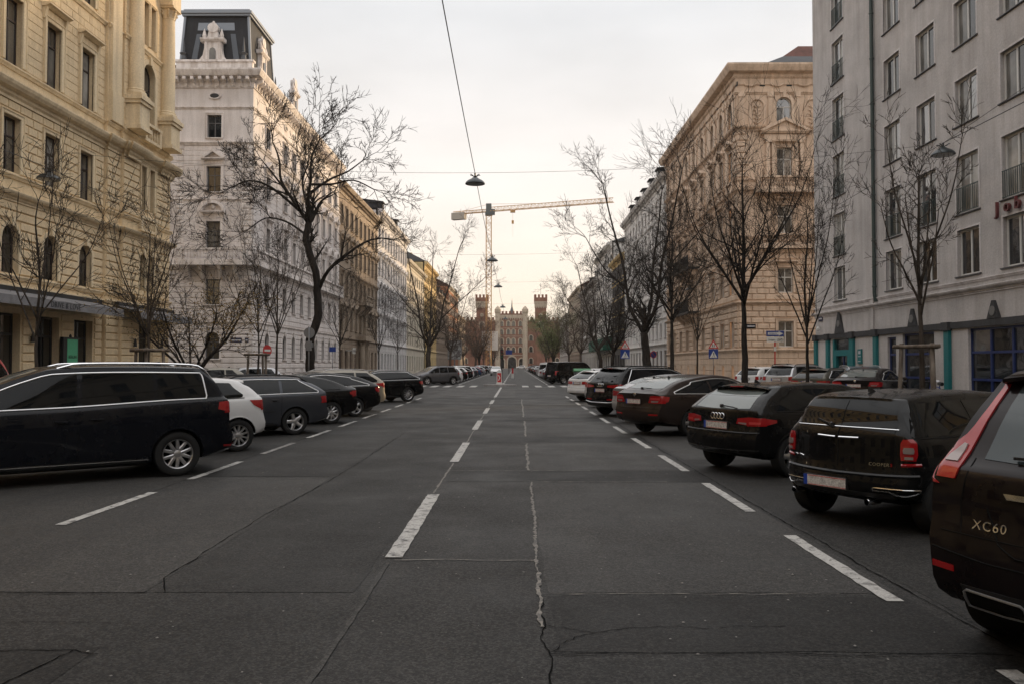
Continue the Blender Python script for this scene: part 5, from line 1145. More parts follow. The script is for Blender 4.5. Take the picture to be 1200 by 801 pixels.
def build_car_meshes(key, sp):
    """every part of one model of car as shared meshes: list of (name, mesh, loc, rot, sub_of)"""
    if key in CARMESH: return CARMESH[key]
    body, skin, top, belt = car_shape(sp)
    wb, ro, fo, Wd, h, r = sp['wb'], sp['ro'], sp['fo'], sp['W'], sp['h'], sp['r']
    parts = [('body', body, (0, 0, 0), 0)]
    def part(name, mb, mats, smooth=40): parts.append((name, mb.mesh(name, mats, smooth), (0, 0, 0), 0))
    # side glass between the pillars
    xr0, xr1 = sp['dlo_rear']                     # x of the rear edge of the side glass at the bottom and at the top
    zl = lambda x: belt(x)+.022
    zu = lambda x: top(x)-sp.get('rail', .105)
    xs_f = next((x*.01 for x in range(int(wb*100)+20, 0, -1) if zu(x*.01) > zl(x*.01)+.05), wb)
    cuts = [None]+list(sp['pillars'])+[None]
    DL = xs_f
    for a, b in zip(cuts[:-1], cuts[1:]):
        lo0, up0 = (xr0, xr1) if a is None else (a+.035, a+.035-.02)
        lo1, up1 = (DL, DL) if b is None else (b-.035, b-.035-.02)
        ulim = min(up1, xs_f)
        n = 14
        low = [(lo0+(lo1-lo0)*k/n, zl(lo0+(lo1-lo0)*k/n)) for k in range(n+1)]
        upp = [(up0+(ulim-up0)*k/n, max(zu(up0+(ulim-up0)*k/n), zl(up0+(ulim-up0)*k/n)+.02)) for k in range(n+1)]
        if a is None and sp.get('round_rear'):    # rounded rear corner
            upp[0] = (upp[0][0]-.0, upp[0][1]-.07); upp[1] = (upp[1][0], upp[1][1]-.012); low[0] = (low[0][0]+.02, low[0][1]+.05)
        for s in (1, -1):
            mb = MB(); skin.patch(mb, 'side', low, upp, 14, 6, .004, s); part('side_window', mb, M_GLASS_CAR)
    bx0 = xr0; xs = [xr0+(DL-xr0)*k/30 for k in range(31)]
    for s in (1, -1):
        mb = MB(); m = 0
        loop = [(x, zl(x)-.012) for x in xs]
        if sp.get('chrome'):
            lp = loop[:] + [(xs_f-.02, zu(xs_f-.02)+.02)] + [(x, zu(x)+.014) for x in [xs_f-.05-(xs_f-.05-xr1)*k/24 for k in range(25)]] + [(xr1-.03, zu(xr1)-.03), (xr0-.012, zl(xr0)+.03), loop[0]]
            skin.line(mb, 'side', lp, .0125, 150, .009, s, 0, 8)
        else: skin.line(mb, 'side', loop, .010, 40, .003, s)
        part('window_trim', mb, M_SATIN if sp.get('chrome') else M_TRIM)
        # door gaps, sill, side moulding
        mb = MB()
        for px in list(sp['pillars'])+[sp.get('door_front', wb-.52)]:
            top_z = zl(px)-.02
            skin.line(mb, 'side', [(px, top_z), (px+.01, .75), (px+.02 if px > .3 else px+.22, .34)], .0045, 16, -.001, s)
        skin.line(mb, 'side', [(.55, .30), (wb-.5, .30)], .006, 16, 0, s)
        part('door_gap', mb, M_ARCH)
        mb = MB(); skin.patch(mb, 'side', [(r+.12, .205), (wb-r-.12, .205)], [(r+.12, .285), (wb-r-.12, .285)], 12, 3, .012, s); part('sill', mb, M_TRIM)
        for px in sp['handles']:
            mb = MB(); z = belt(px)-sp.get('hz', .13); skin.line(mb, 'side', [(px-.09, z), (px, z+.004), (px+.09, z+.006)], .013, 8, .028, s, 0, 6)
            skin.line(mb, 'side', [(px-.05, z-.01), (px+.05, z-.01)], .03, 4, -.022, s, 1, 6); part('door_handle', mb, [PAINT[sp['paint']] if not sp.get('chrome_handle') else M_CHROME, M_ARCH])
        # mirror
        mx = sp.get('mirror_x', wb-.62); mz = belt(mx)+.09; mb = MB(); p, nn = skin.hit('side', mx, mz-.05, s)
        pr = [(-.07, -.10), (-.09, 0), (-.06, .09), (.03, .10), (.09, .02), (.06, -.08)]
        for k, (yy, sc) in enumerate(((.02, .35), (.07, .85), (.16, 1.0), (.215, .75), (.235, .2))):
            mb.add([(mx+.05+a*.8*sc, p.y+s*yy, mz+b*.75*sc) for a, b in pr], [])
        fs = [(k*6+j, k*6+(j+1) % 6, (k+1)*6+(j+1) % 6, (k+1)*6+j) for k in range(4) for j in range(6)] + [tuple(range(24, 30))]
        mb.f = fs; mb.m = [0]*len(fs); part('wing_mirror', mb, PAINT[sp['paint']])
    # wheel arch lips
    for s in (1, -1):
        for xc in (0, wb):
            ra = r+.052; pts = [(xc+ra*math.cos(R(a)), r+ra*math.sin(R(a))) for a in range(-12, 193, 5)]
            if sp.get('cladding'):
                mb = MB(); rb = r+.12; o2 = [(xc+rb*math.cos(R(a)), r+rb*math.sin(R(a))) for a in range(-12, 193, 5)]
                skin.patch(mb, 'side', pts, o2, 36, 3, .012, s); part('arch_cladding', mb, M_TRIM)
            else:
                mb = MB(); skin.line(mb, 'side', pts, .013, 40, .0, s, 0, 5); part('arch_lip', mb, PAINT[sp['paint']])
    # rear glass
    z0, z1, y0, y1 = sp['rear_glass']
    mb = MB(); skin.patch(mb, 'rear', [(-y0, z0), (-y0*.5, z0-.012), (0, z0-.016), (y0*.5, z0-.012), (y0, z0)], [(-y1, z1), (-y1*.5, z1+.012), (0, z1+.016), (y1*.5, z1+.012), (y1, z1)], 18, 8, .004)
    part('rear_window', mb, M_GLASS_CAR2 if sp.get('rear_clear') else M_GLASS_CAR3 if sp.get('rear_mid') else M_GLASS_CAR)
    # windscreen
    zc = top(wb*1.0) if False else sp['cowl']; zr = h-.085; w0 = Wd/2*.80; w1 = Wd/2*sp['wr']*.86
    mb = MB(); skin.patch(mb, 'front', [(-w0, zc+.03), (0, zc+.045), (w0, zc+.03)], [(-w1, zr), (0, zr+.03), (w1, zr)], 16, 8, .004); part('windscreen', mb, M_GLASS_CAR2)
    # lights
    for s in (1, -1):
        mb = MB()
        for kind, e0, e1, mi, off in sp['tail_lights']:
            f = lambda e: [(s*a, b) for a, b in e] if kind == 'rear' else e
            skin.patch(mb, kind, f(e0), f(e1), 12, 6, off, s, .02, mi)
        part('tail_light', mb, [M_RED, M_RED_L, M_CLEAR], 50)
        mb = MB(); skin.patch(mb, 'front', [(s*(Wd/2*.42), sp['hl']+.01), (s*(Wd/2*.70), sp['hl']+.04)], [(s*(Wd/2*.44), sp['hl']+.07), (s*(Wd/2*.68), sp['hl']+.12)], 8, 4, .012, 1, .02); part('headlight', mb, M_HEAD)
        if sp.get('reflector'):
            z, ya, yb = sp['reflector']; mb = MB(); skin.patch(mb, 'rear', [(s*ya, z), (s*yb, z+.005)], [(s*ya, z+.035), (s*yb, z+.04)], 6, 3, .006); part('rear_reflector', mb, M_RED)
    mb = MB(); skin.patch(mb, 'front', [(-.38, .42), (.38, .42)], [(-.42, .62), (.42, .62)], 10, 4, .004); part('grille', mb, M_TRIM)
    # lower bumper, tailgate gap, plate, wiper
    z0, z1 = sp.get('valance', (.30, .40)); mb = MB(); yw = Wd/2*.70
    skin.patch(mb, 'rear', [(-yw*.93, z0), (yw*.93, z0)], [(-yw, z1), (yw, z1)], 16, 4, .006); part('bumper_valance', mb, M_TRIM)
    zb = sp['bumper_z']; yb = Wd/2*.84
    mb = MB(); skin.line(mb, 'rear', [(-yb, zb), (0, zb-.01), (yb, zb)], .005, 30, .001)
    for s in (1, -1): skin.line(mb, 'rear', [(s*yb*.84, zb), (s*yb*.86, zb+.16), (s*yb*.80, sp['rear_glass'][0])], .004, 12, .0)
    part('tailgate_gap', mb, M_ARCH)
    py, pz = sp['plate']; p, nn = skin.hit('rear', py, pz); mb = MB(); x = p.x-.022
    mb.box(x, x+.05, py-.265, py+.265, pz-.062, pz+.062, 3)
    mb.box(x-.004, x+.01, py-.257, py+.257, pz-.055, pz+.055, 0); mb.box(x-.007, x, py+.212, py+.257, pz-.055, pz+.055, 1)
    for zz in (-.050, .044): mb.box(x-.006, x, py-.257, py+.20, pz+zz, pz+zz+.006, 2)
    part('licence_plate', mb, [M_PLATE, M_PLATE_B, M_PLATE_R, M_TRIM], False)
    if sp.get('wiper'):
        a, b = sp['wiper']; mb = MB(); skin.line(mb, 'rear', [a, b], .011, 10, .028); skin.line(mb, 'rear', [a, (a[0]*.9+b[0]*.1, a[1]*.9+b[1]*.1)], .03, 3, .015, 1, 0, 8); part('wiper', mb, M_TRIM)
    if sp.get('rails'):
        for s in (1, -1):
            mb = MB(); xa, xb = sp['rails']; P = []
            for k in range(22):
                x = xa+(xb-xa)*k/21; e = min(1, min(k, 21-k)/2.2); p, nn = skin.bvh.ray_cast(Vector((x, s*Wd/2*sp['wr']*.93, 4)), Vector((0, 0, -1)))[:2]
                P.append(p+Vector((0, 0, -.01+.055*e)))
            mb.tube(P, .017, 6); part('roof_rail', mb, sp['rail_mat'])
    if sp.get('spoiler'):
        mb = MB(); xs_, zt = sp['spoiler'], top(sp['spoiler']); yw = Wd/2*sp['wr']*.90; p = skin.hit('rear', 0, h-.12)[0]
        P0 = []; n = 12
        for k in range(n+1):
            y = -yw+2*yw*k/n; q = (y/yw)**2; zz = h-.052-.045*q; xx = p.x-.07+.07*q
            P0 += [(xx+.30, y, zz+.018), (xx, y, zz), (xx+.004, y, zz-.022), (xx+.14, y, zz-.05)]
        mb.add(P0, [(k*4+j, k*4+(j+1) % 4, k*4+4+(j+1) % 4, k*4+4+j) for k in range(n) for j in range(4)] + [(0, 1, 2, 3), (n*4, n*4+3, n*4+2, n*4+1)]); part('roof_spoiler', mb, PAINT[sp['paint']], 50)
        mb = MB(); mb.box(p.x-.075, p.x-.05, -.14, .14, h-.072, h-.058); part('brake_light', mb, M_RED)
    mb = MB(); xa = sp.get('aerial', .1); za = top(xa); mb.add([(xa-.06, 0, za-.005), (xa+.07, -.02, za-.01), (xa+.07, .02, za-.01), (xa-.05, 0, za+.055), (xa-.02, 0, za+.05)], [(0, 1, 3), (0, 3, 2), (1, 4, 3), (2, 3, 4), (1, 2, 4)]); part('aerial', mb, M_TRIM)
    for f in sp.get('extras', ()): f(skin, part, sp)
    if sp.get('pipes'):
        for y, rr in sp['pipes']:
            p, nn = skin.hit('rear', y, .36); mb = MB(); mb.lathe([(rr*.8, -.01), (rr, 0), (rr, .2), (rr*.84, .2), (rr*.84, .0)], n=16); mb.v = [(p.x-.03+zz, y+a, .305+b) for a, b, zz in mb.v]; part('exhaust_pipe', mb, M_CHROME)
    CARMESH[key] = (parts, sp); return CARMESH[key]

CAR_N = {}
def place_car(key, sp, label, axle, heading, paint_name=None, group=None, cat='car', name='parked_car'):
    """axle = ground point under the middle of the rear axle; heading = direction of the nose (radians from +X)"""
    parts, sp0 = build_car_meshes(key, sp)
    t = thing(name, label, cat, (axle[0], axle[1], axle[2] if len(axle) > 2 else 0.004), heading, group)
    for nm, me, loc, rz in parts:
        o = put(nm, me, t, loc, rz)
        if paint_name and paint_name != sp0['paint']:
            for sl_ in o.material_slots:
                if sl_.material == PAINT[sp0['paint']]: sl_.link = 'OBJECT'; sl_.material = PAINT[paint_name]
    ty, rm = wheel_meshes(sp['r'], *sp.get('spokes', (5,)), kind=sp.get('spoke_kind', 'single'), dark=sp.get('dark_rim', False))
    for xc in (0, sp['wb']):
        for s in (1, -1):
            w = put('wheel', ty, t, (xc, s*(sp['W']/2-.125), sp['r']-.004), 0 if s > 0 else math.pi); put('rim', rm, w)
    return t

# ---- shapes (x measured forward from the rear axle)
def estate(wb, ro, fo, Wd, h, r, paint_, **k):
    """hatchback / estate / suv with a full-height tailgate; tilt = how far the glass leans forward"""
    bl = k.pop('belt_z', .95); tilt = k.pop('tilt', .42); bz = k.pop('bumper', .66); cowl = k.pop('cowl', bl+.06); hood = k.pop('hood', .74); ws = k.pop('ws', (.60, .98))
    rear_h = k.pop('rear_h', h-.05); brise = k.pop('brise', .05)
    x0, x1 = -ro, wb+fo
    sp = dict(wb=wb, ro=ro, fo=fo, W=Wd, h=h, r=r, paint=paint_, cowl=cowl, bumper_z=bz, wr=k.pop('wr', .74),
        top=[(x0, rear_h), (x0+.5, h-.02), (wb*.30, h), (wb*ws[0]-.12, h-.025), (wb*ws[0]+.12, h-.09), (wb*ws[1], cowl+.02), (wb*ws[1]+.10, cowl-.01), (x1-.35, hood+.05), (x1-.08, hood-.04), (x1, hood-.16)],
        belt=[(x0, bl+brise), (0, bl+brise*.8), (wb*.5, bl+.01), (wb*.95, bl-.03), (x1, hood-.12)],
        tail=[(.28, .16), (.36, .05), (.46, .008), (.58, .0), (bz-.02, .004), (bz+.015, .045), (bz+.12, .055), (bl+.055, .075), (bl+.08, .092), (bl+.11, .13), ((bl+h)/2+.04, .13+tilt*.44), (h-.10, .13+tilt*.88), (h+.02, .13+tilt)],
        nose=[(.25, .14), (.40, .02), (.55, .0), (hood-.1, .06), (hood, .16), (hood+.3, .30)],
        rear_glass=(bl+.10, h-.13, Wd/2*.74, Wd/2*.62), tail_lights=[('rear', [(.62*Wd/2*1.1, bl-.14), (.90*Wd/2, bl-.14)], [(.62*Wd/2*1.1, bl+.02), (.88*Wd/2, bl+.04)], 0, .010),
            ('side', [(-ro+.20, bl-.13), (-ro+.33, bl-.08)], [(-ro+.26, bl+.03), (-ro+.34, bl+.0)], 0, .008)],
        hl=hood-.16, plate=(0, bl-.10), dlo_rear=(-ro*.42, -ro*.10), pillars=[wb*.28, wb*.58], handles=[wb*.20, wb*.52], wiper=((0, bl+.10), (-.42, bl+.11)), spoiler=x0+.3)
    sp.update(k); return sp
def sedan(wb, ro, fo, Wd, h, r, paint_, **k):
    bl = k.pop('belt_z', .93); deck = k.pop('deck', 1.05); bz = k.pop('bumper', .64); cowl = bl+.05; hood = k.pop('hood', .74); ws = k.pop('ws', (.58, .97)); rw = k.pop('rearw', (-.42, .45))
    x0, x1 = -ro, wb+fo
    sp = dict(wb=wb, ro=ro, fo=fo, W=Wd, h=h, r=r, paint=paint_, cowl=cowl, bumper_z=bz, wr=k.pop('wr', .72), Ln=.6,
        top=[(x0, deck-.04), (x0+.12, deck), (rw[0]-.10, deck+.02), (rw[0]+.03, deck+.06), ((rw[0]+rw[1])/2, (deck+h)/2+.05), (rw[1], h-.045), (wb*.38, h), (wb*ws[0]-.12, h-.025), (wb*ws[0]+.12, h-.09), (wb*ws[1], cowl+.02), (wb*ws[1]+.10, cowl-.01), (x1-.35, hood+.05), (x1-.08, hood-.04), (x1, hood-.16)],
        belt=[(x0, bl+.04), (0, bl+.03), (wb*.5, bl+.005), (wb*.95, bl-.03), (x1, hood-.12)],
        tail=[(.28, .16), (.36, .05), (.46, .008), (.56, .0), (bz-.02, .004), (bz+.015, .03), (bz+.15, .05), (deck-.10, .04), (deck+.02, .03), (h, .05)],
        nose=[(.25, .14), (.40, .02), (.55, .0), (hood-.1, .06), (hood, .16), (hood+.3, .30)],
        rear_glass=(deck+.09, h-.075, Wd/2*.66, Wd/2*.56), tail_lights=[('rear', [(.50*Wd/2, bl-.17), (.92*Wd/2, bl-.19)], [(.54*Wd/2, bl-.01), (.90*Wd/2, bl+.0)], 0, .010),
            ('side', [(-ro+.09, bl-.17), (-ro+.26, bl-.12)], [(-ro+.09, bl+.0), (-ro+.30, bl-.04)], 0, .008)],
        hl=hood-.16, plate=(0, bl-.14), dlo_rear=(-.28, .18), pillars=[wb*.27, wb*.57], handles=[wb*.19, wb*.52], rear_clear=True, wiper=None)
    sp.update(k); return sp
# ------------------------------------------------------------------ the models of car in the street
def on_rear(me, skin, y0, z0, off=.004):
    """wrap flat lettering on the tail of the car"""
    for v in me.vertices:
        a, b, c = v.co; p, nn = skin.hit('rear', y0-a, z0+b); v.co = p + nn*(off+max(0, c))
    me.update(); return me
def badge_text(txt, size, y, z, mat=None):
    def f(skin, part, sp):
        me = on_rear(text_mesh(txt, size, .003, mat or M_CHROME, 1.15), skin, y, z)
        mb = MB(); mb.add([v.co for v in me.vertices], [tuple(p.vertices) for p in me.polygons]); part('badge', mb, mat or M_CHROME, False)
    return f
def rings(y, z, r=.045):
    def f(skin, part, sp):
        mb = MB()
        for k in range(4):
            cy = y + (1.5-k)*r*1.52; P = []
            for a in range(0, 361, 24):
                p, nn = skin.hit('rear', cy+r*math.cos(R(a)), z+r*math.sin(R(a))); P.append(p+nn*.006)
            mb.tube(P, .0065, 5)
        part('badge', mb, M_CHROME)
    return f
def disc(y, z, r=.05):
    def f(skin, part, sp):
        p, nn = skin.hit('rear', y, z); mb = MB(); mb.lathe([(.001, .014), (r*.6, .014), (r, .008), (r, 0)], n=18); mb.v = [(p.x-.004-c, y+a, z+b) for a, b, c in mb.v]; part('badge', mb, M_CHROME)
    return f
def bar(kind, pts, r, mat, name='trim_strip', off=.006, n=24):
    def f(skin, part, sp):
        mb = MB(); skin.line(mb, kind, pts, r, n, off, 1, 0, 6); part(name, mb, mat)
    return f
def bars(kind, pts, r, mat, name='trim_strip', off=.006, n=24):
    def f(skin, part, sp):
        for s in (1, -1):
            mb = MB(); skin.line(mb, kind, [(s*a, b) for a, b in pts] if kind == 'rear' else pts, r, n, off, s, 0, 6); part(name, mb, mat)
    return f
def rpatch(e0, e1, mat, name, off=.005, both=True, nc=12, nr=4):
    def f(skin, part, sp):
        for s in ((1, -1) if both else (1,)):
            mb = MB(); skin.patch(mb, 'rear', [(s*a, b) for a, b in e0], [(s*a, b) for a, b in e1], nc, nr, off); part(name, mb, mat)
    return f
# suv with tall lamps running up the rear pillars
S_XC = estate(2.774, .93, .92, 1.89, 1.71, .365, 'darkred', belt_z=1.02, tilt=.44, bumper=.74, hood=.98, cowl=1.10, wr=.72, spokes=(5,), round_rear=True, brise=.10, rw=.93, kr=.14,
    rear_glass=(1.16, 1.58, .58, .51), rear_mid=True, plate=(0, .86), valance=(.30, .46), wiper=((0, 1.17), (.40, 1.165)),
    tail_lights=[('rear', [(.72, 1.04), (.70, 1.12), (.675, 1.20), (.655, 1.28), (.615, 1.44), (.58, 1.60)], [(.875, 1.04), (.86, 1.14), (.80, 1.22), (.715, 1.30), (.655, 1.44), (.605, 1.61)], 0, .012),
                 ('rear', [(.725, 1.125), (.715, 1.16), (.705, 1.19), (.70, 1.225)], [(.81, 1.125), (.79, 1.16), (.76, 1.19), (.72, 1.23)], 2, .022),
                 ('side', [(-.74, 1.0), (-.62, 1.02)], [(-.66, 1.14), (-.56, 1.12)], 0, .010)],
    reflector=(.52, .70, .84), pipes=(), extras=[badge_text('XC60', .075, .50, .80), rpatch([(0, .965), (.40, .965)], [(0, .995), (.42, .995)], M_CHROME, 'tailgate_handle', .016),
        rpatch([(.33, .335), (.62, .35)], [(.31, .42), (.62, .435)], M_ARCH, 'exhaust_pipe', .010), bars('rear', [(.30, .335), (.63, .345), (.64, .44), (.30, .425), (.30, .335)], .008, M_ALLOY, 'exhaust_trim', .012),
        bars('rear', [(0, .60), (.5, .605), (.84, .64)], .006, M_ARCH, 'bumper_crease', .0),
        bars('rear', [(0, .66), (.34, .665), (.44, .72), (.52, .90)], .005, M_ARCH, 'plate_recess', .0)])
# small two-door-tailgate estate
S_MINI = estate(2.547, .64, .74, 1.683, 1.425, .312, 'black', belt_z=.955, tilt=.17, bumper=.585, hood=.84, cowl=.99, wr=.715, ws=(.66, .96), rear_h=1.36, brise=.0, spokes=(5,), kr=.15, rw=.86,
    rear_glass=(1.065, 1.315, .575, .515), plate=(.12, .465), valance=(.27, .40), wiper=((.10, 1.05), (.30, 1.10)), spoiler=None, dlo_rear=(-.40, -.33), pillars=[.62, 1.25], handles=[1.05],
    tail_lights=[('rear', [(.640, .745), (.632, .80), (.635, .92), (.655, .955)], [(.755, .745), (.768, .80), (.758, .92), (.725, .955)], 0, .014), ('rear', [(.662, .815), (.655, .845), (.664, .875)], [(.738, .815), (.742, .845), (.734, .875)], 2, .024), ('rear', [(.67, .758), (.67, .785)], [(.735, .758), (.735, .785)], 2, .022)],
    pipes=((.62, .036), (-.34, .036)), aerial=.0,
    extras=[badge_text('COOPER', .045, -.44, .69), badge_text('S', .045, -.555, .69, M_RED), bars('rear', [(0, 1.045), (.3, 1.045), (.60, 1.04)], .007, M_CHROME, 'tailgate_trim'),
        bars('rear', [(.02, .94), (.24, .945)], .011, M_CHROME, 'tailgate_handle', .02, 8), bar('rear', [(0, .64), (0, .985), (0, 1.32)], .006, M_ARCH, 'tailgate_gap', .001),
        bars('rear', [(.64, .695), (.70, .70), (.79, .705)], .018, M_RED, 'rear_reflector', -.004, 8), bars('rear', [(.40, .43), (.55, .43), (.60, .40), (.68, .39), (.74, .41), (.78, .43), (.78, .46), (.40, .46), (.40, .43)], .006, M_CHROME, 'bumper_trim', .004, 40),
        bars('rear', [(0, .575), (.5, .58), (.78, .59)], .022, PAINT['black'], 'bumper_lip', -.006),
        bar('rear', [(.47, .70), (.53, .715), (.57, .705), (.61, .715), (.67, .70)], .006, M_CHROME, 'badge', .004, 10)])
S_A3 = estate(2.578, .80, .91, 1.765, 1.42, .318, 'black', belt_z=.94, tilt=.52, bumper=.655, hood=.80, wr=.72, spokes=(5,), chrome=False, rw=.90,
    rear_glass=(1.035, 1.315, .595, .52), rear_clear=True, plate=(.02, .765), valance=(.28, .36), wiper=((-.02, 1.05), (-.40, 1.02)), dlo_rear=(-.30, -.02), pillars=[.62, 1.42], handles=[.50, 1.30],
    tail_lights=[('rear', [(.40, .805), (.60, .785)], [(.42, .885), (.60, .905)], 0, .010), ('rear', [(.44, .81), (.58, .795)], [(.44, .83), (.58, .825)], 2, .014), ('rear', [(.60, .775), (.84, .785)], [(.60, .91), (.825, .90)], 0, .012), ('rear', [(.63, .80), (.80, .81)], [(.63, .84), (.80, .84)], 1, .017), ('side', [(-.62, .78), (-.36, .83)], [(-.60, .90), (-.36, .87)], 0, .008)],
    extras=[rings(0, .905), bars('rear', [(0, .40), (.5, .405), (.78, .42)], .005, M_TRIM, 'bumper_crease', .002), bars('rear', [(0, .672), (.6, .672), (.80, .68)], .012, PAINT['black'], 'bumper_lip', -.002)])
S_OCT = sedan(2.686, 1.05, .92, 1.81, 1.46, .315, 'brown', belt_z=.96, deck=1.06, bumper=.66, hood=.82, rearw=(-.80, .42), wr=.70, spokes=(5,), chrome=True, rail=.12,
    rear_glass=(1.135, 1.385, .61, .50), wiper=((.05, 1.12), (-.36, 1.105)), plate=(.06, .82), dlo_rear=(-.50, .12), pillars=[.72, 1.50], valance=(.29, .37), reflector=(.50, .48, .74),
    tail_lights=[('rear', [(.44, .80), (.60, .785)], [(.50, .955), (.60, .97)], 0, .010), ('rear', [(.60, .785), (.86, .79)], [(.60, .97), (.83, .965)], 0, .012), ('rear', [(.50, .88), (.78, .87)], [(.52, .92), (.78, .92)], 1, .017), ('rear', [(.53, .81), (.72, .815)], [(.53, .85), (.74, .85)], 2, .017), ('side', [(-.92, .79), (-.74, .83)], [(-.90, .965), (-.70, .94)], 0, .008)],
    extras=[disc(0, .985, .045), bars('rear', [(0, .69), (.46, .69), (.50, .74)], .005, M_TRIM, 'plate_recess', .001)])
S_Q5 = estate(2.82, .93, .92, 1.89, 1.64, .36, 'black', belt_z=1.02, tilt=.50, bumper=.74, hood=.98, cowl=1.10, wr=.72, spokes=(5,), spoke_kind='double', chrome=True, round_rear=True,
    rear_glass=(1.14, 1.50, .62, .54), plate=(.0, .86), valance=(.32, .46), rails=(-.35, 1.75), rail_mat=M_TRIM, wiper=((-.02, 1.13), (-.36, 1.12)),
    tail_lights=[('rear', [(.36, .965), (.86, .93)], [(.36, 1.02), (.85, 1.06)], 0, .010), ('side', [(-.74, .94), (-.50, .98)], [(-.72, 1.06), (-.48, 1.03)], 0, .008)], reflector=(.55, .40, .72),
    extras=[rings(0, 1.03, .05), bars('rear', [(0, .46), (.45, .46), (.78, .50)], .020, M_ALLOY, 'bumper_trim', .004)])
S_SHARAN = estate(2.92, .96, .97, 1.90, 1.70, .34, 'blueblack', belt_z=1.07, tilt=.34, bumper=.66, hood=.92, cowl=1.08, wr=.78, ws=(.62, 1.08), brise=.10, spokes=(5,), spoke_kind='double', chrome=True, round_rear=True, rail=.135, clear_front=True, chrome_handle=False,
    rear_glass=(1.17, 1.52, .66, .60), dlo_rear=(-.42, -.36), pillars=[.33, 1.36], handles=[1.14, 1.60], hz=.19, door_front=2.66, rails=(-.55, 1.62), rail_mat=M_CHROME, mirror_x=2.45,
    tail_lights=[('rear', [(.60, .94), (.90, .94)], [(.62, 1.10), (.87, 1.12)], 0, .010), ('side', [(-.80, .95), (-.60, 1.0)], [(-.72, 1.12), (-.62, 1.11)], 0, .010)], reflector=(.42, .62, .82),
    extras=[lambda sk, pt, sp: [pt('rear_reflector', sk.patch(MB(), 'side', [(-.84, .40), (-.70, .41)], [(-.84, .435), (-.70, .44)], 5, 3, .006, s), M_RED) for s in (1, -1)],
            lambda sk, pt, sp: [pt('sill_trim', sk.line(MB(), 'side', [(.42, .285), (2.5, .285)], .008, 20, .014, s), M_CHROME) for s in (1, -1)]])
S_POLO = estate(2.47, .66, .84, 1.68, 1.455, .315, 'white', belt_z=.97, tilt=.44, bumper=.66, hood=.84, wr=.74, spokes=(11,), brise=.08, dlo_rear=(-.12, .10), pillars=[.50, 1.30], handles=[.50, 1.20], round_rear=True,
    tail_lights=[('rear', [(.54, .84), (.78, .80)], [(.52, 1.0), (.77, 1.0)], 0, .010), ('side', [(-.50, .80), (-.30, .90)], [(-.52, 1.0), (-.22, 1.0)], 0, .010)], extras=[disc(0, .95, .05)])
S_A4 = estate(2.65, 1.0, .94, 1.775, 1.43, .325, 'slate', belt_z=.95, tilt=.66, bumper=.62, hood=.80, wr=.71, spokes=(5,), chrome=True, rails=(-.45, 1.55), rail_mat=M_TRIM, dlo_rear=(-.60, -.14), pillars=[.34, 1.40], handles=[.52, 1.50], rear_glass=(1.03, 1.33, .62, .53),
    tail_lights=[('rear', [(.40, .78), (.86, .76)], [(.42, .92), (.84, .93)], 0, .010), ('side', [(-.84, .77), (-.70, .80)], [(-.80, .93), (-.66, .92)], 0, .010)],
    extras=[rings(0, .88), lambda sk, pt, sp: [pt('side_moulding', sk.line(MB(), 'side', [(.5, .58), (2.1, .58)], .010, 20, .0, s), M_TRIM) for s in (1, -1)]])
S_BMW = sedan(2.76, .95, .82, 1.82, 1.42, .325, 'black', belt_z=.94, deck=1.06, rearw=(-.50, .50), spokes=(5,), spoke_kind='double', tail_lights=[('rear', [(.40, .80), (.88, .78)], [(.42, .92), (.86, .95)], 0, .010), ('side', [(-.82, .79), (-.58, .84)], [(-.82, .95), (-.56, .91)], 0, .010)], extras=[disc(0, .99, .04)])
S_PEU = estate(2.71, .92, .88, 1.815, 1.52, .32, 'beige', belt_z=.99, tilt=.62, bumper=.64, hood=.86, cowl=1.06, wr=.72, ws=(.62, 1.06), spokes=(10,), brise=.07, dlo_rear=(-.48, -.16), pillars=[.42, 1.42], rails=(-.4, 1.6), rail_mat=M_ALLOY, round_rear=True,
    tail_lights=[('rear', [(.56, .86), (.86, .86)], [(.54, 1.04), (.84, 1.03)], 0, .010), ('side', [(-.78, .87), (-.40, .96)], [(-.72, 1.04), (-.36, 1.01)], 0, .010)])
S_AVANT = estate(2.81, .98, .92, 1.83, 1.44, .34, 'black', belt_z=.96, tilt=.72, bumper=.64, hood=.82, wr=.70, spokes=(10,), chrome=True, rails=(-.5, 1.6), rail_mat=M_ALLOY, dlo_rear=(-.62, -.10), pillars=[.40, 1.46],
    tail_lights=[('rear', [(.36, .80), (.88, .80)], [(.38, .93), (.86, .95)], 0, .010), ('side', [(-.82, .80), (-.60, .84)], [(-.80, .95), (-.58, .92)], 0, .010)], extras=[rings(0, .90)])
S_SUV = estate(2.62, .82, .88, 1.80, 1.60, .335, 'grey', belt_z=1.0, tilt=.44, bumper=.70, hood=.92, cowl=1.08, wr=.74, spokes=(5,), cladding=True, chrome=False, dlo_rear=(-.40, -.18), pillars=[.52, 1.38], rails=(-.3, 1.5), rail_mat=M_TRIM)
S_HATCH = estate(2.56, .74, .86, 1.76, 1.47, .315, 'white', belt_z=.96, tilt=.42, bumper=.66, hood=.82, wr=.73, spokes=(5,), dlo_rear=(-.20, .0), pillars=[.55, 1.34])
S_VAN = estate(3.0, .98, .92, 1.92, 1.98, .34, 'white', belt_z=1.10, tilt=.16, bumper=.62, hood=1.02, cowl=1.20, wr=.86, ws=(.80, 1.14), spokes=(5,), brise=.0, dlo_rear=(-.60, -.55), pillars=[.62, 1.85], spoiler=None, rear_glass=(1.18, 1.72, .70, .66), rail=.16,
    tail_lights=[('rear', [(.78, .80), (.78, 1.15)], [(.90, .80), (.89, 1.15)], 0, .010)], plate=(0, .72))

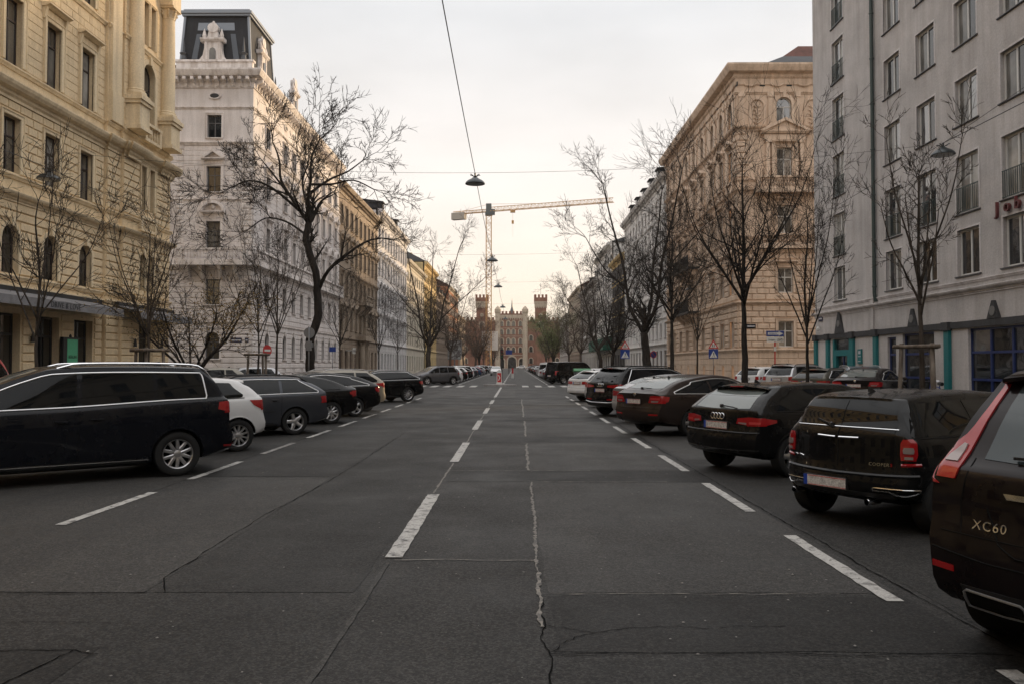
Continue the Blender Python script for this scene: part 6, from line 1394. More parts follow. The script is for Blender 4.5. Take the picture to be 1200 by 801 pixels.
# ------------------------------------------------------------------ parked in rows
AR, AL = R(32), R(180+38)          # headings: nose-in to the right kerb / to the left kerb
def axle_from(contact, head, sp):
    l = Vector((-math.sin(head), math.cos(head))); d = sp['W']/2-.125
    return (contact[0]-l.x*d, contact[1]-l.y*d)
GR, GL = 'cars parked at an angle along the right kerb', 'cars parked at an angle along the left kerb'
def right(key, sp, c, label, col=None, da=0, cat='car'): return place_car(key, sp, label, axle_from(c, AR+R(da), sp), AR+R(da), col, GR, cat)
def left(key, sp, c, label, col=None, da=0, cat='car'): return place_car(key, sp, label, axle_from(c, AL+R(da), sp), AL+R(da), col, GL, cat)
right('xc', S_XC, (3.13, 5.24), 'dark maroon suv with tall red lamps up its rear pillar and XC60 badge', None, 2, 'suv')
right('mini', S_MINI, (3.51, 9.5), 'small black estate with split chrome-handled rear doors and COOPER S badge')
right('a3', S_A3, (3.46, 13.75), 'black hatchback with four-ring badge and wide red tail lights', None, -4)
right('oct', S_OCT, (3.33, 20.8), 'dark brown liftback with sloping rear window and chrome window trim')
right('bmw', S_BMW, (3.6, 24.6), 'silver saloon mostly hidden behind the dark brown liftback', 'silver')
right('q5', S_Q5, (3.1, 28.0), 'tall black suv with chrome window surround and four-ring badge', None, 0, 'suv')
right('hatch', S_HATCH, (3.35, 33.3), 'silver hatchback squeezed behind the tall black suv', 'silver')
right('avant', S_AVANT, (3.2, 38.7), 'white estate car at the end of the row before the side street', 'white')
left('sharan', S_SHARAN, (-5.22, 12.5), 'long blue-black people carrier with chrome window frame and roof rails', None, 0, 'minivan')
left('polo', S_POLO, (-5.49, 16.0), 'white hatchback with multi-spoke wheels beside the blue-black people carrier')
left('a4', S_A4, (-5.41, 19.8), 'slate grey estate with five-spoke alloy wheels')
left('bmw', S_BMW, (-5.34, 23.4), 'black saloon with raised boot beside the slate grey estate')
left('oct', S_OCT, (-5.30, 26.7), 'black saloon tucked between another black saloon and the beige estate', 'black')
left('peu', S_PEU, (-5.48, 29.7), 'beige estate with curved red tail lights and roof rails')
left('avant', S_AVANT, (-5.00, 37.5), 'long black estate parked alone at the end of the row by the side street')
place_car('van', S_VAN, 'tall red van by the yellow house, mostly out of view', (-14.35, 18.5, .129), R(90), 'red', None, 'van')
# beyond the crossing
left('suv', S_SUV, (-5.4, 70), 'grey compact suv first in the row beyond the pedestrian crossing', None, 0, 'suv')
for y, sp, col, lab in ((74.6, ('hatch', S_HATCH), 'white', 'white hatchback next to the grey compact suv beyond the crossing'), (79, ('bmw', S_BMW), 'black', 'black saloon between two white cars beyond the crossing'),
        (83.6, ('polo', S_POLO), 'white', 'white small car between black saloon and black estate beyond the crossing'), (88.4, ('a4', S_A4), 'black', 'black estate in the far left row beyond the crossing'), (93.5, ('suv', S_SUV), 'white', 'white suv in the far left row beyond the crossing'),
        (99, ('oct', S_OCT), 'slate', 'slate liftback in the far left row beyond the crossing'), (105, ('hatch', S_HATCH), 'silver', 'silver hatchback in the far left row beyond the crossing'), (111.5, ('avant', S_AVANT), 'blue', 'blue estate in the far left row beyond the crossing'),
        (118, ('polo', S_POLO), 'red', 'bright red small car at the far end of the left row'), (127, ('a4', S_A4), 'silver', 'silver estate past the bright red car'), (138, ('hatch', S_HATCH), 'black', 'black hatchback past the silver estate'), (152, ('suv', S_SUV), 'silver', 'silver suv far down the left row'), (170, ('bmw', S_BMW), 'grey', 'grey saloon far down the left row'), (192, ('hatch', S_HATCH), 'white', 'white hatchback at the very end of the left row')):
    left(sp[0], sp[1], (-5.35, y), lab, col)
for y, sp, col, lab in ((73.5, ('van', S_VAN), 'black', 'black van behind the recycling bins past the crossing'), (79, ('bmw', S_BMW), 'grey', 'grey saloon beside the black van past the crossing'), (84, ('polo', S_POLO), 'white', 'white small car past the grey saloon on the right row'),
        (89, ('avant', S_AVANT), 'silver', 'silver estate in the right row past the crossing'), (95, ('van', S_VAN), 'white', 'white van in the right row past the crossing'), (101.5, ('hatch', S_HATCH), 'black', 'black hatchback beside the white van'),
        (108, ('suv', S_SUV), 'silver', 'silver suv in the far right row'), (116, ('a4', S_A4), 'black', 'black estate in the far right row'), (126, ('hatch', S_HATCH), 'slate', 'slate hatchback in the far right row'), (138, ('bmw', S_BMW), 'black', 'black saloon in the far right row'), (154, ('polo', S_POLO), 'silver', 'silver small car in the far right row'), (174, ('suv', S_SUV), 'black', 'black suv near the end of the far right row'), (198, ('a4', S_A4), 'white', 'white estate last in the far right row')):
    right(sp[0], sp[1], (3.35, y), lab, col, 0, 'van' if sp[0] == 'van' else 'car')
# second row close to the house fronts
GS = 'cars parked by the house fronts on the right'
for key, sp, x, y, da, col, lab in (('hatch', S_HATCH, 12.3, 41.8, 0, 'white', 'white hatchback by the house front, trunk of a dark tree before it'), ('suv', S_SUV, 12.6, 37.8, 4, 'silver', 'silver suv by the house front below the one-way sign'), ('a4', S_A4, 12.7, 34.0, 8, 'olive', 'olive estate by the grey house front'),
        ('oct', S_OCT, 12.9, 30.2, 20, 'darkred', 'dark liftback by the teal entrance of the grey house')):
    place_car(key, sp, lab, (x, y, .129), AR+R(da), col, GS)
place_car('peu', S_PEU, 'grey-blue estate with red lamps parked by the teal entrance', (14.3, 33.4, .129), R(80), 'greyblue', GS)
GS2 = 'cars parked by the house fronts on the left'
for key, sp, x, y, col, lab in (('polo', S_POLO, -13.0, 37.0, 'beige', 'beige small car behind the staked sapling before the pale corner house'), ('hatch', S_HATCH, -13.2, 43.0, 'silver', 'silver hatchback by the pale corner house')):
    place_car(key, sp, lab, (x, y, .129), AL, col, GS2)
# driving
oc = place_car('hatch', S_HATCH, 'white hatchback driving towards the crossing with a headlight on', (-3.1, 131), R(-90), 'white', None, 'car', 'moving_car')
lamp = MB(); lamp.lathe([(.001, 0), (.09, 0), (.09, .02), (.001, .03)], n=14); lamp.v = [(3.36+z, .58+x, .70+y) for x, y, z in lamp.v]
lamp.build('headlight_beam', simple('headlamp_lit', (1, 1, 1), .3, emit=(1, .95, .85), estr=8), oc)
place_car('polo', S_POLO, 'white small car crossing the end of the street', (3.5, 322), R(180), 'white', None, 'car', 'moving_car')
# ------------------------------------------------------------------ trees
BARK_D = bark('bark_dark', (0.014, 0.012, 0.011), (0.042, 0.035, 0.030)); BARK_P = bark('bark_plane', (0.030, 0.024, 0.021), (0.085, 0.070, 0.058)); BARK_Y = bark('bark_young', (0.030, 0.024, 0.020), (0.085, 0.070, 0.058))
def perp(d, az):
    a = d.orthogonal().normalized(); return a*math.cos(az) + d.cross(a)*math.sin(az)
class Tree:
    def __init__(s, seed, rmin=.008, leaf=None):
        s.r = random.Random(seed); s.trunk, s.crown, s.leaves = MB(), MB(), MB(); s.rmin = rmin; s.tips = []; s.leaf = leaf
    def limb(s, pts, r0, r1, lvl, side, sub):
        """explicit limb along pts; sprouts side branches of level lvl"""
        P = [Vector(p) for p in pts]; Q = []
        for i in range(len(P)-1):
            for k in range(4):
                t = k/4; a, b, c, d = P[max(i-1, 0)], P[i], P[i+1], P[min(i+2, len(P)-1)]
                Q.append(.5*((2*b)+(c-a)*t+(2*a-5*b+4*c-d)*t*t+(3*b-a-3*c+d)*t**3))
        Q.append(P[-1]); n = len(Q); rad = [r0+(r1-r0)*(i/(n-1))**.8 for i in range(n)]
        s.trunk.tube([q + Vector((s.r.gauss(0, .12), s.r.gauss(0, .12), 0))*rad[i] for i, q in enumerate(Q)], rad, 9 if r0 > .1 else 6)
        tot = sum((Q[i+1]-Q[i]).length for i in range(n-1)); m = max(1, int(tot*side))
        for k in range(m):
            t = s.r.uniform(sub, 1.0); i = min(n-2, int(t*(n-1))); d = (Q[i+1]-Q[i]).normalized()
            ax = perp(d, s.r.uniform(0, 6.28)); dd = (d*.75 + ax*s.r.uniform(.7, 1.2) + Vector((0, 0, .25))).normalized()
            s.branch(Q[i], dd, s.L*s.r.uniform(.55, 1.0)*(1.15-.5*t), rad[i]*s.r.uniform(.45, .62), lvl)
        d = (Q[-1]-Q[-2]).normalized()
        for k in range(3): s.branch(Q[-1], (d + perp(d, s.r.uniform(0, 6.28))*.55).normalized(), s.L*s.r.uniform(.7, 1.0), r1*.8, lvl)
    def branch(s, p, d, L, r, lvl):
        if lvl > s.maxl: return
        n = 5 if lvl < s.maxl else 3; P = [p.copy()]; D = d.copy(); seg = L/n
        for i in range(n):
            D = (D + Vector((s.r.gauss(0, s.wig), s.r.gauss(0, s.wig), s.r.gauss(0, s.wig) + s.up))).normalized(); P.append(P[-1] + D*seg)
        r1 = max(s.rmin*.6, r*.45); r = max(r, s.rmin); rad = [r+(r1-r)*i/n for i in range(n+1)]
        (s.crown).tube(P, rad, 5 if r > .04 else 4 if r > .018 else 3, 0, False)
        if lvl == s.maxl:
            s.tips.append((P[-1], D)); return
        k = s.kids[min(lvl, len(s.kids)-1)]; k = int(k) + (s.r.random() < k-int(k))
        for j in range(k):
            t = s.r.uniform(.25, .98); i = min(n-1, int(t*n)); q = P[i].lerp(P[i+1], t*n-i); dl = (P[i+1]-P[i]).normalized()
            ang = s.r.uniform(*s.ang); ax = perp(dl, s.r.uniform(0, 6.28)); s.branch(q, (dl*math.cos(ang) + ax*math.sin(ang)).normalized(), L*s.r.uniform(.45, .75)*(1.1-.35*t), rad[i]*.62, lvl+1)
        for j in range(2):
            ang = s.r.uniform(.2, .6); ax = perp(D, s.r.uniform(0, 6.28)); s.branch(P[-1], (D*math.cos(ang)+ax*math.sin(ang)).normalized(), L*s.r.uniform(.5, .7), r1*.9, lvl+1)
    def setup(s, L, maxl, kids, wig=.13, up=.05, ang=(.5, 1.05)): s.L, s.maxl, s.kids, s.wig, s.up, s.ang = L, maxl, kids, wig, up, ang; return s
    def foliage(s, dens, size, keep=lambda p: True, spread=.25):
        for p, d in s.tips:
            if not keep(p): continue
            for k in range(dens):
                c = p + Vector((s.r.gauss(0, spread), s.r.gauss(0, spread), s.r.gauss(0, spread))); a = Vector((s.r.gauss(0, 1), s.r.gauss(0, 1), s.r.gauss(0, 1))).normalized(); b = a.orthogonal().normalized(); q = size*s.r.uniform(.6, 1.3)
                s.leaves.add([c-a*q*.5, c+b*q*.3, c+a*q*.5, c-b*q*.3], [(0, 1, 2, 3)])
    def meshes(s, mat, leafmats=None):
        out = [('trunk', s.trunk.mesh('trunk', mat, True)), ('crown', s.crown.mesh('crown', mat, True))]
        if s.leaves.v: out.append(('foliage', s.leaves.mesh('foliage', leafmats)))
        return out
def plant(ms, label, loc, rz=0, sc=1.0, group=None, name='street_tree'):
    t = thing(name, label, 'tree', loc, rz, group); t.scale = (sc, sc, sc)
    for nm, me in ms: put(nm, me, t)
    return t
# big plane tree on the left: limbs placed as they grow in the photograph (metres from its foot)
T = Tree(3, .0115).setup(1.7, 4, [3.4, 2.9, 2.4, 1.8], .15, .03)
T.limb([(0, 0, 0), (.04, 0, 1.6), (.1, 0, 2.8), (.38, .1, 3.8), (.42, .1, 4.9), (.28, 0, 6.2), (-.12, -.1, 7.7), (-.05, 0, 8.6)], .25, .16, 2, .5, .75)
T.limb([(.42, .1, 5.3), (1.0, -.3, 6.2), (1.9, -.6, 6.9), (2.9, -.4, 7.6), (3.6, -.2, 7.8)], .11, .035, 2, 2.2, .3)
T.limb([(-0.05, 0, 8.6), (-0.86, .2, 9.7), (-1.55, .4, 10.8), (-1.65, .3, 11.9), (-1.95, .2, 12.7)], .115, .03, 1, 1.2, .1)
T.limb([(-0.05, 0, 8.6), (-0.01, -.3, 9.7), (0.15, -.5, 10.6), (0.25, -.7, 11.7), (0.65, -.8, 12.5)], .115, .03, 1, 1.2, .1)
T.limb([(-0.52, 0, 9.2), (-1.70, -.6, 10.2), (-2.71, -.9, 10.5), (-3.46, -1.2, 10.1)], .08, .025, 1, 1.4, .2)
T.limb([(0.07, -.3, 10.0), (0.85, .3, 10.8), (1.75, .6, 11.3), (2.45, .8, 11.9)], .08, .025, 1, 1.4, .2)
T.limb([(-0.99, .2, 9.9), (-2.15, .8, 11.3), (-2.85, 1.2, 12.1)], .07, .025, 1, 1.4, .2)
T.limb([(-0.14, .1, 9.5), (-0.65, 1.0, 10.8), (-0.55, 1.8, 12.1), (-0.65, 2.2, 12.8)], .07, .025, 1, 1.4, .2)
T.limb([(0.22, -.5, 10.4), (1.36, -1.0, 10.3), (2.42, -1.4, 10.4), (3.38, -1.2, 10.0)], .065, .025, 1, 1.4, .2)
T.limb([(-0.20, 0, 8.0), (-1.24, .3, 8.7), (-2.31, .4, 8.9), (-3.10, .2, 8.3)], .07, .022, 1, 1.4, .25)
plant(T.meshes(BARK_D), 'tall bare plane tree with leaning trunk and wide crown before the pale corner house', (-10.2, 40, .12))
# broad forked plane tree (used for several)
def plane(seed, fork=4.2, h=16, lean=0.3, spread=3.6, r=.36):
    T = Tree(seed, .0125).setup(2.2, 4, [2.9, 2.5, 2.0, 1.6], .16, .04); q = T.r
    T.limb([(0, 0, 0), (lean*.2, .05, fork*.5), (lean, .1, fork)], r, r*.72, 1, .05, .9)
    n = 3
    for k in range(n):
        a = 2*math.pi*k/n + q.uniform(-.4, .4) + .3; s = spread*q.uniform(.7, 1.1)
        c, d = math.cos(a), math.sin(a)
        T.limb([(lean, .1, fork), (lean+c*s*.35, .1+d*s*.35, fork+h*.12), (lean+c*s*.5, .1+d*s*.5, fork+h*.30), (lean+c*s*.75, .1+d*s*.75, fork+h*.46), (lean+c*s*1.0, .1+d*s*1.0, h*.88)], r*.45, .04, 1, .9, .15)
        T.limb([(lean+c*s*.45, .1+d*s*.45, fork+h*.2), (lean+c*s*.9+q.uniform(-.6, .6), .1+d*s*.9, fork+h*.28), (lean+c*s*1.5, .1+d*s*1.5+q.uniform(-.8, .8), fork+h*.42)], r*.25, .03, 1, 1.1, .2)
    return T
PA = plane(21, 3.9, 17.5, -.25, 3.8, .38).meshes(BARK_D); PB = plane(33, 3.4, 15.5, .3, 3.4, .32).meshes(BARK_P); PC = plane(47, 3.0, 13, .2, 3.0, .24).meshes(BARK_D)
# young upright street tree
def young(seed, h=6.2, fork=2.5, r=.06, dense=5, wide=1.0, L=1.0):
    T = Tree(seed, .0070).setup(L*h/6, 3, [2.4, 2.2, 1.6], .14, .05, (.4, .95)); q = T.r
    top = [(0, 0, 0), (.02, 0, fork*.6), (0, .02, fork), (.05, .05, fork+(h-fork)*.4), (-.05, 0, fork+(h-fork)*.75), (0, 0, h*.95)]
    T.limb(top, r, .012, 1, 1.8, .45)
    for k in range(dense):
        a = 2*math.pi*k/dense + q.uniform(-.4, .4); z = fork + q.uniform(-.1, .9); s = wide*q.uniform(.8, 1.25); H = (h-fork)*q.uniform(.6, .95)
        T.limb([(0, 0, z-.1), (math.cos(a)*s*.45, math.sin(a)*s*.45, z+H*.28), (math.cos(a)*s*.95, math.sin(a)*s*.95, z+H*.62), (math.cos(a)*s*1.25, math.sin(a)*s*1.25, z+H)], r*.42, .009, 1, 1.9, .2)
    return T
YA = young(5).meshes(BARK_Y); YB = young(6, 6.6, 2.9, .065, 6, .80, .8).meshes(BARK_Y); YE = young(9, 6.5, 2.9, .075, 6, .60, .62).meshes(BARK_Y); YC = young(8, 7.4, 2.6, .075, 6, 1.2).meshes(BARK_D)
YD = young(14, 10.2, 4.0, .15, 9, 2.0, 1.15).meshes(BARK_D)
plant(YA, 'young bare tree before the lettered grey awning of the yellow house', (-10.2, 17.2, .12), .4, .86)
plant(YB, 'young bare staked tree before the columned bay of the yellow house', (-10.2, 22.5, .12), 2.0, .84)
plant(YA, 'young bare staked tree rising behind the yellowish leafy tree', (-10.2, 32.2, .12), 3.1, .95)
plant(YB, 'young bare tree with pale trunk before the corner of the pale house', (-10.2, 34.6, .12), 4.4, 1.0)
plant(YC, 'young bare tree by the brown house, past the big plane tree', (-13.0, 60, .12), 1.0, 1.0)
plant(YE, 'young bare staked tree with pale trunk before the grey block', (9.0, 18, .12), .9, .95)
plant(YC, 'slender bare tree between the teal entrance and the tan palace front', (9.0, 25, .12), 2.2, .9)
plant(YD, 'bare tree with straight dark trunk before the tan palace corner', (9.0, 31.9, .12), .5, 1.0)
plant(YB, 'slender young bare tree left of the pedestrian sign by the tan palace', (9.0, 40.2, .12), 5.0, .95)
plant(PA, 'large forked bare plane tree before the white flat-fronted house', (10.4, 64, .12), .55, 1.05)
plant(YD, 'bare tree with tall trunk before the iron balconies of the tan palace', (10.9, 56.4, .12), 2.4, 1.15)
plant(PB, 'wide bare plane tree with forked trunk before the cream house', (-10.2, 95, .12), 1.2, 1.08)
plant(PB, 'bare plane tree with a long limb reaching over the parked cars on the right', (10.0, 95, .12), 3.3, .95)
plant(PC, 'bare plane tree before the green shop canopy', (10.0, 84, .12), .2, .95)
plant(YC, 'young bare tree before the white house on the left', (-12.5, 74, .12), .2, 1.0); plant(YA, 'young bare tree near the portal of the brown house', (-12.5, 86, .12), 1.4, 1.1)
plant(YC, 'young bare tree before the far cream house', (-12.5, 112, .12), 2.4, 1.1)
PF = plane(58, 3.4, 14, .2, 3.0, .24).meshes(bark('bark_far_backlit', (0.06, 0.045, 0.036), (0.13, 0.10, 0.08)))  # bark lightened: backlight on the distant trees is put into its colour
for x, y, rz, sc, lab in ((-10.2, 126, .4, 1.0, 'bare tree before the white house, next to the lit advertising board'), (-10.2, 160, 2.2, .9, 'bare tree where the cream house meets the ochre one'), (-10.2, 205, 5.1, .9, 'bare tree before the umber house'), (-10.2, 262, 2.8, .9, 'bare tree where the orange brick house ends'),
                         (10.0, 124, 1.1, .95, 'bare tree before the dark clad narrow house'), (10.0, 152, 4.2, .95, 'bare tree before the modern off-white house'), (10.0, 240, 1.9, .95, 'bare tree before the last brownish house on the right')):
    plant(PF, lab, (x, y, .12), rz, sc, 'bare avenue trees far down the street')
# small leafy tree turning yellow
T = Tree(61, .009).setup(1.15, 3, [3.0, 2.6, 2], .16, .02, (.5, 1.1))
for k in range(7):
    a = k*.9+.2; s = 1.5+.3*(k % 3); T.limb([(0, 0, .5 if k else 0), (math.cos(a)*s*.2, math.sin(a)*s*.2, 1.5), (math.cos(a)*s*.7, math.sin(a)*s*.7, 2.4), (math.cos(a)*s*1.0, math.sin(a)*s*1.0, 3.2)], .11 if k == 0 else .06, .02, 1, 2.2, .4)
T.foliage(5, .055, lambda p: p.z > 2.0 and (p.x > .55 and p.z < 3.9 or random.random() < .38), .12)
plant(T.meshes(BARK_D, simple('leaf_yellow', (.16, .10, .018), .7)), 'small spreading tree with sparse yellowish leaves before the pale corner house', (-10.4, 26.0, .12), 0, .98)
# leafy trees near the barracks
def leafy(seed, col, nm, h, dens, size):
    T = Tree(seed, .02).setup(h*.17, 3, [3, 2.4, 2], .16, .03); r = h*.022
    for k in range(6):
        a = k*1.05+.3; s = h*.26; T.limb([(0, 0, 0 if k == 0 else h*.15), (math.cos(a)*s*.15, math.sin(a)*s*.15, h*.3), (math.cos(a)*s*.6, math.sin(a)*s*.6, h*.55), (math.cos(a)*s, math.sin(a)*s, h*.8)], r if k == 0 else r*.5, r*.15, 1, 1.2*10/h, .3)
    T.foliage(dens, size, spread=.45); return T.meshes(BARK_D, simple(nm, col, .7))
LG = leafy(71, (.085, .10, .018), 'leaf_green', 15, 7, .26); LO = leafy(72, (.15, .065, .022), 'leaf_russet', 15, 4, .22)
for x, y, sc, rz, lab in ((9.5, 205, .95, 0, 'tree in fresh green leaf before the stone-grey house on the right'), (12.5, 330, 1.2, 1.3, 'tree in fresh green leaf before the right barracks tower')): plant(LG, lab, (x, y, .12), rz, sc, 'trees in fresh green leaf near the barracks')
for x, y, sc, rz, lab in ((-10.5, 232, .95, 0, 'thin russet-leaved tree before the orange brick house'), (-17, 348, 1.3, 1, 'thin russet-leaved tree before the left barracks tower'), (-9.5, 352, .9, 3, 'thin russet-leaved tree beside the barracks gate block'), (-30, 352, 1.2, 5, 'thin russet-leaved tree at the left wing of the barracks'), (22, 350, 1.2, 2.6, 'thin russet-leaved tree at the right wing of the barracks')):
    plant(LO, lab, (x, y, .12), rz, sc, 'russet trees near the barracks')
# timber tree stakes
M_WOOD = bark('stake_timber', (.075, .06, .048), (.19, .16, .135))
def stakes(loc, label, rz):
    t = thing('tree_stakes', label, 'tree stakes', loc, rz)
    P = [(.42*math.cos(a), .42*math.sin(a)) for a in (.5, 2.6, 4.7)]
    for x, y in P: MB().tube([(x*1.15, y*1.15, 0), (x*.95, y*.95, 2.05)], [.05, .045], 8).build('post', M_WOOD, t, smooth=True)
    for i in range(3):
        (a, b), (c, d) = P[i], P[(i+1) % 3]; MB().tube([(a*1.25-c*.18, b*1.25-d*.18, 1.98), (c*1.25-a*.18, d*1.25-b*.18, 1.98)], .045, 8).build('rail', M_WOOD, t, smooth=True)
stakes((-10.2, 22.5, .12), 'three timber stakes round the young tree by the yellow house bay', .3); stakes((-10.2, 32.2, .12), 'three timber stakes beside the pale corner house', 1.0); stakes((9.0, 18, .12), 'thick timber stakes round the young tree before the grey block', .1)
# ------------------------------------------------------------------ suspended lamps and wires
M_LAMP = simple('lamp_enamel', (.028, .036, .040), .35, .2); M_WIRE = simple('wire_black', (.015, .015, .016), .5); M_LENS = simple('lamp_lens', (.30, .30, .28), .3)
def sag(p, q, s, n=14): return [Vector(p).lerp(Vector(q), k/n) + Vector((0, 0, -4*s*(k/n)*(1-k/n))) for k in range(n+1)]
LAMPS = {}
def lamp(loc, label, group):
    t = thing('street_lamp', label, 'street lamp', loc, 0, group)
    if not LAMPS:
        m = MB(); m.lathe([(.03, .0), (.10, -.01), (.16, -.06), (.28, -.12), (.37, -.20), (.395, -.255), (.39, -.27), (.33, -.27)], n=24); LAMPS['shade'] = m.mesh('lamp_shade', M_LAMP, 40)
        m = MB(); m.lathe([(.001, -.30), (.2, -.295), (.33, -.265)], n=20); LAMPS['lens'] = m.mesh('lens', M_LENS, True)
        m = MB()
        for a in (.5, 2.6, 3.7, 5.7): m.tube([(0, 0, 0), (.17*math.cos(a), .17*math.sin(a), .10), (.22*math.cos(a), .22*math.sin(a), .09)], .016, 5)
        m.tube([(0, 0, -.02), (0, 0, .16)], .035, 8); LAMPS['h'] = m.mesh('hanger', M_LAMP)
    put('lamp_shade', LAMPS['shade'], t); put('lens', LAMPS['lens'], t); put('hanger', LAMPS['h'], t); return t
GC = 'lamps hung over the middle of the road'
cl = [32, 56, 75, 102, 128]
for y, lab in zip(cl, ('dark dish lamp hung over the road, nearest along the wire', 'second dish lamp along the wire, over the side street junction', 'third dish lamp along the wire, past the crossing', 'fourth dish lamp along the wire', 'fifth dish lamp along the wire, farthest of the five')):
    lamp((-1.6, y, 9.12), lab, GC)
m = MB(); pts = [(-1.6, 2, 10.6)] + [(-1.6, y, 9.28) for y in cl] + [(-1.6, 150, 9.6)]
for a, b in zip(pts[:-1], pts[1:]): m.tube(sag(a, b, .25), .014, 5)
tag(m.build('lamp_wire', M_WIRE), 'long wire over the middle of the road carrying the dish lamps', 'wire')
for y, lab in ((32, 'cross wire between the yellow house and the grey block'), (75, 'cross wire between the pale house and the tan palace'), (102, 'cross wire past the tan palace'), (56, 'cross wire over the side street junction')):
    m = MB(); m.tube(sag((XL, y, 10.2), (-1.6, y, 9.3), .25), .007, 4); m.tube(sag((-1.6, y, 9.3), (XR, y, 10.4), .25), .007, 4); tag(m.build('span_wire', M_WIRE), lab, 'wire')
lamp((14.9, 28.1, 9.25), 'dish lamp hung close to the grey block front', 'lamps hung over the pavements'); lamp((14.9, 69, 8.3), 'dish lamp hung before the iron balconies of the tan palace', 'lamps hung over the pavements'); lamp((-16.9, 29.1, 8.65), 'dish lamp hung close to the yellow house front', 'lamps hung over the pavements')
m = MB(); m.tube(sag((14.9, 5, 9.6), (14.9, 28.1, 9.40), .1), .016, 5); m.tube(sag((14.9, 28.1, 9.40), (14.9, 69, 8.46), .2), .012, 5); tag(m.build('lamp_wire', M_WIRE), 'wire along the right pavement carrying two lamps', 'wire')
m = MB(); m.tube(sag((-16.9, 5, 9.0), (-16.9, 29.1, 8.8), .1), .012, 5); m.tube(sag((-16.9, 29.1, 8.8), (-16.9, 70, 9.0), .3), .010, 5); tag(m.build('lamp_wire', M_WIRE), 'wire along the left pavement carrying one lamp', 'wire')
m = MB(); m.tube(sag((XR, 24, 10.9), (14.9, 28.1, 9.4), .02), .008, 4); m.tube(sag((XR, 33, 9.6), (14.9, 28.1, 9.4), .02), .006, 4); tag(m.build('span_wire', M_WIRE), 'short stay wires from the grey block to its lamp', 'wire')

# ------------------------------------------------------------------ signs
M_SBLUE = simple('sign_blue', (.008, .035, .20), .4); M_SWHITE = simple('sign_white', (.62, .62, .60), .45); M_SRED = simple('sign_red', (.42, .015, .018), .4); M_POLE = simple('galvanised', (.19, .19, .195), .45, .6); M_GREYB = simple('sign_back', (.24, .24, .245), .5, .4)
def poly(mb, pts, y0, y1, m=0): mb.prism_y(pts[::-1], y0, y1, m); return mb
def pole(t, h, r=.03, mat=None): MB().tube([(0, 0, 0), (0, 0, h)], r, 8).build('pole', mat or M_POLE, t, smooth=True)
def crossing_sign(loc, label):
    t = thing('pedestrian_sign', label, 'traffic sign', loc, 0, 'pedestrian crossing signs with warning triangles'); pole(t, 3.25)
    m = MB(); poly(m, [(-.33, 2.0), (.33, 2.0), (.33, 2.66), (-.33, 2.66)], -.06, -.035); o = m.build('crossing_plate', M_SBLUE, t)
    m = MB(); poly(m, [(-.27, 2.06), (.27, 2.06), (0, 2.56)], -.064, -.058); m.build('white_triangle', M_SWHITE, t)
    m = MB(); poly(m, [(-.02, 2.30), (.03, 2.30), (.04, 2.42), (-.02, 2.42)], -.068, -.060); m.tube([(.01, -.066, 2.31), (-.07, -.066, 2.12)], .016, 4); m.tube([(.01, -.066, 2.31), (.07, -.066, 2.20), (.06, -.066, 2.11)], .016, 4); m.tube([(0, -.066, 2.40), (.09, -.066, 2.30)], .012, 4); m.lathe([(.001, .005), (.032, .005), (.032, -.005)], n=10); L = len(m.v); m.v[L-30:] = [(x+.015, -.064+z, 2.455+y) for x, y, z in m.v[L-30:]]
    for k in range(4): m.box(-.17+k*.1, -.12+k*.1, -.066, -.062, 2.075, 2.10)
    m.build('walking_figure', M_BLACK, t)
    m = MB(); poly(m, [(-.36, 2.70), (.36, 2.70), (0, 3.30)], -.06, -.035); m.build('warning_plate', M_SRED, t)
    m = MB(); poly(m, [(-.235, 2.765), (.235, 2.765), (0, 3.155)], -.064, -.056); m.build('warning_field', M_SWHITE, t)
    m = MB()
    for x in (-.06, .05):
        m.box(x-.025, x+.025, -.068, -.06, 2.86, 2.97); m.box(x-.03, x-.008, -.068, -.06, 2.79, 2.86); m.box(x+.008, x+.03, -.068, -.06, 2.79, 2.86); m.box(x-.02, x+.02, -.068, -.06, 2.98, 3.02)
    m.build('walking_figures', M_BLACK, t)
crossing_sign((13.8, 56.6, .13), 'red warning triangle over blue crossing sign by the tan palace corner'); crossing_sign((7.9, 58.5, .13), 'red warning triangle over blue crossing sign near the forked plane tree')
t = thing('one_way_sign', 'blue one-way arrow sign with white bicycle plate below, before the tan palace', 'traffic sign', (14.9, 46.6, .13)); pole(t, 3.45)
m = MB(); poly(m, [(-.50, 3.18), (.50, 3.18), (.50, 3.50), (-.50, 3.50)], -.06, -.035); m.build('arrow_plate', M_SBLUE, t)
m = MB(); poly(m, [(-.42, 3.27), (.20, 3.27), (.20, 3.21), (.46, 3.34), (.20, 3.47), (.20, 3.41), (-.42, 3.41)], -.064, -.058); m.build('arrow', M_SWHITE, t)
me = text_mesh('EINBAHN', .105, .001, M_SBLUE); me.transform(Matrix.Rotation(R(90), 4, 'X')); put('lettering', me, t, (-.12, -.067, 3.34))
m = MB(); poly(m, [(-.48, 2.86), (.48, 2.86), (.48, 3.15), (-.48, 3.15)], -.06, -.035); m.build('bicycle_plate', M_SWHITE, t)
me = text_mesh('ausgen.', .14, .001, M_BLACK); me.transform(Matrix.Rotation(R(90), 4, 'X')); put('lettering', me, t, (-.18, -.064, 3.0))
m = MB()
for x in (.18, .38): m.tube([(x+.065*math.cos(R(a)), -.066, 2.97+.065*math.sin(R(a))) for a in range(0, 361, 30)], .009, 4)
m.tube([(.18, -.066, 2.97), (.25, -.066, 3.07), (.34, -.066, 3.07), (.28, -.066, 2.97), (.18, -.066, 2.97)], .008, 4); m.tube([(.38, -.066, 2.97), (.34, -.066, 3.10)], .008, 4); m.build('bicycle_symbol', M_BLACK, t)
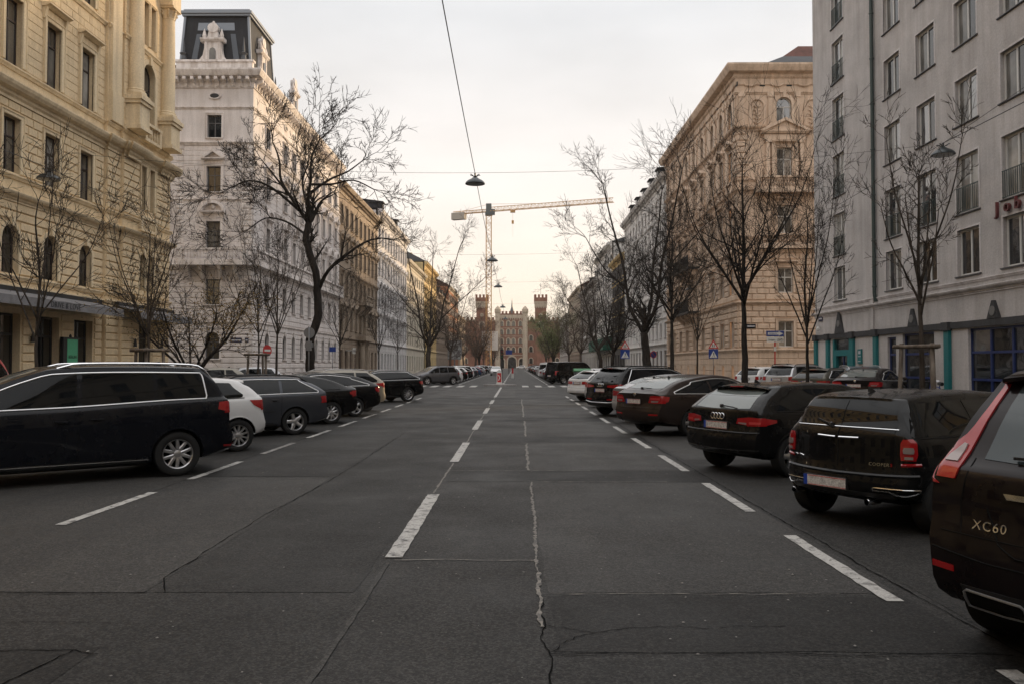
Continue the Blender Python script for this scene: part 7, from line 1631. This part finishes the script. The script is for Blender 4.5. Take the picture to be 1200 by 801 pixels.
m = MB(); m.tube([(0, 0, 1.6), (0, 0, 2.86)], .042, 8); m.build('red_post', M_SRED, t); m = MB(); m.box(-.07, .07, -.06, -.03, 2.35, 2.6); m.build('small_plate', M_SWHITE, t)
t = thing('no_entry_sign', 'red no-entry sign turned sideways before the pale corner house', 'traffic sign', (-14.5, 47.2, .13), R(58)); pole(t, 2.75)
def round_(t, z, r, mat, nm, y=-.05): m = MB(); poly(m, [(r*math.cos(R(a)), z+r*math.sin(R(a))) for a in range(0, 360, 15)], y-.012, y+.012); return m.build(nm, mat, t)
round_(t, 2.4, .32, M_SRED, 'disc'); m = MB(); m.box(-.22, .22, -.07, -.06, 2.34, 2.46); m.build('white_bar', M_SWHITE, t)
t = thing('round_sign', 'grey back of a round sign on a post before the big plane tree', 'traffic sign', (-9.95, 39.0, .13)); pole(t, 3.4, .035); round_(t, 3.1, .26, M_GREYB, 'disc', .06); m = MB(); m.box(-.12, .12, -.08, .05, 2.25, 2.7); m.box(-.2, .2, .04, .06, 2.4, 2.62); m.build('control_box', M_GREYB, t)
t = thing('round_sign', 'round no-parking sign on a post by the white flat-fronted house', 'traffic sign', (11.2, 66.0, .13), R(20)); pole(t, 2.7); round_(t, 2.4, .28, M_SBLUE, 'disc'); m = MB(); m.tube([(.27*math.cos(R(a)), -.065, 2.4+.27*math.sin(R(a))) for a in range(0, 361, 20)], .03, 5); m.tube([(-.19, -.065, 2.59), (.19, -.065, 2.21)], .022, 4); m.build('red_ring', M_SRED, t)
t = thing('direction_sign', 'small blue plate on a post beside the brown house', 'traffic sign', (-13.2, 58.5, .13)); pole(t, 3.0); m = MB(); m.box(-.24, .24, -.06, -.03, 2.5, 2.85); m.build('plate', M_SBLUE, t)
for x, y, lab in ((-1.3, 65.3, 'white keep-right beacon with red chevron on the traffic island'),):
    t = thing('island_beacon', lab, 'beacon', (x, y, .15)); m = MB(); m.box(-.24, .24, -.10, .10, 0, .12); m.box(-.20, .20, -.06, .06, .12, .95); poly(m, [(.20*math.cos(R(a)), .95+.20*math.sin(R(a))) for a in range(0, 181, 15)], -.06, .06); m.build('body', M_SWHITE, t)
    m = MB(); m.box(-.15, .15, -.07, -.055, .16, .90); m.build('red_panel', M_SRED, t); m = MB(); poly(m, [(-.09, .30), (-.02, .30), (.09, .52), (-.02, .74), (-.09, .74), (.0, .52)], -.076, -.066); m.build('chevron', M_SWHITE, t)
t = thing('traffic_light', 'dark traffic light post in the middle of the road past the crossing', 'traffic light', (-1.6, 96, 0)); pole(t, 4.0, .06, M_BLACK); m = MB(); m.box(-.2, .2, -.15, .15, 2.4, 3.5); m.build('signal_head', M_BLACK, t)
for k, c in enumerate(('red', 'amber', 'green')): m = MB(); m.lathe([(.001, .0), (.10, 0), (.12, .03)], n=12); m.v = [(a, -.16-z, 3.28-k*.33+b) for a, b, z in m.v]; m.build('lens', simple('signal_'+c, ((.10, .01, .01), (.12, .06, .01), (.01, .08, .03))[k], .3), t)
t = thing('direction_sign', 'large blue direction board over the road near the barracks', 'traffic sign', (-1.2, 150, 0)); pole(t, 4.6, .06); m = MB(); m.box(-.6, .6, -.1, -.05, 3.6, 4.4); m.build('plate', M_SBLUE, t)
t = thing('parking_sign', 'white and red keep-left bollard farther along the road', 'beacon', (-.35, 104, 0)); m = MB(); m.box(-.16, .16, -.16, .16, 0, 1.15); m.build('body', M_SWHITE, t); m = MB(); m.box(-.12, .12, -.17, -.15, .6, 1.3); m.build('red_panel', M_SRED, t)
# advertising column screen on the left, recycling bins and bicycles on the right
t = thing('advertising_board', 'lit advertising board on a post among the far left trees', 'billboard', (-9.6, 128, .13)); pole(t, 2.6, .12); m = MB(); m.box(-1.1, 1.1, -.15, .15, 2.4, 5.4); m.build('frame', M_GREYB, t); m = MB(); m.box(-1.0, 1.0, -.17, -.14, 2.5, 5.3); m.build('poster', worn('poster_pale', (.55, .56, .55), (.12, .10, .10), .45, .55, 2.5, .4), t)
t = thing('advertising_board', 'white billboard standing before the barracks gate', 'billboard', (-9.5, 300, .0)); pole(t, 10, .3); m = MB(); m.box(-3, 3, -.2, .2, 7, 14); m.build('board', M_SWHITE, t)
def bin_(loc, lab, col, lid, rz=0):
    t = thing('recycling_bin', lab, 'bin', loc, rz, 'recycling bins past the crossing'); m = MB(); m.add([(-.55, -.45, .15), (.55, -.45, .15), (.55, .45, .15), (-.55, .45, .15), (-.65, -.55, 1.15), (.65, -.55, 1.15), (.65, .55, 1.15), (-.65, .55, 1.15)], [(0, 3, 2, 1), (0, 1, 5, 4), (1, 2, 6, 5), (2, 3, 7, 6), (3, 0, 4, 7)]); m.build('body', col, t)
    m = MB(); m.prism_x([(-.6, 1.15), (.6, 1.15), (.6, 1.22), (.3, 1.40), (-.3, 1.40), (-.6, 1.22)], -.7, .7); m.build('lid', lid, t)
    for a in (-.5, .5): m = MB(); m.lathe([(.08, -.03), (.08, .03)], n=10); m.v = [(a+z, -.4+x, .08+y) for x, y, z in m.v]; m.build('wheel', M_TYRE, t)
M_BING = simple('bin_grey', (.10, .11, .115), .5, .2); M_BINL = simple('lid_green', (.02, .16, .05), .5); M_LIDW = simple('lid_white', (.5, .5, .5), .5)
bin_((5.6, 68.6, 0), 'grey recycling container with green lid past the crossing', M_BING, M_BINL); bin_((7.1, 68.8, 0), 'grey recycling container with white lid past the crossing', M_BING, M_LIDW)
def bicycle(loc, rz, lab, col):
    t = thing('bicycle', lab, 'bicycle', loc, rz, 'parked bicycles')
    for x in (-.52, .52):
        w = MB(); w.tube([(x+.33*math.cos(R(a)), 0, .34+.33*math.sin(R(a))) for a in range(0, 361, 15)], .018, 6)
        for a in range(0, 180, 30): w.tube([(x+.32*math.cos(R(a)), 0, .34+.32*math.sin(R(a))), (x-.32*math.cos(R(a)), 0, .34-.32*math.sin(R(a)))], .003, 3)
        w.build('wheel', M_TYRE, t)
    f = MB()
    for a, b in (((-.52, .34), (-.18, .80)), ((-.52, .34), (-.05, .32)), ((-.05, .32), (-.2, .86)), ((-.05, .32), (.36, .74)), ((-.18, .78), (.34, .84)), ((.32, .92), (.52, .34))): f.tube([(a[0], 0, a[1]), (b[0], 0, b[1])], .018, 6)
    f.build('frame', col, t); m = MB(); m.tube([(-.34, 0, .90), (-.2, 0, .92), (-.06, 0, .91)], [.07, .06, .025], 6); m.build('saddle', M_TRIM, t); m = MB(); m.tube([(.25, -.28, 1.0), (.33, -.1, 1.0), (.33, .1, 1.0), (.25, .28, 1.0)], .013, 5); m.tube([(.33, 0, 1.0), (.32, 0, .9)], .015, 5); m.build('handlebar', M_CHROME, t)
    m = MB(); m.lathe([(.03, -.02), (.09, -.02), (.09, .02), (.03, .02)], n=10); m.v = [(x-.05, z, y+.32) for x, y, z in m.v]; m.build('crank', M_ALLOY_D, t)
bicycle((6.1, 66.2, 0), R(70), 'dark bicycle leaning beside the recycling containers', M_BLACK); bicycle((6.9, 66.4, 0), R(75), 'silver bicycle beside the recycling containers', M_POLE)
bicycle((14.6, 30.8, .13), R(100), 'dark bicycle below the first blue shop window of the grey block', M_BLACK); bicycle((14.8, 28.6, .13), R(95), 'blue bicycle below the wide blue shop windows of the grey block', M_SBLUE)
# ------------------------------------------------------------------ tower crane
M_CRN = simple('crane_orange', (.45, .25, .08), .55); M_CRC = simple('crane_concrete', (.33, .30, .26), .8); M_CRB = simple('crane_dark', (.05, .07, .08), .5)
def lattice(m, p0, p1, w, n, tri=False, bar_=.10):
    p0, p1 = Vector(p0), Vector(p1); d = (p1-p0).normalized(); up = Vector((0, 0, 1)) if abs(d.z) < .8 else Vector((1, 0, 0)); sd = d.cross(up).normalized(); up = sd.cross(d).normalized()
    C = [sd*w/2, -sd*w/2, up*w*.9] if tri else [sd*w/2+up*w/2, -sd*w/2+up*w/2, -sd*w/2-up*w/2, sd*w/2-up*w/2]
    for c in C: m.bar(p0+c, p1+c, bar_*1.5)
    L = (p1-p0).length/n; k = len(C)
    for i in range(n):
        a, b = p0+d*L*i, p0+d*L*(i+1)
        for j in range(k):
            c0, c1 = C[j], C[(j+1) % k]; m.bar(a+(c0 if i % 2 else c1), b+(c1 if i % 2 else c0), bar_*.75)
            if i % 4 == 0 or tri: m.bar(a+c0, a+c1, bar_*.7)
    return m
cx, cy, cz = -9.8, 297, 57.0
t = thing('tower_crane', 'orange lattice tower crane rising behind the end of the street', 'crane', (cx, cy, 0))
lattice(MB(), (0, 0, 0), (0, 0, cz), 1.9, 34, bar_=.17).build('mast', M_CRN, t)
jd = Vector((.93, -.365, 0)).normalized()
lattice(MB(), jd*1.0+Vector((0, 0, cz+.9)), jd*47+Vector((0, 0, cz+.9)), 1.7, 35, True, .12).build('jib', M_CRN, t)
lattice(MB(), -jd*1.0+Vector((0, 0, cz+.8)), -jd*14.5+Vector((0, 0, cz+.8)), 1.1, 10, True, .13).build('counter_jib', M_CRN, t)
m = MB(); m.tube([Vector((0, 0, cz+3.6)), -jd*12+Vector((0, 0, cz+1.6))], .06, 4); m.tube([Vector((0, 0, cz+3.6)), jd*18+Vector((0, 0, cz+2.6))], .06, 4); m.build('tie_rod', M_CRN, t)
m = MB(); m.box(-1.3, 1.3, -1.3, 1.3, cz-.6, cz+.4); m.box(-1.0, 1.0, -1.0, 1.0, cz+.4, cz+3.7); m.box(1.0, 2.3, -1.6, -.3, cz-.5, cz+1.5); m.build('slewing_head', M_CRB, t)
a = math.atan2(jd.y, jd.x); m = MB(); m.box(-14.8, -9.5, -1.1, 1.1, -1.6, .9); m.v = [(x*math.cos(a)-y*math.sin(a), x*math.sin(a)+y*math.cos(a), z+cz+.3) for x, y, z in m.v]; m.build('counterweight', M_CRC, t)
p = jd*9.5; m = MB(); m.box(p.x-.9, p.x+.9, p.y-.7, p.y+.7, cz-.1, cz+.6); m.tube([(p.x, p.y, cz), (p.x, p.y, cz-3)], .05, 4); m.box(p.x-.4, p.x+.4, p.y-.3, p.y+.3, cz-4.2, cz-3); m.tube([(p.x, p.y, cz-4.2), (p.x, p.y, cz-9)], .03, 4); m.build('trolley_hook', M_CRN, t)
# ------------------------------------------------------------------ thin evening haze
hz = MB().box(-1204, 1204, -304, 2404, -1.1, 64)
ho = hz.build('haze', []); stuff(ho)
hm = bpy.data.materials.new('haze_air'); hm.use_nodes = True; ht = hm.node_tree; ht.nodes.clear()
pv = ht.nodes.new('ShaderNodeVolumePrincipled'); pv.inputs['Density'].default_value = 0.00014; pv.inputs['Color'].default_value = (1, .93, .85, 1); pv.inputs['Anisotropy'].default_value = .3
hu = ht.nodes.new('ShaderNodeOutputMaterial'); ht.links.new(pv.outputs[0], hu.inputs['Volume'])
ho.data.materials.append(hm)
SC.cycles.volume_bounces = 1
